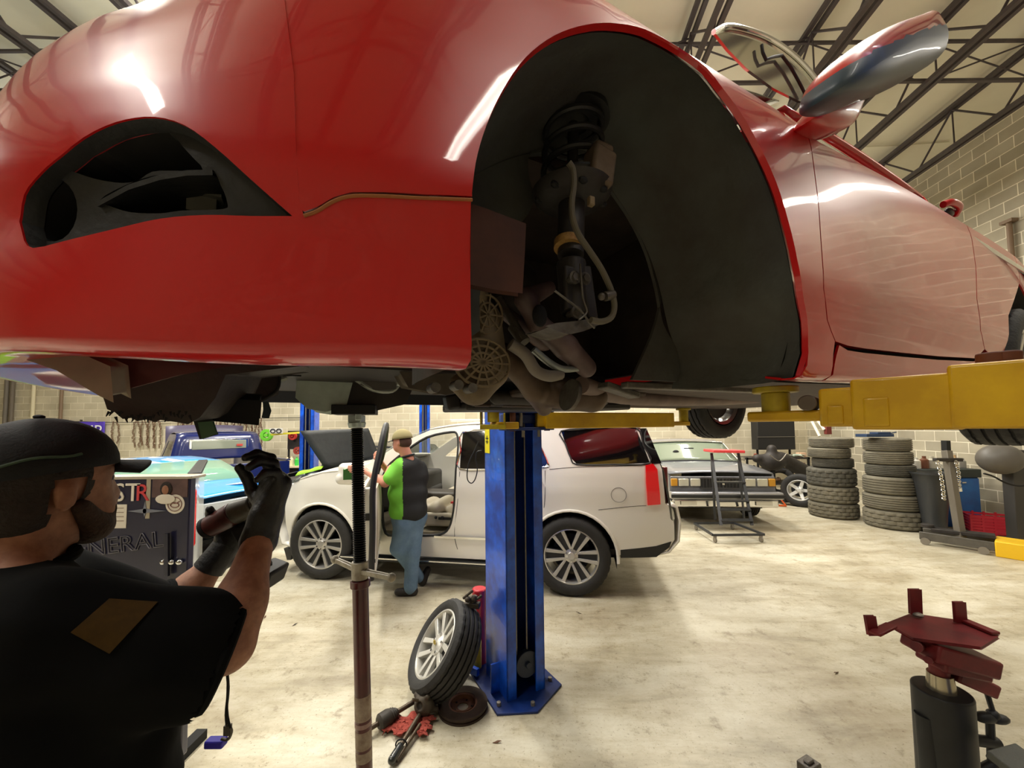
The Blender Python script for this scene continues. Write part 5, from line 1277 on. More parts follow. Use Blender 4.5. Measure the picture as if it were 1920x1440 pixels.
sdf_obj('door_mirror', [('c', (-.05, .12, 1.22), (-.1, .26, 1.28), .05, .07), ('c', (-.1, .22, 1.20), (-.1, .34, 1.22), .06, .07), ('c', (-.1, .22, 1.34), (-.1, .33, 1.34), .05, .05)], MSIL, dd, h=.02, k=.05, world=False)
m = MB(); m.box((-.165, .27, 1.27), (.01, .10, .12)); m.build('mirror_glass', M('mirror_green', (70, 120, 64), .1, metal=.5), dd, bevel=.02)
# looped hose hanging on the post side
t = thing('air_hose', 'thin black hose loop hanging beside the left edge of the blue hoist post', 'hose', at(885, 850, 2.9))
m = MB(); m.tube([at(x, y, 2.85) for x, y in ((897, 828), (892, 840), (880, 865), (876, 885), (877, 900), (884, 906), (891, 898), (895, 880), (892, 862), (894, 848), (903, 845))], .004, 8, smoothn=5); m.build('hose', MTRIM, t, world=True)
# ================================================================== PEOPLE
MSKIN = M('skin', (172, 122, 94), .6, noise=(30, .4, (140, 94, 70)), bump=(60, .1)); MSK2 = M('skin_ruddy', (205, 140, 116), .5)
MHAIR = M('dark_brown_hair', (46, 34, 26), .8, noise=(60, .8, (28, 20, 16)), bump=(120, .6)); MBEARD = M('brown_beard', (78, 56, 42), .85, noise=(80, .8, (44, 30, 24)), bump=(140, .7))
MSHIRT = M('black_shirt', (12, 12, 12), 1., spec=.15, noise=(6, .5, (7, 8, 8)), bump=(9, .3)); MGLOVE = M('black_glove', (17, 17, 19), .45, bump=(60, .3)); MCAP = M('black_cap', (15, 16, 19), .85, bump=(200, .2))
def T3(v): return tuple(v)
# ---- foreground mechanic, right side towards the camera, arms raised
DH = V((.22, .975, 0)).normalized(); D = V((.50, .866, 0)).normalized(); R = V((D.y, -D.x, 0)); U = V((0, 0, 1))          # facing, his right, up
H0 = V((-.965, .80, 0))                                                             # head axis on the floor plan
def hp(f, r, z): return H0+D*f+R*r+U*z
man = thing('person', 'mechanic in black cap and dark shirt reaching up under the red car with gloved hands', 'person', (H0.x-.05, H0.y-.02, 0))
zc = 1.655
RH = V((DH.y, -DH.x, 0))
def hh(f, r, z): return H0+DH*f+RH*r+U*z
hd_c = hh(0, 0, zc)
R3 = Matrix((DH, -RH, U)).transposed()
sho = hp(-.02, .215, 1.43); shoL = hp(.02, -.21, 1.43)
elb = at(425, 1212, .80); wri = at(492, 992, .93)
elbL = at(318, 1150, 1.12); wriL = at(420, 1035, 1.20)
body_p = [
    ('e', T3(hh(.005, 0, zc+.035)), (.100, .080, .098), R3), ('e', T3(hh(.05, 0, zc-.05)), (.062, .056, .075), R3), ('c', T3(hh(.095, 0, zc-.0)), T3(hh(.112, 0, zc-.03)), .013, .017, .02),
    ('c', T3(hh(.085, 0, zc-.075)), T3(hh(.088, 0, zc-.1)), .026, .026), ('c', T3(hh(.088, 0, zc-.062)), T3(hh(.094, 0, zc-.066)), .012, .012, .012),
    ('c', T3(hh(.090, .03, zc+.035)), T3(hh(.090, -.03, zc+.035)), .016, .016, .02),
    ('e', T3(hh(-.012, .083, zc-.012)), (.020, .010, .034), R3, .012), ('e', T3(hh(-.012, -.083, zc-.012)), (.020, .010, .034), R3, .012),
    ('c', T3(hh(-.03, 0, zc-.06)), T3(hp(-.05, 0, 1.45)), .064, .076), ('c', T3(hp(-.04, .05, 1.50)), T3(hp(-.04, .15, 1.43)), .05, .05), ('c', T3(hp(-.04, -.05, 1.50)), T3(hp(-.04, -.15, 1.43)), .05, .05),
    ('c', T3(hp(-.03, .1, 1.36)), T3(hp(-.03, -.1, 1.36)), .12, .12), ('c', T3(hp(-.0, 0, 1.2)), T3(hp(0, 0, .95)), .16, .17),
    ('c', T3(sho), T3(elb), .062, .046), ('c', T3(elb), T3(elb.lerp(wri, .35)), .045, .047), ('c', T3(elb.lerp(wri, .3)), T3(wri), .047, .029),
    ('c', T3(shoL), T3(elbL), .058, .045), ('c', T3(elbL), T3(elbL.lerp(wriL, .35)), .044, .046), ('c', T3(elbL.lerp(wriL, .3)), T3(wriL), .046, .030),
    ('c', T3(hp(0, .1, .95)), T3(hp(.02, .12, .5)), .10, .07), ('c', T3(hp(.02, .12, .5)), T3(hp(0, .12, .09)), .065, .05), ('c', T3(hp(0, -.1, .95)), T3(hp(.05, -.12, .5)), .10, .07), ('c', T3(hp(.05, -.12, .5)), T3(hp(.02, -.12, .09)), .065, .05),
    ('-e', T3(hh(.098, .034, zc+.012)), (.012, .016, .011), R3), ('-e', T3(hh(.098, -.034, zc+.012)), (.012, .016, .011), R3)]
sdf_obj('body', body_p, MSKIN, man, h=.0085, k=.028)
for s in (1, -1):
    m = MB(); m.ball(hh(.082, .034*s, zc+.012), .013, 12); m.build('eye', M('eye_dark', (70, 56, 48), .3), man, world=True)
# shirt
sl = sho.lerp(elb, .80); slL = shoL.lerp(elbL, .8)
shirt = [('c', T3(hp(-.045, .03, 1.44)), T3(hp(-.045, -.03, 1.44)), .085, .085), ('c', T3(hp(-.04, .12, 1.40)), T3(hp(-.04, -.12, 1.40)), .115, .115), ('c', T3(hp(-.045, .14, 1.28)), T3(hp(-.055, -.07, 1.28)), .135, .135), ('c', T3(hp(-.01, .10, 1.2)), T3(hp(.0, .11, .86)), .19, .20), ('c', T3(hp(-.02, .13, 1.15)), T3(hp(-.01, .13, .84)), .17, .185), ('c', T3(hp(-.03, -.02, 1.15)), T3(hp(-.01, 0, .84)), .17, .18),
         ('c', T3(sho+U*.0), T3(sl), .098, .082, .06), ('c', T3(sl), T3(sl+(elb-sho).normalized()*.03-U*.02), .08, .086), ('c', T3(shoL), T3(slL), .088, .072, .06), ('c', T3(hp(.03, .13, 1.33)), T3(sho.lerp(elb, .5)-U*.045), .09, .07), ('c', T3(sho.lerp(elb, .55)-U*.04), T3(sl-U*.05), .07, .06)]
def wrinkle(v):
    f = .004*sin(v.z*38+v.x*16)*sin(v.y*26+v.x*9)+.003*sin(v.z*70+v.y*40); c = hp(0, 0, v.z); d = (v-c); d.z = 0
    return v+d.normalized()*f
def scut(p):
    if p.z < .80: return False
    if (p-hp(-.03, 0, 1.55)).length < .092 and p.z > 1.49: return False
    ax_ = (elb-sho).normalized(); 
    if (p-sl).dot(ax_) > .045 and (p-sl).length < .2: return False
    a2 = (elbL-shoL).normalized()
    if (p-slL).dot(a2) > .02 and (p-slL).length < .2: return False
    return True
sdf_obj('shirt', shirt, MSHIRT, man, h=.010, k=.07, cut=scut, disp=wrinkle)
def hem(c, axd, r, mat, par, tr=.009, sq=1.):
    f = frame_z(c, axd); m = MB(); m.tube([f @ V((r*cos(a), r*sq*sin(a), 0)) for a in [2*pi*i/28 for i in range(28)]], tr, 8, closed=True); m.build('sleeve_hem', mat, par, world=True)
hem(sl+(elb-sho).normalized()*.043-U*.018, elb-sho, .087, MSHIRT, man, .011); hem(slL+(elbL-shoL).normalized()*.02, elbL-shoL, .072, MSHIRT, man, .010)
m = MB(); m.tube([hp(-.035+.082*cos(a), .082*sin(a), 1.505+.012*cos(a)) for a in [2*pi*i/30 for i in range(30)]], .011, 8, closed=True); m.build('collar', MSHIRT, man, world=True)
# ochre patch printed across the shoulder blade
pc = [at(x, y, .62) for x, y in ((132, 1186), (205, 1122), (290, 1130), (212, 1226))]
def onshirt(px, py):
    d = ray(px, py); 
    dg = bpy.context.evaluated_depsgraph_get(); o = bpy.data.objects['shirt']
    r = o.ray_cast(TM['shirt'].inverted() @ CP, (TM['shirt'].to_3x3().inverted() @ d).normalized()); return (TM['shirt'] @ r[1], r[2]) if r[0] else (None, None)
bpy.context.view_layer.update()
QP = ((132, 1186), (205, 1122), (296, 1128), (205, 1226)); rows = []
for i in range(13):
    r_ = []
    for j in range(13):
        s_, t_ = i/12, j/12
        x = (QP[0][0]*(1-s_)+QP[1][0]*s_)*(1-t_)+(QP[3][0]*(1-s_)+QP[2][0]*s_)*t_; y = (QP[0][1]*(1-s_)+QP[1][1]*s_)*(1-t_)+(QP[3][1]*(1-s_)+QP[2][1]*s_)*t_
        p, n_ = onshirt(x, y); r_.append(p-ray(x, y).normalized()*.003 if p else at(x, y, .62))
    rows.append(r_)
m = MB(); m.grid(rows); m.build('shirt_patch', M('ochre_patch', (74, 54, 18), .9, spec=.2, noise=(60, .7, (58, 42, 16))), man, world=True)
# jeans and boots
sdf_obj('trousers', [('c', T3(hp(.0, .16, .84)), T3(hp(.0, -.03, .84)), .15, .15), ('c', T3(hp(0, .15, .85)), T3(hp(.02, .13, .48)), .115, .085), ('c', T3(hp(.02, .13, .48)), T3(hp(0, .13, .10)), .085, .075), ('c', T3(hp(0, -.11, .85)), T3(hp(.05, -.13, .48)), .115, .085), ('c', T3(hp(.05, -.13, .48)), T3(hp(.02, -.13, .10)), .085, .075)], M('navy_trousers', (30, 30, 46), .85), man, h=.016, k=.04)
for r_ in (.13, -.13): sdf_obj('boot', [('c', T3(hp(-.03, r_, .06)), T3(hp(.17, r_, .045)), .055, .045), ('c', T3(hp(-.02, r_, .08)), T3(hp(-.01, r_, .16)), .055, .055)], MDARK, man, h=.014, k=.03)
m = MB(); m.tube([at(x, y, .86) for x, y in ((424, 1245), (428, 1290), (424, 1340), (428, 1375))], .0028, 8, smoothn=4); m.tube([at(x, y, .855) for x, y in ((428, 1250), (426, 1330), (432, 1365))], .002, 8, smoothn=4); m.build('lanyard_cord', MDARK, man, world=True)
m = MB(); m.box(at(405, 1392, .88), (.04, .02, .016)); m.build('purple_clip', M('purple_clip', (70, 60, 200), .5), man, world=True, bevel=.003)
m = MB(); m.tube([at(x, y, .86) for x, y in ((415, 1385), (428, 1386), (434, 1370), (426, 1358))], .003, 8, smoothn=4); m.box(at(427, 1368, .86), (.012, .01, .02)); m.build('key_ring', MGREY, man, world=True)
# hair, beard
hair = [('e', T3(hh(-.012, 0, zc+.03)), (.102, .088, .100), R3), ('e', T3(hh(-.045, 0, zc-.045)), (.062, .074, .06), R3)]
def hcut(p):
    q = R3.transposed() @ (p-hd_c)
    if q.x > .035 and q.z < .05: return False
    if abs(q.y) > .05 and q.x > -.03 and q.z < .02 and q.x < .02: return q.z > .035
    return True
sdf_obj('hair', hair, MHAIR, man, h=.009, k=.03, cut=hcut)
beard = [('e', T3(hh(.072, 0, zc-.093)), (.042, .052, .042), R3), ('c', T3(hh(.02, .070, zc-.04)), T3(hh(.06, .045, zc-.09)), .016, .026), ('c', T3(hh(.02, -.070, zc-.04)), T3(hh(.06, -.045, zc-.09)), .016, .026), ('c', T3(hh(.098, .025, zc-.058)), T3(hh(.098, -.025, zc-.058)), .011, .011)]
def bcut(p):
    q = R3.transposed() @ (p-hd_c); return not (q.x > .10 and abs(q.y) < .02 and -.078 < q.z < -.066)
sdf_obj('beard', beard, MBEARD, man, h=.007, k=.02, cut=bcut)
# cap: a thing worn, kept as clothing part
cm = Matrix.Translation(hh(-.008, 0, zc+.035)) @ R3.to_4x4() @ Matrix.Rotation(radians(-3), 4, 'Y')
m = MB(); rows = []
for i in range(11):
    ph = pi/2*i/10; rows.append([cm @ V((.119*cos(ph)*cos(a)+(.002 if cos(a) > 0 else -.004), .100*cos(ph)*sin(a), .004+.104*sin(ph)**.92-.012*(cos(a) < 0)*(1-ph/(pi/2))*abs(cos(a)))) for a in [2*pi*j/40 for j in range(41)]])
m.grid(rows); crown = m.build('cap', MCAP, man, world=True, sol=.004)
m = MB(); rows = []
for i in range(9):
    t = i/8; rows.append([cm @ V((.105+.085*t*(1-.35*abs(w)**2.2)-.03*abs(w)**2, .078*w*(1-.12*t), .004-.012*t-.018*abs(w)**2*(1))) for w in np.linspace(-1, 1, 17)])
m.grid(rows); v_ = m.build('cap_brim', MCAP, man, world=True, sol=.005)
m = MB(); m.ball(cm @ V((0, 0, .110)), (.009, .009, .005), 12); m.build('cap_button', MCAP, man, world=True)
m = MB(); m.tube([cm @ V((-.09+.1*t, -.100*sqrt(max(0, 1-((-.09+.1*t)/.12)**2)), .02+.02*t+.006*sin(5*t))) for t in np.linspace(0, 1, 10)], .003, 6); m.build('cap_print', M('dim_print', (46, 66, 44), .7), man, world=True)
# gloved hands ------------------------------------------------------------
def hand(name, w, d, side, curl, spread, mat, parent, size=1., h=.0045, cuff=.04, hold=None):
    """w wrist, d direction of the hand, side: unit vector towards the thumb; curl per finger"""
    d = d.normalized(); side = (side-d*side.dot(d)).normalized(); pn = d.cross(side)      # palm normal: fingers curl towards -pn*sgn
    P = [('c', T3(w-d*cuff), T3(w+d*.01), .034*size, .030*size), ('c', T3(w+d*.02+side*.012), T3(w+d*.085*size+side*.026*size), .022*size, .021*size, .02), ('c', T3(w+d*.02-side*.010), T3(w+d*.082*size-side*.024*size), .022*size, .019*size, .02), ('c', T3(w+d*.03), T3(w+d*.088*size), .020*size, .020*size, .02)]
    lens = [(.040, .026, .020), (.045, .029, .022), (.042, .027, .021), (.032, .021, .018)]
    for i, (l, c) in enumerate(zip(lens, curl)):
        o = w+d*(.09-.006*abs(i-1))*size+side*(.030-.0205*i)*size; a = 0; sp = (1.5-i)*spread
        dd_ = (d+side*sp).normalized()
        r = .0108*size*(1 if i < 3 else .88)
        for k, s in enumerate(l):
            a += c[k]; q = o+(dd_*cos(a)+pn*sin(a))*s*size; P.append(('c', T3(o), T3(q), r, r*.9, .006)); o = q; r *= .93
    # thumb
    o = w+d*.035*size+side*.030*size; a1 = (d*.62+side*.72+pn*.35).normalized(); q = o+a1*.042*size; P.append(('c', T3(o), T3(q), .016*size, .013*size, .014))
    a2 = (d*.85+side*.15+pn*.55).normalized(); q2_ = q+a2*.032*size; P.append(('c', T3(q), T3(q2_), .0128*size, .0112*size, .006)); P.append(('c', T3(q2_), T3(q2_+(a2+pn*.4).normalized()*.024*size), .0112*size, .0098*size, .006))
    return sdf_obj(name, P, mat, parent, h=h, k=.014)
dR = (at(512, 925, .95)-wri).normalized()
hand('glove', wri+dR*.012, dR, V((-.75, .55, .1)), [(.35, .9, .6), (.45, 1.0, .7), (.55, 1.05, .8), (.7, 1.1, .8)], .06, MGLOVE, man, size=1.18)
dL = (at(462, 952, 1.20)-wriL).normalized()
hand('glove', wriL+dL*.02, dL, V((-.4, -.3, .8)), [(.7, 1.1, .8), (.8, 1.2, .8), (.8, 1.2, .8), (.9, 1.2, .9)], .04, MGLOVE, man, size=1.15)
m = MB(); c0 = wriL.lerp(elbL, .30); m.cyl(c0, wriL+dL*.03, .042, .038, 24); m.build('glove_cuff', MGLOVE, man, world=True)
# impact gun held in the left hand
gun = thing('impact_gun', 'dark red and grey cordless impact gun held in the gloved hands', 'power tool', at(450, 975, 1.15))
MGR = M('gun_red', (96, 40, 34), .45, noise=(30, .6, (60, 28, 26))); MGG = M('gun_grey', (96, 92, 80), .45, noise=(20, .6, (60, 58, 50)))
a, b, c = at(392, 988, 1.13), at(440, 962, 1.13), at(492, 938, 1.13); d = (c-a).normalized()
m = MB(); m.cyl(a, b, .030, .034, 24); m.build('motor_housing', MGR, gun, world=True, bevel=.005)
m = MB(); m.cyl(a-d*.012, a+d*.002, .031, n=24); m.build('end_cap', MDARK, gun, world=True, bevel=.003)
m = MB(); m.cyl(b, c-d*.03, .034, .026, 24); m.cyl(c-d*.03, c+d*.02, .02, .016, 20); m.build('gear_case', MGG, gun, world=True, bevel=.003)
m = MB(); m.cyl(c+d*.02, c+d*.06, .011, n=16); m.build('anvil', MCHR, gun, world=True)
g1 = at(448, 985, 1.13); g2 = at(500, 1072, 1.16); m = MB(); m.bar(g1, g2, .036, .044); m.build('grip', MDARK, gun, world=True, bevel=.01, bseg=3)
m = MB(); m.box(at(505, 1076, 1.16), (.055, .10, .055), R=Matrix.Rotation(.35, 3, 'Y')); m.build('battery', M('battery', (22, 22, 22), .5), gun, world=True, bevel=.008)
# ---- second mechanic in green and black shirt
MG = M('lime_green_shirt', (112, 190, 58), .8, bump=(30, .2)); MBKS = M('black_panel', (28, 29, 31), .8, bump=(30, .2)); MJEAN = M('blue_jeans', (108, 136, 160), .85, noise=(9, .8, (82, 108, 134)), bump=(60, .3))
Yc = 4.0
def m2(px, py, Y=Yc): return at(px, py, Y)
p2 = thing('person', 'mechanic in olive cap, lime green and black shirt and blue jeans at the open door', 'person', (atz(765, 1112).x, atz(765, 1112).y, 0))
z0 = atz(765, 1114, 0); Yf = z0.y; Yc = Yf; 
def q_(px, py, dy=0): return T3(at(px, py, Yc+dy))
head = V(q_(753, 828)); hr = .1
D2 = V((-.93, .30, 0)).normalized(); R2 = V((D2.y, -D2.x, 0)); 
def h2(f, r, z): return T3(head+D2*f+R2*r+U*z)
R23 = Matrix((D2, -R2, U)).transposed()
prims = [('e', h2(-.005, 0, .02), (.098, .078, .095), R23), ('e', h2(.04, 0, -.05), (.06, .055, .07), R23), ('c', h2(.088, 0, -.01), h2(.105, 0, -.03), .012, .016, .015), ('e', h2(-.015, .08, -.01), (.02, .012, .03), R23, .01), ('e', h2(-.015, -.08, -.01), (.02, .012, .03), R23, .01), ('c', h2(-.02, 0, -.06), q_(768, 868), .06, .065),
    ('c', q_(755, 882), q_(782, 882, .05), .05, .05), ('c', q_(768, 900), q_(768, 985), .08, .08),
    ('c', q_(735, 880, -.12), q_(722, 905, -.20), .055, .045), ('c', q_(722, 905, -.2), q_(683, 882, -.1), .045, .03), ('c', q_(683, 882, -.1), q_(672, 878, -.06), .03, .028),
    ('c', q_(745, 870, .2), q_(735, 893, .25), .05, .04), ('c', q_(735, 893, .25), q_(714, 868, .1), .04, .03), 
    ('c', q_(760, 975, -.05), q_(748, 1035, -.02), .06, .045), ('c', q_(748, 1035, -.02), q_(785, 1080, .19), .045, .035), ('c', q_(778, 975, .08), q_(774, 1040, .02), .06, .045), ('c', q_(774, 1040, .02), q_(770, 1095, -.02), .045, .04)]
sdf_obj('body', prims, MSK2, p2, h=.014, k=.03)
bl = [('c', q_(756, 876, -.08), q_(785, 878, .12), .09, .09), ('c', q_(752, 895, -.06), q_(784, 895, .10), .12, .12), ('c', q_(754, 925, -.03), q_(778, 925, .05), .15, .14), ('c', q_(756, 955), q_(776, 955, .03), .15, .145), ('c', q_(745, 880, -.14), q_(732, 896, -.2), .085, .075), ('c', q_(750, 874, .2), q_(742, 888, .25), .075, .06), ('c', q_(752, 870, -.03), q_(775, 868, .05), .07, .07)]
def zone2(p):
    X, Y, _ = proj(p)
    if Y < 846+.0*(X-760): return 0
    return 1 if X > 755 and Y > 845 else 0
vneck = lambda p: (p-V(q_(764, 856))).length > .07
sdf_obj('shirt', bl, MG, p2, h=.014, k=.05, zone=zone2, mats=[MG, MBKS], cut=vneck)
m = MB(); m.tube([V(q_(764, 855))+V((cos(a)*.068, sin(a)*.068, .018*cos(a))) for a in [2*pi*i/24 for i in range(24)]], .012, 8, closed=True); m.build('collar', MBKS, p2, world=True)
sdf_obj('jeans', [('c', q_(755, 968), q_(780, 968, .06), .125, .125), ('c', q_(757, 985, -.02), q_(746, 1028, -.02), .11, .078), ('c', q_(746, 1028, -.02), q_(785, 1082, .2), .075, .065), ('c', q_(776, 985, .06), q_(774, 1035, .02), .11, .08), ('c', q_(774, 1035, .02), q_(770, 1102, -.02), .078, .072)], MJEAN, p2, h=.015, k=.04)
for a, b, up_ in ((q_(775, 1109, -.02), q_(746, 1110, -.05), 0), (q_(792, 1090, .22), q_(802, 1068, .26), 1)):
    sdf_obj('shoe', [('c', a, b, .045, .038), ('c', a, T3(V(a)+V((0, 0, .04))), .042, .04)], M('dark_shoe', (40, 36, 34), .6), p2, h=.012, k=.03)
sdf_obj('hair', [('e', h2(-.03, 0, .0), (.085, .083, .08), R23)], M('brown_hair', (72, 46, 34), .8), p2, h=.012, k=.02, cut=lambda p: (R23.transposed() @ (p-head)).x < -.01)
cm2 = Matrix.Translation(V(h2(-.01, 0, .03))) @ R23.to_4x4() @ Matrix.Rotation(radians(6), 4, 'Y')
MOL = M('olive_cap', (142, 132, 92), .85); m = MB(); rows = []
for i in range(9):
    ph = pi/2*i/8; rows.append([cm2 @ V((.115*cos(ph)*cos(a), .098*cos(ph)*sin(a), .0+.11*sin(ph))) for a in [2*pi*j/28 for j in range(29)]])
m.grid(rows); m.build('cap', MOL, p2, world=True, sol=.004)
m = MB(); rows = []
for i in range(6):
    t = i/5; rows.append([cm2 @ V((.10+.08*t*(1-.3*w*w)-.03*w*w, .072*w, .0-.012*t-.012*w*w)) for w in np.linspace(-1, 1, 11)])
m.grid(rows); m.build('cap_brim', M('cap_dark', (50, 44, 36), .8), p2, world=True, sol=.004)
hd1 = V(q_(672, 878, -.06)); hand('hand', hd1, V((-1, .2, -.1)), V((0, 0, 1)), [(.3, .5, .4)]*4, .05, MSK2, p2, size=.95, h=.007, cuff=.01)
hd2 = V(q_(714, 868, .1)); hand('hand', hd2, V((-.6, .2, .5)), V((0, -1, .2)), [(.5, .8, .5)]*4, .05, MSK2, p2, size=.95, h=.007, cuff=.01)
# ================================================================== BACKGROUND
def gen_car(name, label, mtx, paint, hw, outline, axles, R, glass, strips, cat='car', tumb=.30, belt=.9, wr=.19, style='disc', wmat=None, nose=.12, hhole=True, open_bed=None):
    t = thing(name, label, cat, mtx)
    xs = [p[0] for p in outline]; x0, x1 = min(xs), max(xs)
    def w(x, z): return hw-nose*sstep(x1-.5, x1, x)**2-nose*.7*(1-sstep(x0, x0+.4, x))**2-tumb*max(0, z-belt)
    def nf(s):
        def f(x, z):
            e = .01; dx = (w(x+e, z)-w(x-e, z))/(2*e); dz = (w(x, z+e)-w(x, z-e))/(2*e); return V((-dx, s, -dz)).normalized()
        return f
    ol = list(outline); r = R*1.12
    for ax_ in axles: pass
    for s in (1, -1):
        poly = []; a2 = sorted(axles, reverse=True); zb = min(p[1] for p in ol)
        poly = ol[:]
        for ax_ in a2: poly += archpts(ax_, r, zb=zb, zc=R)[::-1]
        panel('body_side', poly, lambda x, z: V((x, s*w(x, z), z)), paint, t, holes=glass, h=.14, th=.03, nfn=nf(s))
        for g in glass: panel('side_window', g, lambda x, z: V((x, s*(w(x, z)-.006), z)), MGLASS, t, h=.2, th=.005, nfn=nf(s))
        for ax_ in axles:
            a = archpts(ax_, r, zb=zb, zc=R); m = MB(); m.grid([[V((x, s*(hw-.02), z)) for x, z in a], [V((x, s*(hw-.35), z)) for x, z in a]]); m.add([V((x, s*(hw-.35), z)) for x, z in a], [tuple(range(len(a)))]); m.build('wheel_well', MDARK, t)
            e = bpy.data.objects.new('wheel', None); COL.objects.link(e); e.parent = t; TM[e.name] = TM[t.name]
            wheel_parts(e, frame_z((ax_, s*(hw-.12), R), (0, s, 0)), R, .2, wr, style, mat_sp=wmat or MALLOY)
    for nm, pts, mt, cr in strips:
        rows = []
        for x, z in (crom2(pts, 3, False) if cr >= 0 else pts):
            ww = w(x, z)-.004; rows.append([V((x, ww*q, z+abs(cr)*(1-q*q))) for q in np.linspace(-1, 1, 9)])
        m = MB(); m.grid(rows); m.build(nm, mt, t, sol=.015)
    m = MB(); m.box(((x0+x1)/2, 0, .28), (x1-x0-.5, hw*1.7, .06)); m.build('chassis', MDARK, t)
    return t, w
# ---- old grey sedan facing the camera
MOG = M('faded_grey_paint', (122, 124, 130), .38, coat=.5, noise=(2.5, .5, (98, 100, 106))); MPRI = M('worn_primer', (188, 186, 176), .7)
fl = at(1263, 968, 1); 
oc = atz(1350, 975, 0)
dirO = V((-.10, -1, 0)).normalized()
OM = frame(V((3.9, 8.9, 0)), dirO)          # local x = 0 at the cab, front bumper at +2.2
top = [(-2.2, .45), (-2.25, .95), (-1.5, 1.0), (-1.1, 1.34), (-.3, 1.40), (.25, 1.36), (.75, .98), (1.4, .94), (2.0, .88), (2.05, .6), (2.02, .38)]
olds, ow = gen_car('old_sedan', 'old dull grey sedan with worn patches on its hood, facing the camera', OM, MOG, .92, top[:-1]+[(2.02, .34), (-2.1, .34)], [1.25, -1.5], .33,
    [[(-.95, 1.0), (-.85, 1.3), (-.15, 1.32), (-.15, .98)], [(-.08, .98), (-.08, 1.32), (.2, 1.3), (.55, .98)]],
    [('hood', [(.78, .975), (1.4, .945), (2.0, .885)], MOG, .03), ('windshield', [(.28, 1.335), (.5, 1.17), (.75, .985)], M('green_tint', (120, 130, 112), .06, spec=.7), .03), ('roof', [(-1.1, 1.34), (-.3, 1.40), (.26, 1.355)], MOG, .03), ('rear_window', [(-1.5, 1.0), (-1.1, 1.34)], MGLASS, -.02), ('trunk_lid', [(-2.25, .95), (-1.5, 1.0)], MOG, -.02)], nose=.03)
X_ = 2.06
m = MB(); m.box((X_-.03, 0, .72), (.06, 1.76, .26)); m.build('nose_panel', MOG, olds, bevel=.01)
m = MB(); m.box((X_+.01, 0, .74), (.03, .74, .17)); m.build('grille', MBLK, olds)
m = MB()
for k in range(13): m.box((X_+.03, -.33+.055*k, .74), (.008, .008, .16))
m.box((X_+.03, 0, .825), (.012, .78, .012)); m.box((X_+.03, 0, .655), (.012, .78, .012)); m.box((X_+.035, 0, .74), (.012, .02, .17)); m.build('grille_bars', M('grille_grey', (90, 90, 92), .35, metal=.6), olds)
m = MB(); m.box((X_+.05, 0, .74), (.006, .04, .055)); m.build('grille_emblem', MCHR, olds)
for s in (-1, 1):
    for y in (.46, .66):
        m = MB(); m.box((X_+.015, s*y, .75), (.04, .17, .13)); m.build('headlight', M('headlight_glass', (214, 212, 196), .15, metal=.4), olds, bevel=.01)
    m = MB(); m.box((X_+.0, s*.82, .75), (.06, .11, .13)); m.build('corner_lamp', M('amber_lens', (196, 140, 40), .3), olds, bevel=.01)
    m = MB(); m.tube([V((.28, s*(ow(.28, 1.34)), 1.35)), V((.8, s*(ow(.8, .99)), .995))], .014, 8); m.build('chrome_pillar', MCHR, olds)
    m = MB(); m.tube([V((-.95, s*ow(-.95, 1.33), 1.345)), V((.28, s*ow(.2, 1.37), 1.365))], .010, 8); m.build('drip_rail', MCHR, olds)
    m = MB(); m.box((.62, s*1.0, 1.03), (.10, .12, .09)); m.build('door_mirror', MCHR, olds, bevel=.02)
m = MB(); m.tube([V((.27, y, 1.375+.03*(1-(y/.8)**2))) for y in np.linspace(-.78, .78, 9)], .012, 8); m.build('windshield_trim', MCHR, olds)
m = MB(); m.tube([V((.80, y, 1.0+.03*(1-(y/.8)**2))) for y in np.linspace(-.85, .85, 9)], .010, 8); m.build('cowl_trim', MBLK, olds)
m = MB(); m.box((X_+.10, 0, .54), (.16, 1.84, .12)); m.build('bumper', M('bumper_silver', (170, 170, 174), .3, metal=.6), olds, bevel=.02)
m = MB(); m.box((X_+.185, 0, .535), (.02, 1.86, .06)); m.build('bumper_strip', MBLK, olds, bevel=.008)
m = MB(); m.box((X_+.06, 0, .40), (.10, 1.74, .13)); m.build('lower_bumper', MCHR, olds, bevel=.02)
for s in (-1, 1):
    m = MB(); m.box((X_+.13, s*.62, .41), (.02, .26, .07)); m.build('parking_lamp', M('park_lamp', (200, 196, 180), .2), olds)
m = MB()
random.seed(9)
for k in range(16):
    x = random.uniform(1.0, 1.85); y = random.uniform(-.55, .45); l = random.uniform(.05, .24); z = .988-.0 
    z = interp([(.75, .985), (1.4, .945), (2.0, .885)], x)[0]+.03*(1-(y/.9)**2)+.012
    m.add([V((x-l/2, y-.02, z+.022*l)), V((x+l/2, y-.03+random.uniform(0, .04), z-.045*l)), V((x+l/2, y+.01, z-.045*l)), V((x-l/2, y+.015, z+.022*l))], [(0, 1, 2, 3)])
m.build('hood_wear', MPRI, olds, sol=.002)
m = MB(); m.box((.45, .0, 1.24), (.02, .20, .06)); m.build('rear_view_mirror', MBLK, olds)
m = MB(); m.tube([V((.55, -.3, 1.0)), V((.55, -.3, 1.15))], .02, 8); m.ball((.54, -.3, 1.18), (.02, .07, .05), 10); m.build('dash_ornament', MBLK, olds)
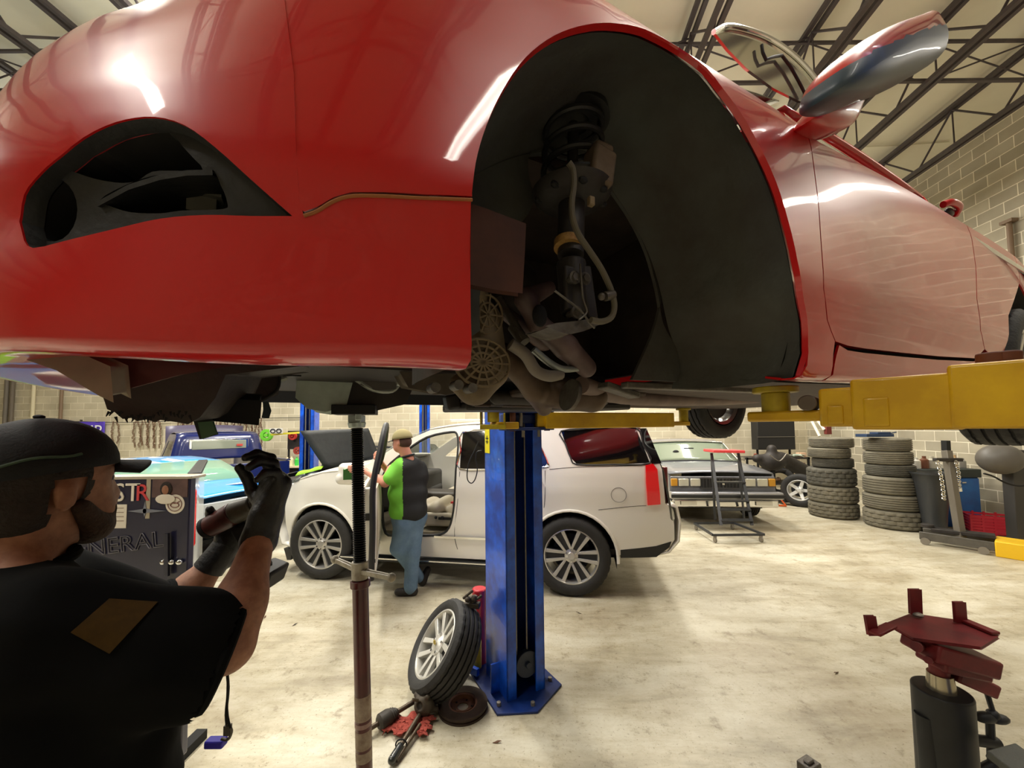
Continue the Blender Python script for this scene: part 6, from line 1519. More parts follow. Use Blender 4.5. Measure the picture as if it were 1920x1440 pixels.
# ---- rolling ladder in front of it
Yl = 5.9
t = thing('rolling_ladder', 'black steel rolling step ladder with a red top in front of the grey sedan', 'ladder', (at(1380, 990, Yl).x, Yl, 0))
MLD = M('ladder_black', (44, 46, 50), .4); MLR = M('ladder_red', (224, 70, 74), .4)
def lz(px, py, Y): return at(px, py, Y)
for a, b in (((1334, 850), (1352, 985)), ((1384, 850), (1410, 985))):
    m = MB(); m.bar(lz(*a, Yl+.55), lz(*b, Yl), .04, .03); m.build('rail', MLD, t, world=True)
for a, b in (((1334, 850), (1341, 975)), ((1384, 850), (1395, 972))):
    m = MB(); m.bar(lz(*a, Yl+.56), lz(*b, Yl+.75), .03, .03); m.build('rear_rail', MLD, t, world=True)
for k, py in enumerate((904, 939, 955, 975)):
    f = (py-850)/135; Y = Yl+.55*(1-f); m = MB(); a = lz(1334+18*f, py, Y); b = lz(1384+26*f, py, Y); m.bar(a, b, .12, .02); m.build('step', MLD, t, world=True)
m = MB(); a = lz(1328, 845, Yl+.5); b = lz(1386, 846, Yl+.5); m.bar(a, b, .34, .045); m.build('red_top', MLR, t, world=True, bevel=.01)
m = MB(); a = lz(1336, 985, Yl-.02); b = lz(1432, 985, Yl-.02); a.z = b.z = .11; m.bar(a, b, .03, .03); m.bar(a+V((.05, .7, 0)), b+V((-.05, .7, 0)), .03, .03); m.bar(a, a+V((.05, .7, 0)), .03, .03); m.bar(b, b+V((-.05, .7, 0)), .03, .03); m.build('base_frame', MLD, t, world=True)
for p in (a+V((.03, 0, 0)), b-V((.05, 0, 0)), a+V((.08, .7, 0)), b+V((-.08, .7, 0))):
    m = MB(); m.cyl((p.x-.012, p.y, .04), (p.x+.012, p.y, .04), .04, n=18); m.box((p.x, p.y, .085), (.04, .03, .03)); m.build('caster', MCAB, t, world=True)
# ---- dark engine bay sized panel on the wall and clutter between sedan and tires
def tube_pts(m, L, Y, r, **k): m.tube([at(x, y, Y) for x, y in L], r, 8, **k)
a, b = at(1420, 788, 10.4), at(1492, 840, 10.4)
t = thing('black_cabinet', 'black hinged steel cabinet standing near the back wall above the parts rack', 'cabinet', ((a.x+b.x)/2, 10.4, 0))
m = MB(); m.box(((a.x+b.x)/2, 10.55, (a.z+b.z)/2+.02), (b.x-a.x, .3, a.z-b.z+.12)); m.build('cabinet_body', M('cabinet_black', (26, 26, 28), .45), t, world=True, bevel=.01)
zs = at(1455, 819, 10.4).z; m = MB(); m.box(((a.x+b.x)/2, 10.39, zs), (b.x-a.x+.03, .02, .012)); m.build('shelf_edge', MCAB, t, world=True)
for x in (a.x+.06, b.x-.06):
    m = MB(); m.bar((x, 10.55, 0), (x, 10.55, b.z), .04, .04); m.build('leg', MDARK, t, world=True)
t = thing('engine_on_stand', 'bare greasy engine on a stand below the black cabinet', 'engine', (at(1455, 880, 8.9).x, 8.9, 0))
MEN = M('engine_grime', (54, 48, 44), .6, noise=(12, .8, (30, 27, 25)))
c = at(1448, 866, 8.9)
sdf_obj('engine_block', [('e', T3(c), (.30, .2, .2), None), ('c', T3(c+V((-.35, 0, .08))), T3(c+V((.3, 0, .08))), .1, .1), ('c', T3(c+V((.2, 0, .1))), T3(c+V((.75, .1, -.2))), .13, .16), ('c', T3(c+V((0, 0, .1))), T3(c+V((0, 0, .3))), .12, .1)], MEN, t, h=.03, k=.06)
m = MB(); m.tube([c+V((-.2, -.22, .18)), c+V((.0, -.24, .04)), c+V((.18, -.22, .2))], .012, 8, smoothn=4); m.build('belt', MCAB, t, world=True)
m = MB(); m.cyl((c.x, c.y, .1), (c.x, c.y, c.z-.1), .05, n=14); m.box((c.x, c.y, .1), (.9, .12, .08)); m.box((c.x, c.y, .1), (.12, .9, .08)); m.build('stand', MDARK, t, world=True)
t = thing('parts_rack', 'dark low rack of scrap parts between the grey sedan and the tire stacks', 'rack', (at(1460, 900, 9.5).x, 9.5, 0))
a, b = at(1400, 880, 9.5), at(1520, 880, 9.5)
for z in (.30, .62, .92):
    m = MB(); m.box(((a.x+b.x)/2, 9.8, z), (b.x-a.x, .6, .04)); m.build('shelf', MEN, t, world=True)
for x in (a.x+.03, b.x-.03):
    for y in (9.52, 10.08): m = MB(); m.bar((x, y, 0), (x, y, .95), .04, .04); m.build('leg', MDARK, t, world=True)
random.seed(21)
cols = [(200, 190, 170), (150, 60, 40), (60, 60, 62), (220, 180, 150), (90, 80, 70), (40, 44, 48)]
for k in range(14):
    x = random.uniform(a.x+.1, b.x-.1); zb = random.choice((.32, .64, .94)); w_, h_ = random.uniform(.08, .22), random.uniform(.06, .18)
    c_ = random.choice(cols); tt = thing('scrap_part', 'small scrap part on the dark rack behind the tire stacks', 'car part', (x, 9.65, zb), 'scrap parts on the rack')
    m = MB()
    if k % 3 == 0: m.lathe([(0, 0), (w_*.5, 0), (w_*.5, h_*.4), (w_*.25, h_*.5), (w_*.25, h_), (0, h_)], 14)
    elif k % 3 == 1: m.box((0, 0, h_/2), (w_, .1, h_)); m.cyl((-w_*.3, -.06, h_*.5), (-w_*.3, .02, h_*.5), h_*.3, n=12)
    else: m.cyl((-w_, 0, h_*.3), (w_, .05, h_*.4), h_*.25, n=12); m.ball((w_, .05, h_*.4), h_*.32, 10)
    m.build('part_body', M('scrap_%d' % cols.index(c_), c_, .6), tt, bevel=.004)
for i, (px, py, c_, lab) in enumerate(((1480, 868, (60, 96, 60), 'green'), (1505, 864, (50, 80, 56), 'green'))):
    c = at(px-6, py, 9.5); t = thing('work_glove', ('green and white work glove lying on the rack, nearer the engine', 'green work glove on the rack beside the tires')[i], 'glove', (c.x, 9.6, .94))
    hand('glove_cloth', V((c.x, 9.6, .985)), V((1, 0, .1)), V((0, -1, 0)), [(.1, .2, .2)]*4, .1, M('glove_green', (64, 100, 66), .8, noise=(30, .9, (210, 214, 200))), t, size=1.2, h=.012, cuff=.06)
t = thing('orange_jack_stand', 'orange tripod leg of a stand beside the bumper of the grey sedan', 'stand', (at(1468, 938, 7.2).x, 7.2, 0))
m = MB(); a = atz(1474, 950, 0); m.bar((a.x, a.y, .02), (a.x-.35, a.y+.1, .02), .06, .03); m.bar((a.x, a.y, .02), (a.x-.22, a.y+.2, .45), .025, .025); m.bar((a.x-.35, a.y+.1, .02), (a.x-.22, a.y+.2, .45), .025, .025); m.build('stand_frame', M('orange_paint', (214, 98, 40), .5), t, world=True)
# lone wheel standing behind the first stack
c = atz(1512, 952, 0)
t = thing('car_wheel', 'worn tire with five spoke alloy wheel standing behind the left tire stack', 'wheel', frame_z((c.x, c.y+.15, .345), V((-.72, -.68, .05))))
wheel_parts(t, I4(), .345, .25, .215, 'five', mat_sp=M('white_alloy', (220, 220, 216), .35, metal=.3))
c = atz(1490, 935, 0)
t = thing('loose_tire', 'upright bare tire leaning beside the alloy wheel, behind the left stack', 'tire', frame_z((c.x-.02, c.y+.45, .345), V((-.6, -.78, .1))))
m = MB(); tire(m, .345, .22, .21, n=72); m.build('tire_carcass', MRUB, t, smooth=40)
# ---- tire stacks
MDT = M('dusty_tire', (128, 122, 104), .85, noise=(5, .8, (96, 92, 80)), bump=(70, .4)); MDT2 = M('dark_dusty_tire', (100, 97, 86), .85, noise=(5, .8, (70, 68, 60)), bump=(70, .4))
def stack(px, pybase, pys, mud, lab, Rs, dx):
    b = atz(px, pybase, 0); 
    yc = b.y+.36; xc = b.x+(px-960)/F*.36
    z = 0
    for i, (p0, p1) in enumerate(zip(pys, pys[1:])):
        z0 = max(0, at(px, p0, b.y).z) if i else 0; z1 = at(px, p1, b.y).z; w_ = z1-z0
        t = thing('tire', lab[i], 'tire', Matrix.Translation((xc+dx[i], yc, z0+w_/2)) @ Matrix.Rotation(radians((i*37) % 11-5)*.12, 4, 'X') @ Matrix.Rotation(i*1.1, 4, 'Z'), 'stacked tires')
        m = MB(); tire(m, Rs[i], w_*.985, Rs[i]*.58, n=72, mud=mud[i], grooves=3 if mud[i] else 5, seed=i); m.build('tire_carcass', MDT if (i+mud[i]) % 3 else MDT2, t, smooth=40)
ordn = ['lowest', 'second from the bottom', 'third from the bottom', 'third from the top', 'second from the top', 'topmost']
stack(1563, 976, [976, 947, 915, 880, 861, 841, 821], [1, 1, 1, 0, 0, 0], ['%s tire of the left hand stack, with %s tread' % (o_, 'chunky' if i < 3 else 'fine ribbed') for i, o_ in enumerate(ordn)], [.385, .385, .38, .32, .33, .345], [0, 0, -.01, .03, -.03, .02])
stack(1676, 998, [998, 962, 932, 897, 874, 848, 822], [1, 0, 0, 0, 0, 0], ['%s tire of the right hand stack, beside the grey pole' % o_ for o_ in ordn], [.40, .385, .36, .325, .32, .315], [.01, 0, -.02, -.01, -.035, -.04])
# small things on the stacks
c = at(1672, 819, 6.3); t = thing('blue_tray', 'dark blue tray lying on top of the right hand tire stack', 'tray', (c.x, c.y+.3, at(1672, 822, 6.2).z+.0))
m = MB(); m.box((0, 0, .04), (.46, .22, .05)); m.box((.1, 0, .08), (.22, .16, .03)); m.cyl((.22, 0, .06), (.36, -.02, .09), .01, n=8); m.build('tray_body', M('tray_blue', (30, 56, 92), .4), t, bevel=.01)
t = thing('white_crutch_handles', 'pair of white bars leaning on the wall above the left tire stack', 'bar', at(1530, 815, 8.8))
for a, b in (((1522, 789), (1537, 818)), ((1532, 787), (1546, 806))):
    m = MB(); m.cyl(at(*a, 8.8), at(*b, 8.6), .03, n=12); m.build('white_bar', M('white_bar', (232, 226, 208), .5), t, world=True)
m = MB(); m.box(at(1552, 806, 8.6), (.12, .08, .2)); m.build('red_joint', M('joint_red', (120, 46, 40), .5), t, world=True, bevel=.01)
# ---- grey pole jack, blue cabinets, drum, crate, yellow ended floor jack
t = thing('tire_changer_pole', 'leaning grey steel pole with dangling chains beside the blue cabinet', 'pole', (at(1800, 1020, 5.6).x, 5.6, 0))
MPOL = M('pole_grey', (112, 106, 96), .5, metal=.3)
m = MB(); m.bar(at(1775, 845, 5.7), at(1802, 1012, 5.5), .085, .085); m.build('pole', MPOL, t, world=True, bevel=.006)
m = MB(); m.bar(at(1774, 845, 5.7), at(1773, 826, 5.7), .08, .06); m.build('pole_top', MDARK, t, world=True, bevel=.004)
m = MB(); m.bar(at(1752, 862, 5.65), at(1802, 862, 5.65), .06, .05); m.build('cross_head', MEN, t, world=True, bevel=.006)
for pts in (((1758, 866), (1764, 890), (1768, 915), (1770, 935)), ((1792, 866), (1797, 885), (1798, 905), (1800, 918))):
    P_ = crom([at(x, y, 5.6) for x, y in pts], 5); m = MB()
    for i, p in enumerate(P_): m.tube([p+V((.022*cos(a), .012*sin(a)*(i % 2), .018*sin(a))) for a in [2*pi*k/10 for k in range(10)]], .006, 6, closed=True)
    m.build('chain', MCHR, t, world=True)
m = MB(); m.cyl(at(1797, 916, 5.6), at(1798, 921, 5.6), .035, n=12); m.build('hook_block', M('white_hook', (225, 220, 205), .4), t, world=True)
def cab(x0p, x1p, ytop, ybot, Y, dpt, nm, lab, mat, cat, **k):
    b = atz((x0p+x1p)/2, ybot, 0); s = b.y; a, c = at(x0p, ytop, s), at(x1p, ytop, s)
    t = thing(nm, lab, cat, (b.x, s, 0)); m = MB(); m.box(((a.x+c.x)/2, s+dpt/2, a.z/2), (c.x-a.x, dpt, a.z)); m.build(nm+'_body', mat, t, world=True, bevel=.01); return t, a, c, s
MBC = M('cabinet_blue', (34, 104, 176), .45, noise=(4, .5, (28, 80, 150)))
t, a, c, s = cab(1738, 1834, 896, 988, 0, .5, 'tool_cabinet', 'bright blue steel tool cabinet behind the leaning grey pole', MBC, 'cabinet')
m = MB(); m.box((c.x-.22, s-.01, .5), (.42, .02, .62)); m.build('cabinet_door', MBC, t, world=True, bevel=.006)
m = MB(); m.box(((a.x+c.x)/2, s+.24, a.z+.07), (c.x-a.x+.05, .55, .14)); m.build('cabinet_top', M('dark_green_top', (34, 44, 42), .5), t, world=True, bevel=.01)
m = MB(); m.bar((a.x+.55, s-.03, a.z-.08), (a.x+.62, s-.03, a.z-.08), .02, .02); m.build('handle', MCHR, t, world=True)
c2 = at(1756, 884, s-.5); t = thing('oil_drum', 'dark round oil drum with a funnel lid between tires and blue cabinet', 'drum', (c2.x, s-.42, 0))
m = MB(); m.lathe([(0, .0), (.13, 0), (.15, .3), (.20, .8), (.23, .93), (.25, .95), (.25, .98), (.19, .93), (0, .90)], 32); m.build('drum_body', M('drum_grey', (50, 52, 54), .4), t)
# things on the cabinet top
random.seed(5)
for k in range(7):
    x = a.x+.05+k*.135; tt = thing('workshop_clutter', ('white spray bottle', 'brown cup', 'clear jar', 'white jug', 'yellow rag tin', 'small carton', 'grey can')[k]+' on top of the blue cabinet', 'container', (x, s+.2, a.z+.14), 'containers on the blue cabinet')
    hh = random.uniform(.1, .24); rr2 = random.uniform(.035, .06); m = MB(); m.lathe([(0, 0), (rr2, 0), (rr2, hh*.7), (rr2*.45, hh*.82), (rr2*.45, hh), (0, hh)], 16)
    m.build('container_body', M('clut%d' % k, [(230, 226, 214), (120, 76, 56), (200, 196, 180), (236, 232, 220), (206, 176, 70), (180, 150, 110), (140, 138, 130)][k], .4), tt)
b = atz(1868, 1000, 0)
t = thing('plastic_crate', 'red slatted plastic crate on the floor in front of the right wall', 'crate', zrot((b.x, b.y, 0), -35))
MCR = M('crate_red', (196, 44, 62), .45); m = MB()
for k in range(6):
    z = .04+k*.045
    for y in (-.2, .2): m.box((0, y, z), (.62, .018, .03))
    for x in (-.31, .31): m.box((x, 0, z), (.018, .42, .03))
for x in np.linspace(-.31, .31, 6):
    for y in (-.2, .2): m.box((x, y, .15), (.024, .024, .3))
m.box((0, 0, .02), (.62, .4, .02)); m.build('crate_body', MCR, t)
t = thing('floor_jack', 'long grey trolley jack with a yellow end on the floor at the right edge', 'jack', (at(1800, 1015, 5.4).x, 5.4, 0))
P = [(1722, 1006), (1868, 1032)]; a, b = atz(1724, 1006, .10), atz(1866, 1028, .10)
d = (b-a).normalized(); nx_ = V((-d.y, d.x, 0)) 
for o_ in (0, .32):
    m = MB(); m.bar(a+nx_*o_+V((0, 0, .02)), b+nx_*o_+V((0, 0, .02)), .04, .11); m.build('side_frame', M('jack_grey', (96, 92, 84), .5, noise=(8, .7, (70, 66, 60))), t, world=True, bevel=.006)
m = MB(); m.bar(a+V((0, -.025, .025)), a.lerp(b, .8)+V((0, -.025, .025)), .006, .035); m.build('stripe_label', M('stripe_label', (206, 196, 184), .5), t, world=True)
e = b+d*.0; f = atz(1925, 1030, .10); m = MB(); m.bar(e+nx_*.16, e+nx_*.16+(d)*.75, .40, .20); m.build('yellow_end', M('jack_yellow', (236, 190, 30), .45), t, world=True, bevel=.01)
for p in (a+d*.06, a.lerp(b, .86), a+d*.06+nx_*.32, a.lerp(b, .86)+nx_*.32):
    m = MB(); m.cyl(V((p.x, p.y, .05))-nx_*.04, V((p.x, p.y, .05))+nx_*.0, .05, n=20); m.build('jack_wheel', MCAB, t, world=True)
m = MB(); m.bar(a.lerp(b, .15)+nx_*.16+V((0, 0, .1)), b+nx_*.2+V((0, 0, .12)), .16, .05); m.cyl(a.lerp(b, .1)+nx_*.16+V((0, 0, .12)), a.lerp(b, .1)+nx_*.16+V((0, 0, .17)), .07, n=18); m.build('lift_beam', MEN, t, world=True, bevel=.006)
c = at(1885, 860, 5.6)
t = thing('wheel_balancer', 'grey wheel balancing machine with a domed hood beside the right wall', 'machine', (c.x+.05, 5.7, 0))
m = MB(); m.ball((c.x+.05, 5.7, at(1885, 862, 5.6).z), (.27, .22, .22), 26); m.build('domed_hood', M('hood_grey', (92, 88, 82), .5), t, world=True)
m = MB(); m.tube([at(x, y, 5.35) for x, y in ((1845, 888), (1862, 893), (1885, 905), (1910, 911), (1935, 908))], .012, 8, smoothn=4); m.build('hood_bar', MDARK, t, world=True)
m = MB(); m.bar((c.x+.3, 5.75, 0), (c.x+.3, 5.75, 1.35), .14, .2); m.build('machine_body', M('machine_dark', (58, 56, 54), .5), t, world=True, bevel=.01)
# ---- wall wire, hanging chains, banner, pipes
Yw = YB-.06
def wp(px, py): return at(px, py, Yw)
t = thing('wall_cable', 'thin dark cable strung along the back wall carrying hanging chains', 'cable', wp(400, 790))
za = wp(150, 790).z
m = MB(); m.tube([wp(130, 790), wp(250, 792), wp(400, 786), wp(565, 783)], .010, 6, smoothn=4); m.build('cable', MDARK, t, world=True)
for x in (150, 345, 565): m = MB(); m.cyl(wp(x, 788), wp(x, 788)+V((0, .07, 0)), .015, n=8); m.build('cable_eye', MDARK, t, world=True)
MCH = M('rusty_chain', (112, 84, 64), .7, metal=.3)
def chain(px, py0, py1, k, lab):
    t = thing('hanging_chain', lab, 'chain', wp(px, py0), 'rusty chains hanging on the wall')
    a = wp(px, py0)+V((0, -.03, 0)); b = wp(px, py1)+V((0, -.03, 0)); m = MB(); n = max(4, int((a.z-b.z)/.05)); rd = random.Random(k)
    for s in (0, 1):
        m = MB()
        for i in range(n):
            f = i/n; c = a.lerp(b, f)+V(((.05+.05*sin(pi*f)+rd.uniform(-.02, .02))*(1 if s else -1), rd.uniform(-.01, .01), 0)); fl = i % 2
            m.tube([c+V((.018*cos(q)*fl+.004, .018*cos(q)*(1-fl), .034*sin(q))) for q in [2*pi*j/8 for j in range(8)]], .0075, 5, closed=True)
        m.build('chain_strand', MCH, t, world=True)
random.seed(3)
cpx = [218, 258, 272, 284, 296, 340, 348, 356, 364, 410, 420, 432, 444, 456, 468, 480, 486]
cnm = {0: 'chain loop hanging just right of the purple banner', 1: 'rusty chain hanging in the cluster right of the mechanic cap, leftmost of it'}
for i, px in enumerate(cpx): chain(px, 792-(px-218)*.02, random.uniform(828, 850), i, cnm.get(i, 'rusty chain hanging from the wall cable above the vehicles'))
a, b = wp(150, 791), wp(197, 829)
t = thing('banner', 'purple banner with white letters on the back wall behind the black cap', 'banner', wp(170, 800))
m = MB(); rows = [[V((x, Yw-.02-.015*sin((x-a.x)*9), z)) for x in np.linspace(a.x-.45, b.x, 14)] for z in np.linspace(b.z, a.z, 5)]
m.grid(rows); m.build('banner_cloth', M('banner_purple', (84, 60, 178), .7), t, world=True, sol=.004)
text_obj('banner_letters', 'MP', Matrix.Translation((b.x-.36, Yw-.045, (a.z+b.z)/2+.02)) @ Matrix.Rotation(pi/2, 4, 'X'), .46, M('banner_white', (235, 235, 240), .6), t)
for i, (px, py0, py1, r, c_, lab) in enumerate(((6, 672, 900, .05, (112, 104, 92), 'dark conduit pipe on the back wall at the far left edge'), (17, 672, 900, .05, (104, 94, 80), 'second dark conduit pipe beside the far left edge'), (57, 690, 900, .045, (206, 196, 164), 'cream painted pipe on the back wall left of the dark pipe'), (110, 700, 900, .04, (120, 98, 76), 'thin brown pipe on the wall above the black cap'))):
    p = at(px, 800, Yw-.06); t = thing('wall_pipe', lab, 'pipe', (p.x, Yw-.03, 0), 'vertical pipes on the back wall'); m = MB(); m.cyl((0, 0, 0), (0, 0, 5.9), r, n=14); m.build('pipe', M('pipe%d' % i, c_, .6), t)
    for z in (1.5, 3.4, 5.2): m = MB(); m.box((0, .03, z), (r*3.2, .05, .05)); m.build('pipe_clamp', M('pipe%d' % i, c_, .6), t)
p = at(1893, 412, XW(5.8)/1.294); yy = 6.1; t = thing('wall_pipe', 'short brown pipe running down the right hand block wall behind the red car', 'pipe', (XW(yy)-.06, yy, 2.4), 'vertical pipes on the right wall'); m = MB(); m.cyl((0, 0, 0), (0, 0, 2.6), .035, n=12); m.box((0, 0, 2.62), (.12, .16, .05)); m.build('pipe', M('pipe3', (120, 98, 76), .6), t)
yy0 = 9.8
# ---- other hoist posts
def simple_post(px, Y, lab, sc):
    p = at(px, 800, Y); dup(pf, frame((p.x, Y, 0), (.98, .17, 0)) @ Matrix.Diagonal((sc, sc, 1, 1)), lab)
simple_post(562, 8.2, 'bright blue hoist post behind the silver vehicle, left of the open black hood', 1)
simple_post(786, 7.2, 'distant blue hoist post above the roof of the silver vehicle', .68)
# ---- black car with raised hood between posts
MBKP = M('black_paint', (22, 23, 25), .25, coat=.6)
bo = V((-2.9, 8.75, 0))
bk, bw = gen_car('black_car', 'black car with raised hood behind the silver vehicle', frame(bo, V((-.35, -.94, 0))), MBKP, .9, [(-2.2, .5), (-2.2, .9), (-1.4, .95), (-.9, 1.35), (-.1, 1.40), (.4, 1.32), (.95, .98), (1.7, .92), (2.05, .8), (2.05, .4), (-2.1, .34)], [1.3, -1.45], .33, [[(-.85, .98), (-.7, 1.3), (.25, 1.3), (.7, .98)]],
    [('windshield', [(.42, 1.31), (.93, .99)], MGLASS, -.03), ('roof', [(-.9, 1.35), (-.1, 1.40), (.4, 1.32)], MBKP, .03), ('rear_body', [(-2.2, .5), (-2.2, .9), (-1.4, .95), (-.9, 1.35)], MBKP, -.02), ('nose', [(2.05, .4), (2.06, .82)], MBKP, -.0)])
m = MB(); m.box((1.5, 0, .72), (1.0, 1.5, .3)); m.build('engine_bay', MEN, bk, bevel=.05)
m = MB(); m.box((1.35, .2, .92), (.4, .5, .12)); m.box((1.7, -.3, .90), (.3, .3, .1)); m.build('engine_cover', MALU, bk, bevel=.03)
q = [at(562, 808, 7.2), at(690, 803, 8.0), at(712, 860, 8.2), at(609, 879, 7.4)]
HB = TM[bk.name].inverted(); m = MB(); rows = []
for i in range(9):
    rows.append([(q[0].lerp(q[3], i/8)).lerp(q[1].lerp(q[2], i/8), j/10)+V((0, 0, .03*sin(pi*j/10)*sin(pi*i/8))) for j in range(11)])
m.grid(rows); m.build('hood', M('hood_underside', (40, 42, 40), .6, noise=(5, .8, (26, 27, 26)), bump=(8, .6)), bk, world=True, sol=.03)
c = at(578, 885, 7.0)
t = thing('fender_cover', 'lime green fender cover draped over the wing beyond the silver hood', 'fender cover', c)
m = MB(); rows = []
for i in range(12):
    f = i/11; p = at(553, 893, 6.9).lerp(at(602, 880, 7.3), f); rows.append([p+V((0, .0, 0)), p+V((0, .1, .06+.01*sin(i))), p+V((.02, .35, .04))])
m.grid(rows); m.build('cover_cloth', M('lime_cover', (150, 200, 50), .7), t, world=True, sol=.006)
# ---- bench with clutter
a, b = at(512, 872, 9.9), at(566, 872, 9.9); a.z = b.z = .82
t = thing('workbench', 'wooden topped workbench against the wall left of the blue hoist post', 'workbench', (a.x, 9.9, 0))
m = MB(); m.box(((a.x+b.x)/2, 10.2, a.z-.02), (b.x-a.x, .7, .04)); m.build('bench_top', M('bench_top', (214, 196, 160), .6), t, world=True)
m = MB(); m.box(((a.x+b.x)/2, 10.25, a.z/2-.03), (b.x-a.x-.1, .5, a.z-.08)); m.build('bench_base', MEN, t, world=True)
m = MB(); m.box(((a.x+b.x)/2-.05, 10.5, a.z+.65), (.6, .03, .5)); m.build('pegboard', MEN, t, world=True)
for x in ((a.x+b.x)/2-.33, (a.x+b.x)/2+.24): m = MB(); m.bar((x, 10.52, a.z), (x, 10.52, a.z+.9), .04, .04); m.build('upright', MDARK, t, world=True)
m = MB(); m.bar(at(508, 815, 10.3), at(562, 811, 10.3), .03, .05); m.build('yellow_level', M('level_yellow', (228, 216, 70), .4), t, world=True)
items = [(508, 858, .10, .2, (150, 140, 120), 'grey paper bag'), (520, 868, .07, .12, (206, 196, 176), 'beige rag pile'), (530, 872, .09, .10, (120, 100, 80), 'brown parts box'), (538, 862, .06, .22, (236, 226, 190), 'white jug'), (546, 858, .05, .24, (226, 216, 176), 'cream bottle'), (556, 866, .05, .22, (60, 190, 70), 'green bottle'), (498, 872, .08, .1, (180, 170, 150), 'small tin'), (490, 874, .08, .08, (96, 90, 84), 'dark tin')]
for i, (px, py, r, h_, c_, lab) in enumerate(items):
    p = at(px+(px<512)*8, 884, 10.05); tt = thing('bench_item', lab+' standing on the cluttered workbench', 'container', (p.x, 10.05, a.z), 'containers on the workbench')
    m = MB(); m.lathe([(0, 0), (r, 0), (r*1.0, h_*.7), (r*.4, h_*.85), (r*.4, h_), (0, h_)], 14); m.build('item_body', M('bi%d' % i, c_, .5), tt)
for (px, py, c_, nm, lab, r) in ((500, 816, (120, 210, 60), 'hose_reel', 'lime green hose reel on the wall above the bench', .16), (549, 818, (206, 66, 56), 'red_reel', 'red tool hanging beside the blue hoist post', .10), (558, 845, (150, 60, 50), 'red_cable_reel', 'dark red cable coil hanging low beside the blue post', .10)):
    p = at(px, py, 10.4); t = thing(nm, lab, 'reel', p); m = MB(); m.lathe([(r*.5, -.04), (r, -.04), (r, .04), (r*.5, .04)], 24, frame_z((0, 0, 0), (0, -1, 0)), closed=True); m.lathe([(0, -.05), (r*.3, -.05), (r*.3, .05), (0, .05)], 16, frame_z((0, 0, 0), (0, -1, 0))); m.build('reel_body', M(nm, c_, .5), t)
t = thing('loop_panel', 'white panel with two black loops above the workbench', 'panel', at(518, 808, 10.2))
m = MB(); p = at(518, 808, 10.2); m.box(p, (.34, .02, .14)); m.build('white_panel', M('panel_white', (228, 224, 214), .5), t, world=True)
for s in (-.08, .08): m = MB(); m.tube([p+V((s+.06*cos(q), -.02, .05*sin(q))) for q in [2*pi*j/16 for j in range(16)]], .012, 6, closed=True); m.build('black_loop', MDARK, t, world=True)
# ---- navy pickup seen from behind
MNV = M('navy_paint', (26, 36, 92), .25, coat=.8); MNVH = M('hood_navy_matte', (84, 78, 100), .4)
cN = at(402, 860, 8.3)
dN = V((-.75, .66, 0)).normalized()
NM = frame((-6.9, 9.1, 0), dN)                       # x=0 at the back of the cab, + forward (away)
pk, pw = gen_car('old_pickup', 'old navy blue pickup truck with its hood raised, seen from behind', NM, MNV, .90, [(-1.85, .55), (-1.88, 1.08), (-.05, 1.10), (-.02, 1.30), (.03, 1.62), (.15, 1.68), (.9, 1.68), (1.05, 1.62), (1.35, 1.15), (2.4, 1.05), (2.5, .9), (2.5, .5), (-1.8, .42)], [1.9, -1.1], .36, [[(.12, 1.15), (.18, 1.52), (.85, 1.52), (1.1, 1.15)]],
    [('cab_back', [(-.05, 1.08), (-.02, 1.30), (.03, 1.60), (.15, 1.68)], MNV, .01), ('roof', [(.15, 1.68), (.5, 1.71), (.9, 1.68), (1.05, 1.62)], MNV, .03), ('windshield', [(1.05, 1.62), (1.35, 1.15)], MGLASS, -.02)], cat='pickup truck', tumb=.22, belt=1.1, nose=.06)
m = MB(); m.box((-1.86, 0, .82), (.04, 1.76, .52)); m.build('tailgate', MNV, pk, bevel=.01)
m = MB(); m.box((-.95, 0, .62), (1.8, 1.6, .03)); m.build('bed_floor', MDARK, pk)
rows = []
m = MB(); W2 = .52
o_ = [(-.045-.03, y, z) for y, z in ((-W2, 1.30), (W2, 1.30), (W2, 1.52), (-W2, 1.52))]
for (nm, mt, gx, gy, gz, xo) in (('window_seal', MCHR, 1.14, .27, .0, -.03), ('rear_glass', M('cab_glass', (150, 156, 138), .08, spec=.8), 1.04, .20, 0, -.045)):
    m = MB(); m.box((xo+.01, 0, 1.42), (.02, gx, gy)); m.build(nm, mt, pk, bevel=.01)
m = MB(); m.box((-.062, -.38, 1.40), (.01, .12, .05)); m.build('red_sticker', M('sticker_red', (200, 70, 60), .5), pk)
for y in (-.33, .33): m = MB(); m.ball((.25, y, 1.32), (.08, .16, .15), 14); m.build('seat_back', MTAND, pk)
m = MB(); rows = [[V((1.4+.05*t, .8*w, 1.15+.75*t-.03*w*w)) for w in np.linspace(-1, 1, 9)] for t in np.linspace(0, 1, 5)]; m.grid(rows); m.build('raised_hood', MNVH, pk, sol=.03)
for s in (1, -1): m = MB(); m.box((-.95, s*.86, 1.10), (1.86, .08, .03)); m.build('bed_rail', MNV, pk, bevel=.008)
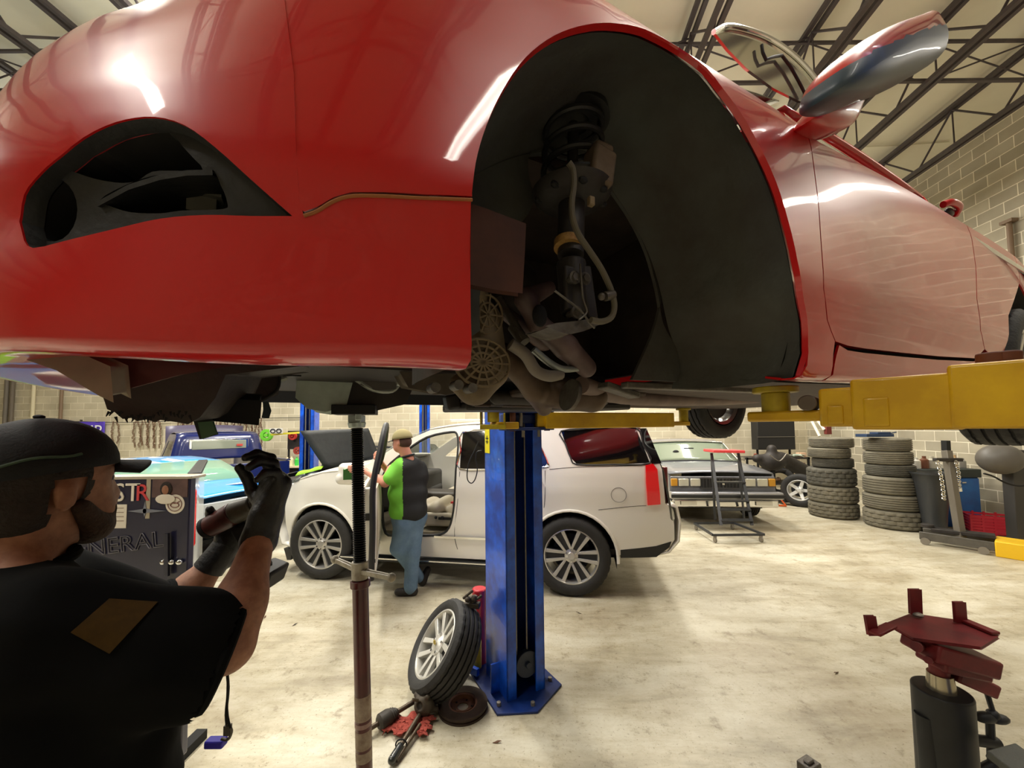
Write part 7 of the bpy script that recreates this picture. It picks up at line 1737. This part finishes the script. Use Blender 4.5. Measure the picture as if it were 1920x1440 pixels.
# ---- sky blue car with white stripes
MSKY = M('sky_blue_paint', (40, 150, 226), .3, coat=.6); MWHT = M('white_stripe', (238, 240, 242), .35, coat=.4)
dS = V((-.953, .303, 0)).normalized()
SM = frame((-5.9, 6.07, 0), dS)
sb, sbw = gen_car('blue_race_car', 'sky blue car with white stripes and circle and a chrome bumper', SM, MSKY, .9, [(-2.2, .5), (-2.25, .88), (-1.3, .96), (-.7, 1.24), (0, 1.30), (.6, 1.24), (1.1, .95), (2.2, .85), (2.25, .4), (-2.15, .36)], [1.4, -1.4], .33, [[(-.75, .98), (-.5, 1.2), (.5, 1.2), (.9, .98)]],
    [('trunk_lid', [(-2.25, .88), (-1.8, .94), (-1.3, .96)], MSKY, .03), ('rear_window', [(-1.3, .96), (-.7, 1.24)], M('green_glass', (120, 160, 140), .06), -.03), ('roof', [(-.7, 1.24), (0, 1.30), (.6, 1.24)], MSKY, .03), ('windshield', [(.6, 1.24), (1.1, .95)], MGLASS, -.03), ('hood', [(1.1, .95), (2.2, .85)], MSKY, -.03)])
m = MB(); m.box((-2.3, 0, .56), (.14, 1.8, .14)); m.build('chrome_bumper', MCHR, sb, bevel=.03, bseg=3)
m = MB(); m.box((-2.22, 0, .70), (.06, 1.7, .26)); m.build('tail_panel', M('silver_tail', (190, 196, 200), .3, metal=.6), sb, bevel=.01)
for s in (-.16, .16): m = MB(); m.grid([[V((x, s-.08, interp([(-.72, 1.24), (0, 1.30), (.6, 1.24)], x)[0]+.045)), V((x, s+.08, interp([(-.72, 1.24), (0, 1.30), (.6, 1.24)], x)[0]+.045))] for x in np.linspace(-.7, .6, 8)]); m.build('roof_stripe', MWHT, sb, sol=.004)
m = MB(); m.lathe([(0, 0), (.30, 0)], 32, Matrix.Translation((-1.75, -.35, .972)) @ Matrix.Rotation(.05, 4, 'Y')); m.build('white_circle', MWHT, sb, sol=.004)
for k in range(5):
    p = at(450+k*6, 898+k*2, 6.6); tt = thing('wood_strip', 'long orange strip of wood lying across the blue car, one of the loose bundle', 'wood strip', p, 'strips lying beyond the blue car')
    m = MB(); m.bar(at(432, 897+k*2.4, 7.2), at(500, 903+k*2.2, 6.9), .025, .02); m.build('strip_wood', M('strip%d' % (k % 3), [(216, 120, 60), (210, 180, 140), (190, 220, 60)][k % 3], .6), tt, world=True)
# ---- white pickup tail behind the toolbox
MWP = M('white_silver_paint', (206, 208, 206), .3, coat=.6)
c = atz(372, 1150, 0)
dP = V((-.60, .80, 0)).normalized(); WM = frame((-2.55, 3.15, 0), dP)
wp_, ww_ = gen_car('white_pickup', 'white pickup truck with a tall red tail lamp, behind the navy sticker panel', frame((-4.26, 3.92, 0), dP), MWP, .90, [(-1.55, .55), (-1.58, 1.38), (.18, 1.38), (.22, .5)], [-.6], .38, [], [('bed_floor', [(-1.5, .8), (.1, .8)], MDARK, -.0)], cat='pickup truck', tumb=0, belt=2, nose=.03)
m = MB(); m.box((-1.60, 0, 1.0), (.06, 1.5, .60)); m.build('tailgate', MWP, wp_, bevel=.015)
for s in (1, -1):
    m = MB(); m.box((-1.60, s*.83, 1.06), (.08, .13, .46)); m.build('tail_lamp', MREDL, wp_, bevel=.02)
    m = MB(); m.box((-1.65, s*.83, 1.0), (.02, .11, .10)); m.build('reverse_lamp', M('reverse_lens', (230, 200, 190), .2), wp_, bevel=.008)
    m = MB(); m.box((-.68, s*.87, 1.40), (1.7, .09, .04)); m.build('bed_rail', MBLK, wp_, bevel=.01)
m = MB(); m.box((-1.75, 0, .56), (.22, 1.84, .2)); m.build('chrome_bumper', MCHR, wp_, bevel=.04, bseg=3)
# ---- navy toolbox with stickers
MNB = M('toolbox_navy', (20, 20, 52), .35, coat=.4); Yt = 2.05
a, b = at(178, 905, Yt), at(355, 897, Yt)
xr, xl = at(355, 950, Yt).x, at(120, 950, Yt).x; ztop = at(355, 897, Yt).z
t = thing('sticker_board', 'navy steel equipment panel covered in stickers beside the foreground mechanic', 'panel', ((xl+xr)/2, Yt, 0))
m = MB(); m.box(((xl+xr)/2, Yt+.02, (ztop+.10)/2), (xr-xl, .04, ztop-.10)); m.build('panel_body', MNB, t, world=True, bevel=.006)
m = MB(); m.box(((xl+xr)/2, Yt+.045, ztop+.006), (xr-xl+.02, .10, .016)); m.build('steel_top', M('steel_lip', (196, 190, 176), .35, metal=.5), t, world=True, bevel=.004)
for x in (xl+.1, xr-.1): m = MB(); m.box((x, Yt+.06, .025), (.06, .4, .05)); m.box((x, Yt+.06, .08), (.05, .06, .08)); m.build('foot', MDARK, t, world=True)
def decal(nm, x0, y0, x1, y1, mat, d=.003):
    A, B = at(x0, y0, Yt), at(x1, y1, Yt); m = MB(); m.box(((A.x+B.x)/2, Yt-d/2, (A.z+B.z)/2), (abs(B.x-A.x), d, abs(A.z-B.z))); return m.build(nm, mat, t, world=True)
MST = M('sticker_white', (222, 214, 200), .5); RX = Matrix.Rotation(pi/2, 4, 'X')
def txt(nm, s, px, py, size, mat, rot=0, outl=0, sx=1):
    p = at(px, py, Yt-.004); return text_obj(nm, s, Matrix.Translation(p) @ RX @ Matrix.Rotation(rot, 4, 'Z') @ Matrix.Diagonal((sx, 1, 1, 1)), size, mat, t, outline=outl)
txt('letters_white', 'ST', 238, 925, .135, MST); txt('letter_red', 'R', 267, 925, .125, M('sticker_red2', (196, 60, 66), .5))
decal('photo_sticker', 287, 896, 352, 932, M('photo_brown', (112, 84, 80), .5, noise=(14, .9, (70, 50, 52))))
p = at(311, 917, Yt-.006); m = MB(); m.ball(p, (.032, .004, .038), 18); m.build('portrait_hair', MHAIR, t, world=True); m = MB(); m.ball(p+V((0, -.004, -.004)), (.018, .003, .024), 16); m.build('portrait_face', MSKIN, t, world=True)
m = MB(); m.ball(p+V((0, -.002, -.052)), (.052, .003, .026), 16); m.build('portrait_shirt', MST, t, world=True)
p = at(329, 945, Yt); m = MB(); m.cyl(p, p-V((0, .003, 0)), .050, n=36); m.build('round_sticker', MST, t, world=True)
m = MB(); m.tube([p+V((.036*cos(q), -.005, .036*sin(q))) for q in [2*pi*j/30 for j in range(30)]], .0015, 5, closed=True); m.tube([p+V((.022*cos(q), -.005, .012*sin(q)-.005)) for q in [2*pi*j/20 for j in range(20)]], .002, 5, closed=True); m.tube([p+V((-.026+.052*j/10, -.005, .016-.012*sin(pi*j/10))) for j in range(11)], .002, 5); m.build('sticker_drawing', M('sticker_ink', (120, 70, 66), .5), t, world=True)
decal('paper_note', 205, 946, 237, 990, MST)
for k in range(4): decal('note_line', 214, 952+k*8, 233, 953+k*8, M('note_ink', (150, 130, 116), .6), .004)
decal('vertical_rule', 276, 898, 281, 972, M('rule', (170, 160, 140), .4))
p = at(272, 958, Yt-.003); m = MB()
for q in (0, 1): m.prism([(0, .012), (.11, 0), (0, -.012), (-.09, 0)] if q == 0 else [(.01, 0), (0, .05), (-.01, 0), (0, -.03)], 0, .003, Matrix.Translation(p) @ RX)
m.build('blade_sticker', M('blade_grey', (120, 124, 136), .4), t, world=True)
txt('raised_lettering', 'GENERAL', 205, 1025, .115, M('badge_grey', (96, 94, 104), .35, metal=.5), rot=.12, outl=.0022, sx=1.15)
p0, p1 = at(313, 1000, Yt-.02), at(313, 1080, Yt-.02); m = MB(); m.bar(p0, p1, .014, .02); m.build('handle', M('handle_dark', (60, 60, 72), .3, metal=.6), t, world=True)
for px in (306, 322, 336): m = MB(); m.ball(at(px, 1054, Yt-.015), .015, 12); m.build('lock_knob', MCHR, t, world=True)
# lime thing and white cap at the far left edge
c = at(12, 824, 7.5); t = thing('lime_machine', 'lime green panel with white top at the far left edge behind the mechanic', 'machine', (c.x-.2, 7.6, 0))
m = MB(); m.box((-.1, 0, .82), (.9, .5, 1.50)); m.build('green_body', M('lime_panel', (130, 200, 50), .5), t, bevel=.01)
m = MB(); m.box((-.1, 0, 1.62), (.95, .55, .10)); m.box((-.1, 0, 1.68), (.8, .4, .05)); m.build('white_top', MHOUS, t, bevel=.02)
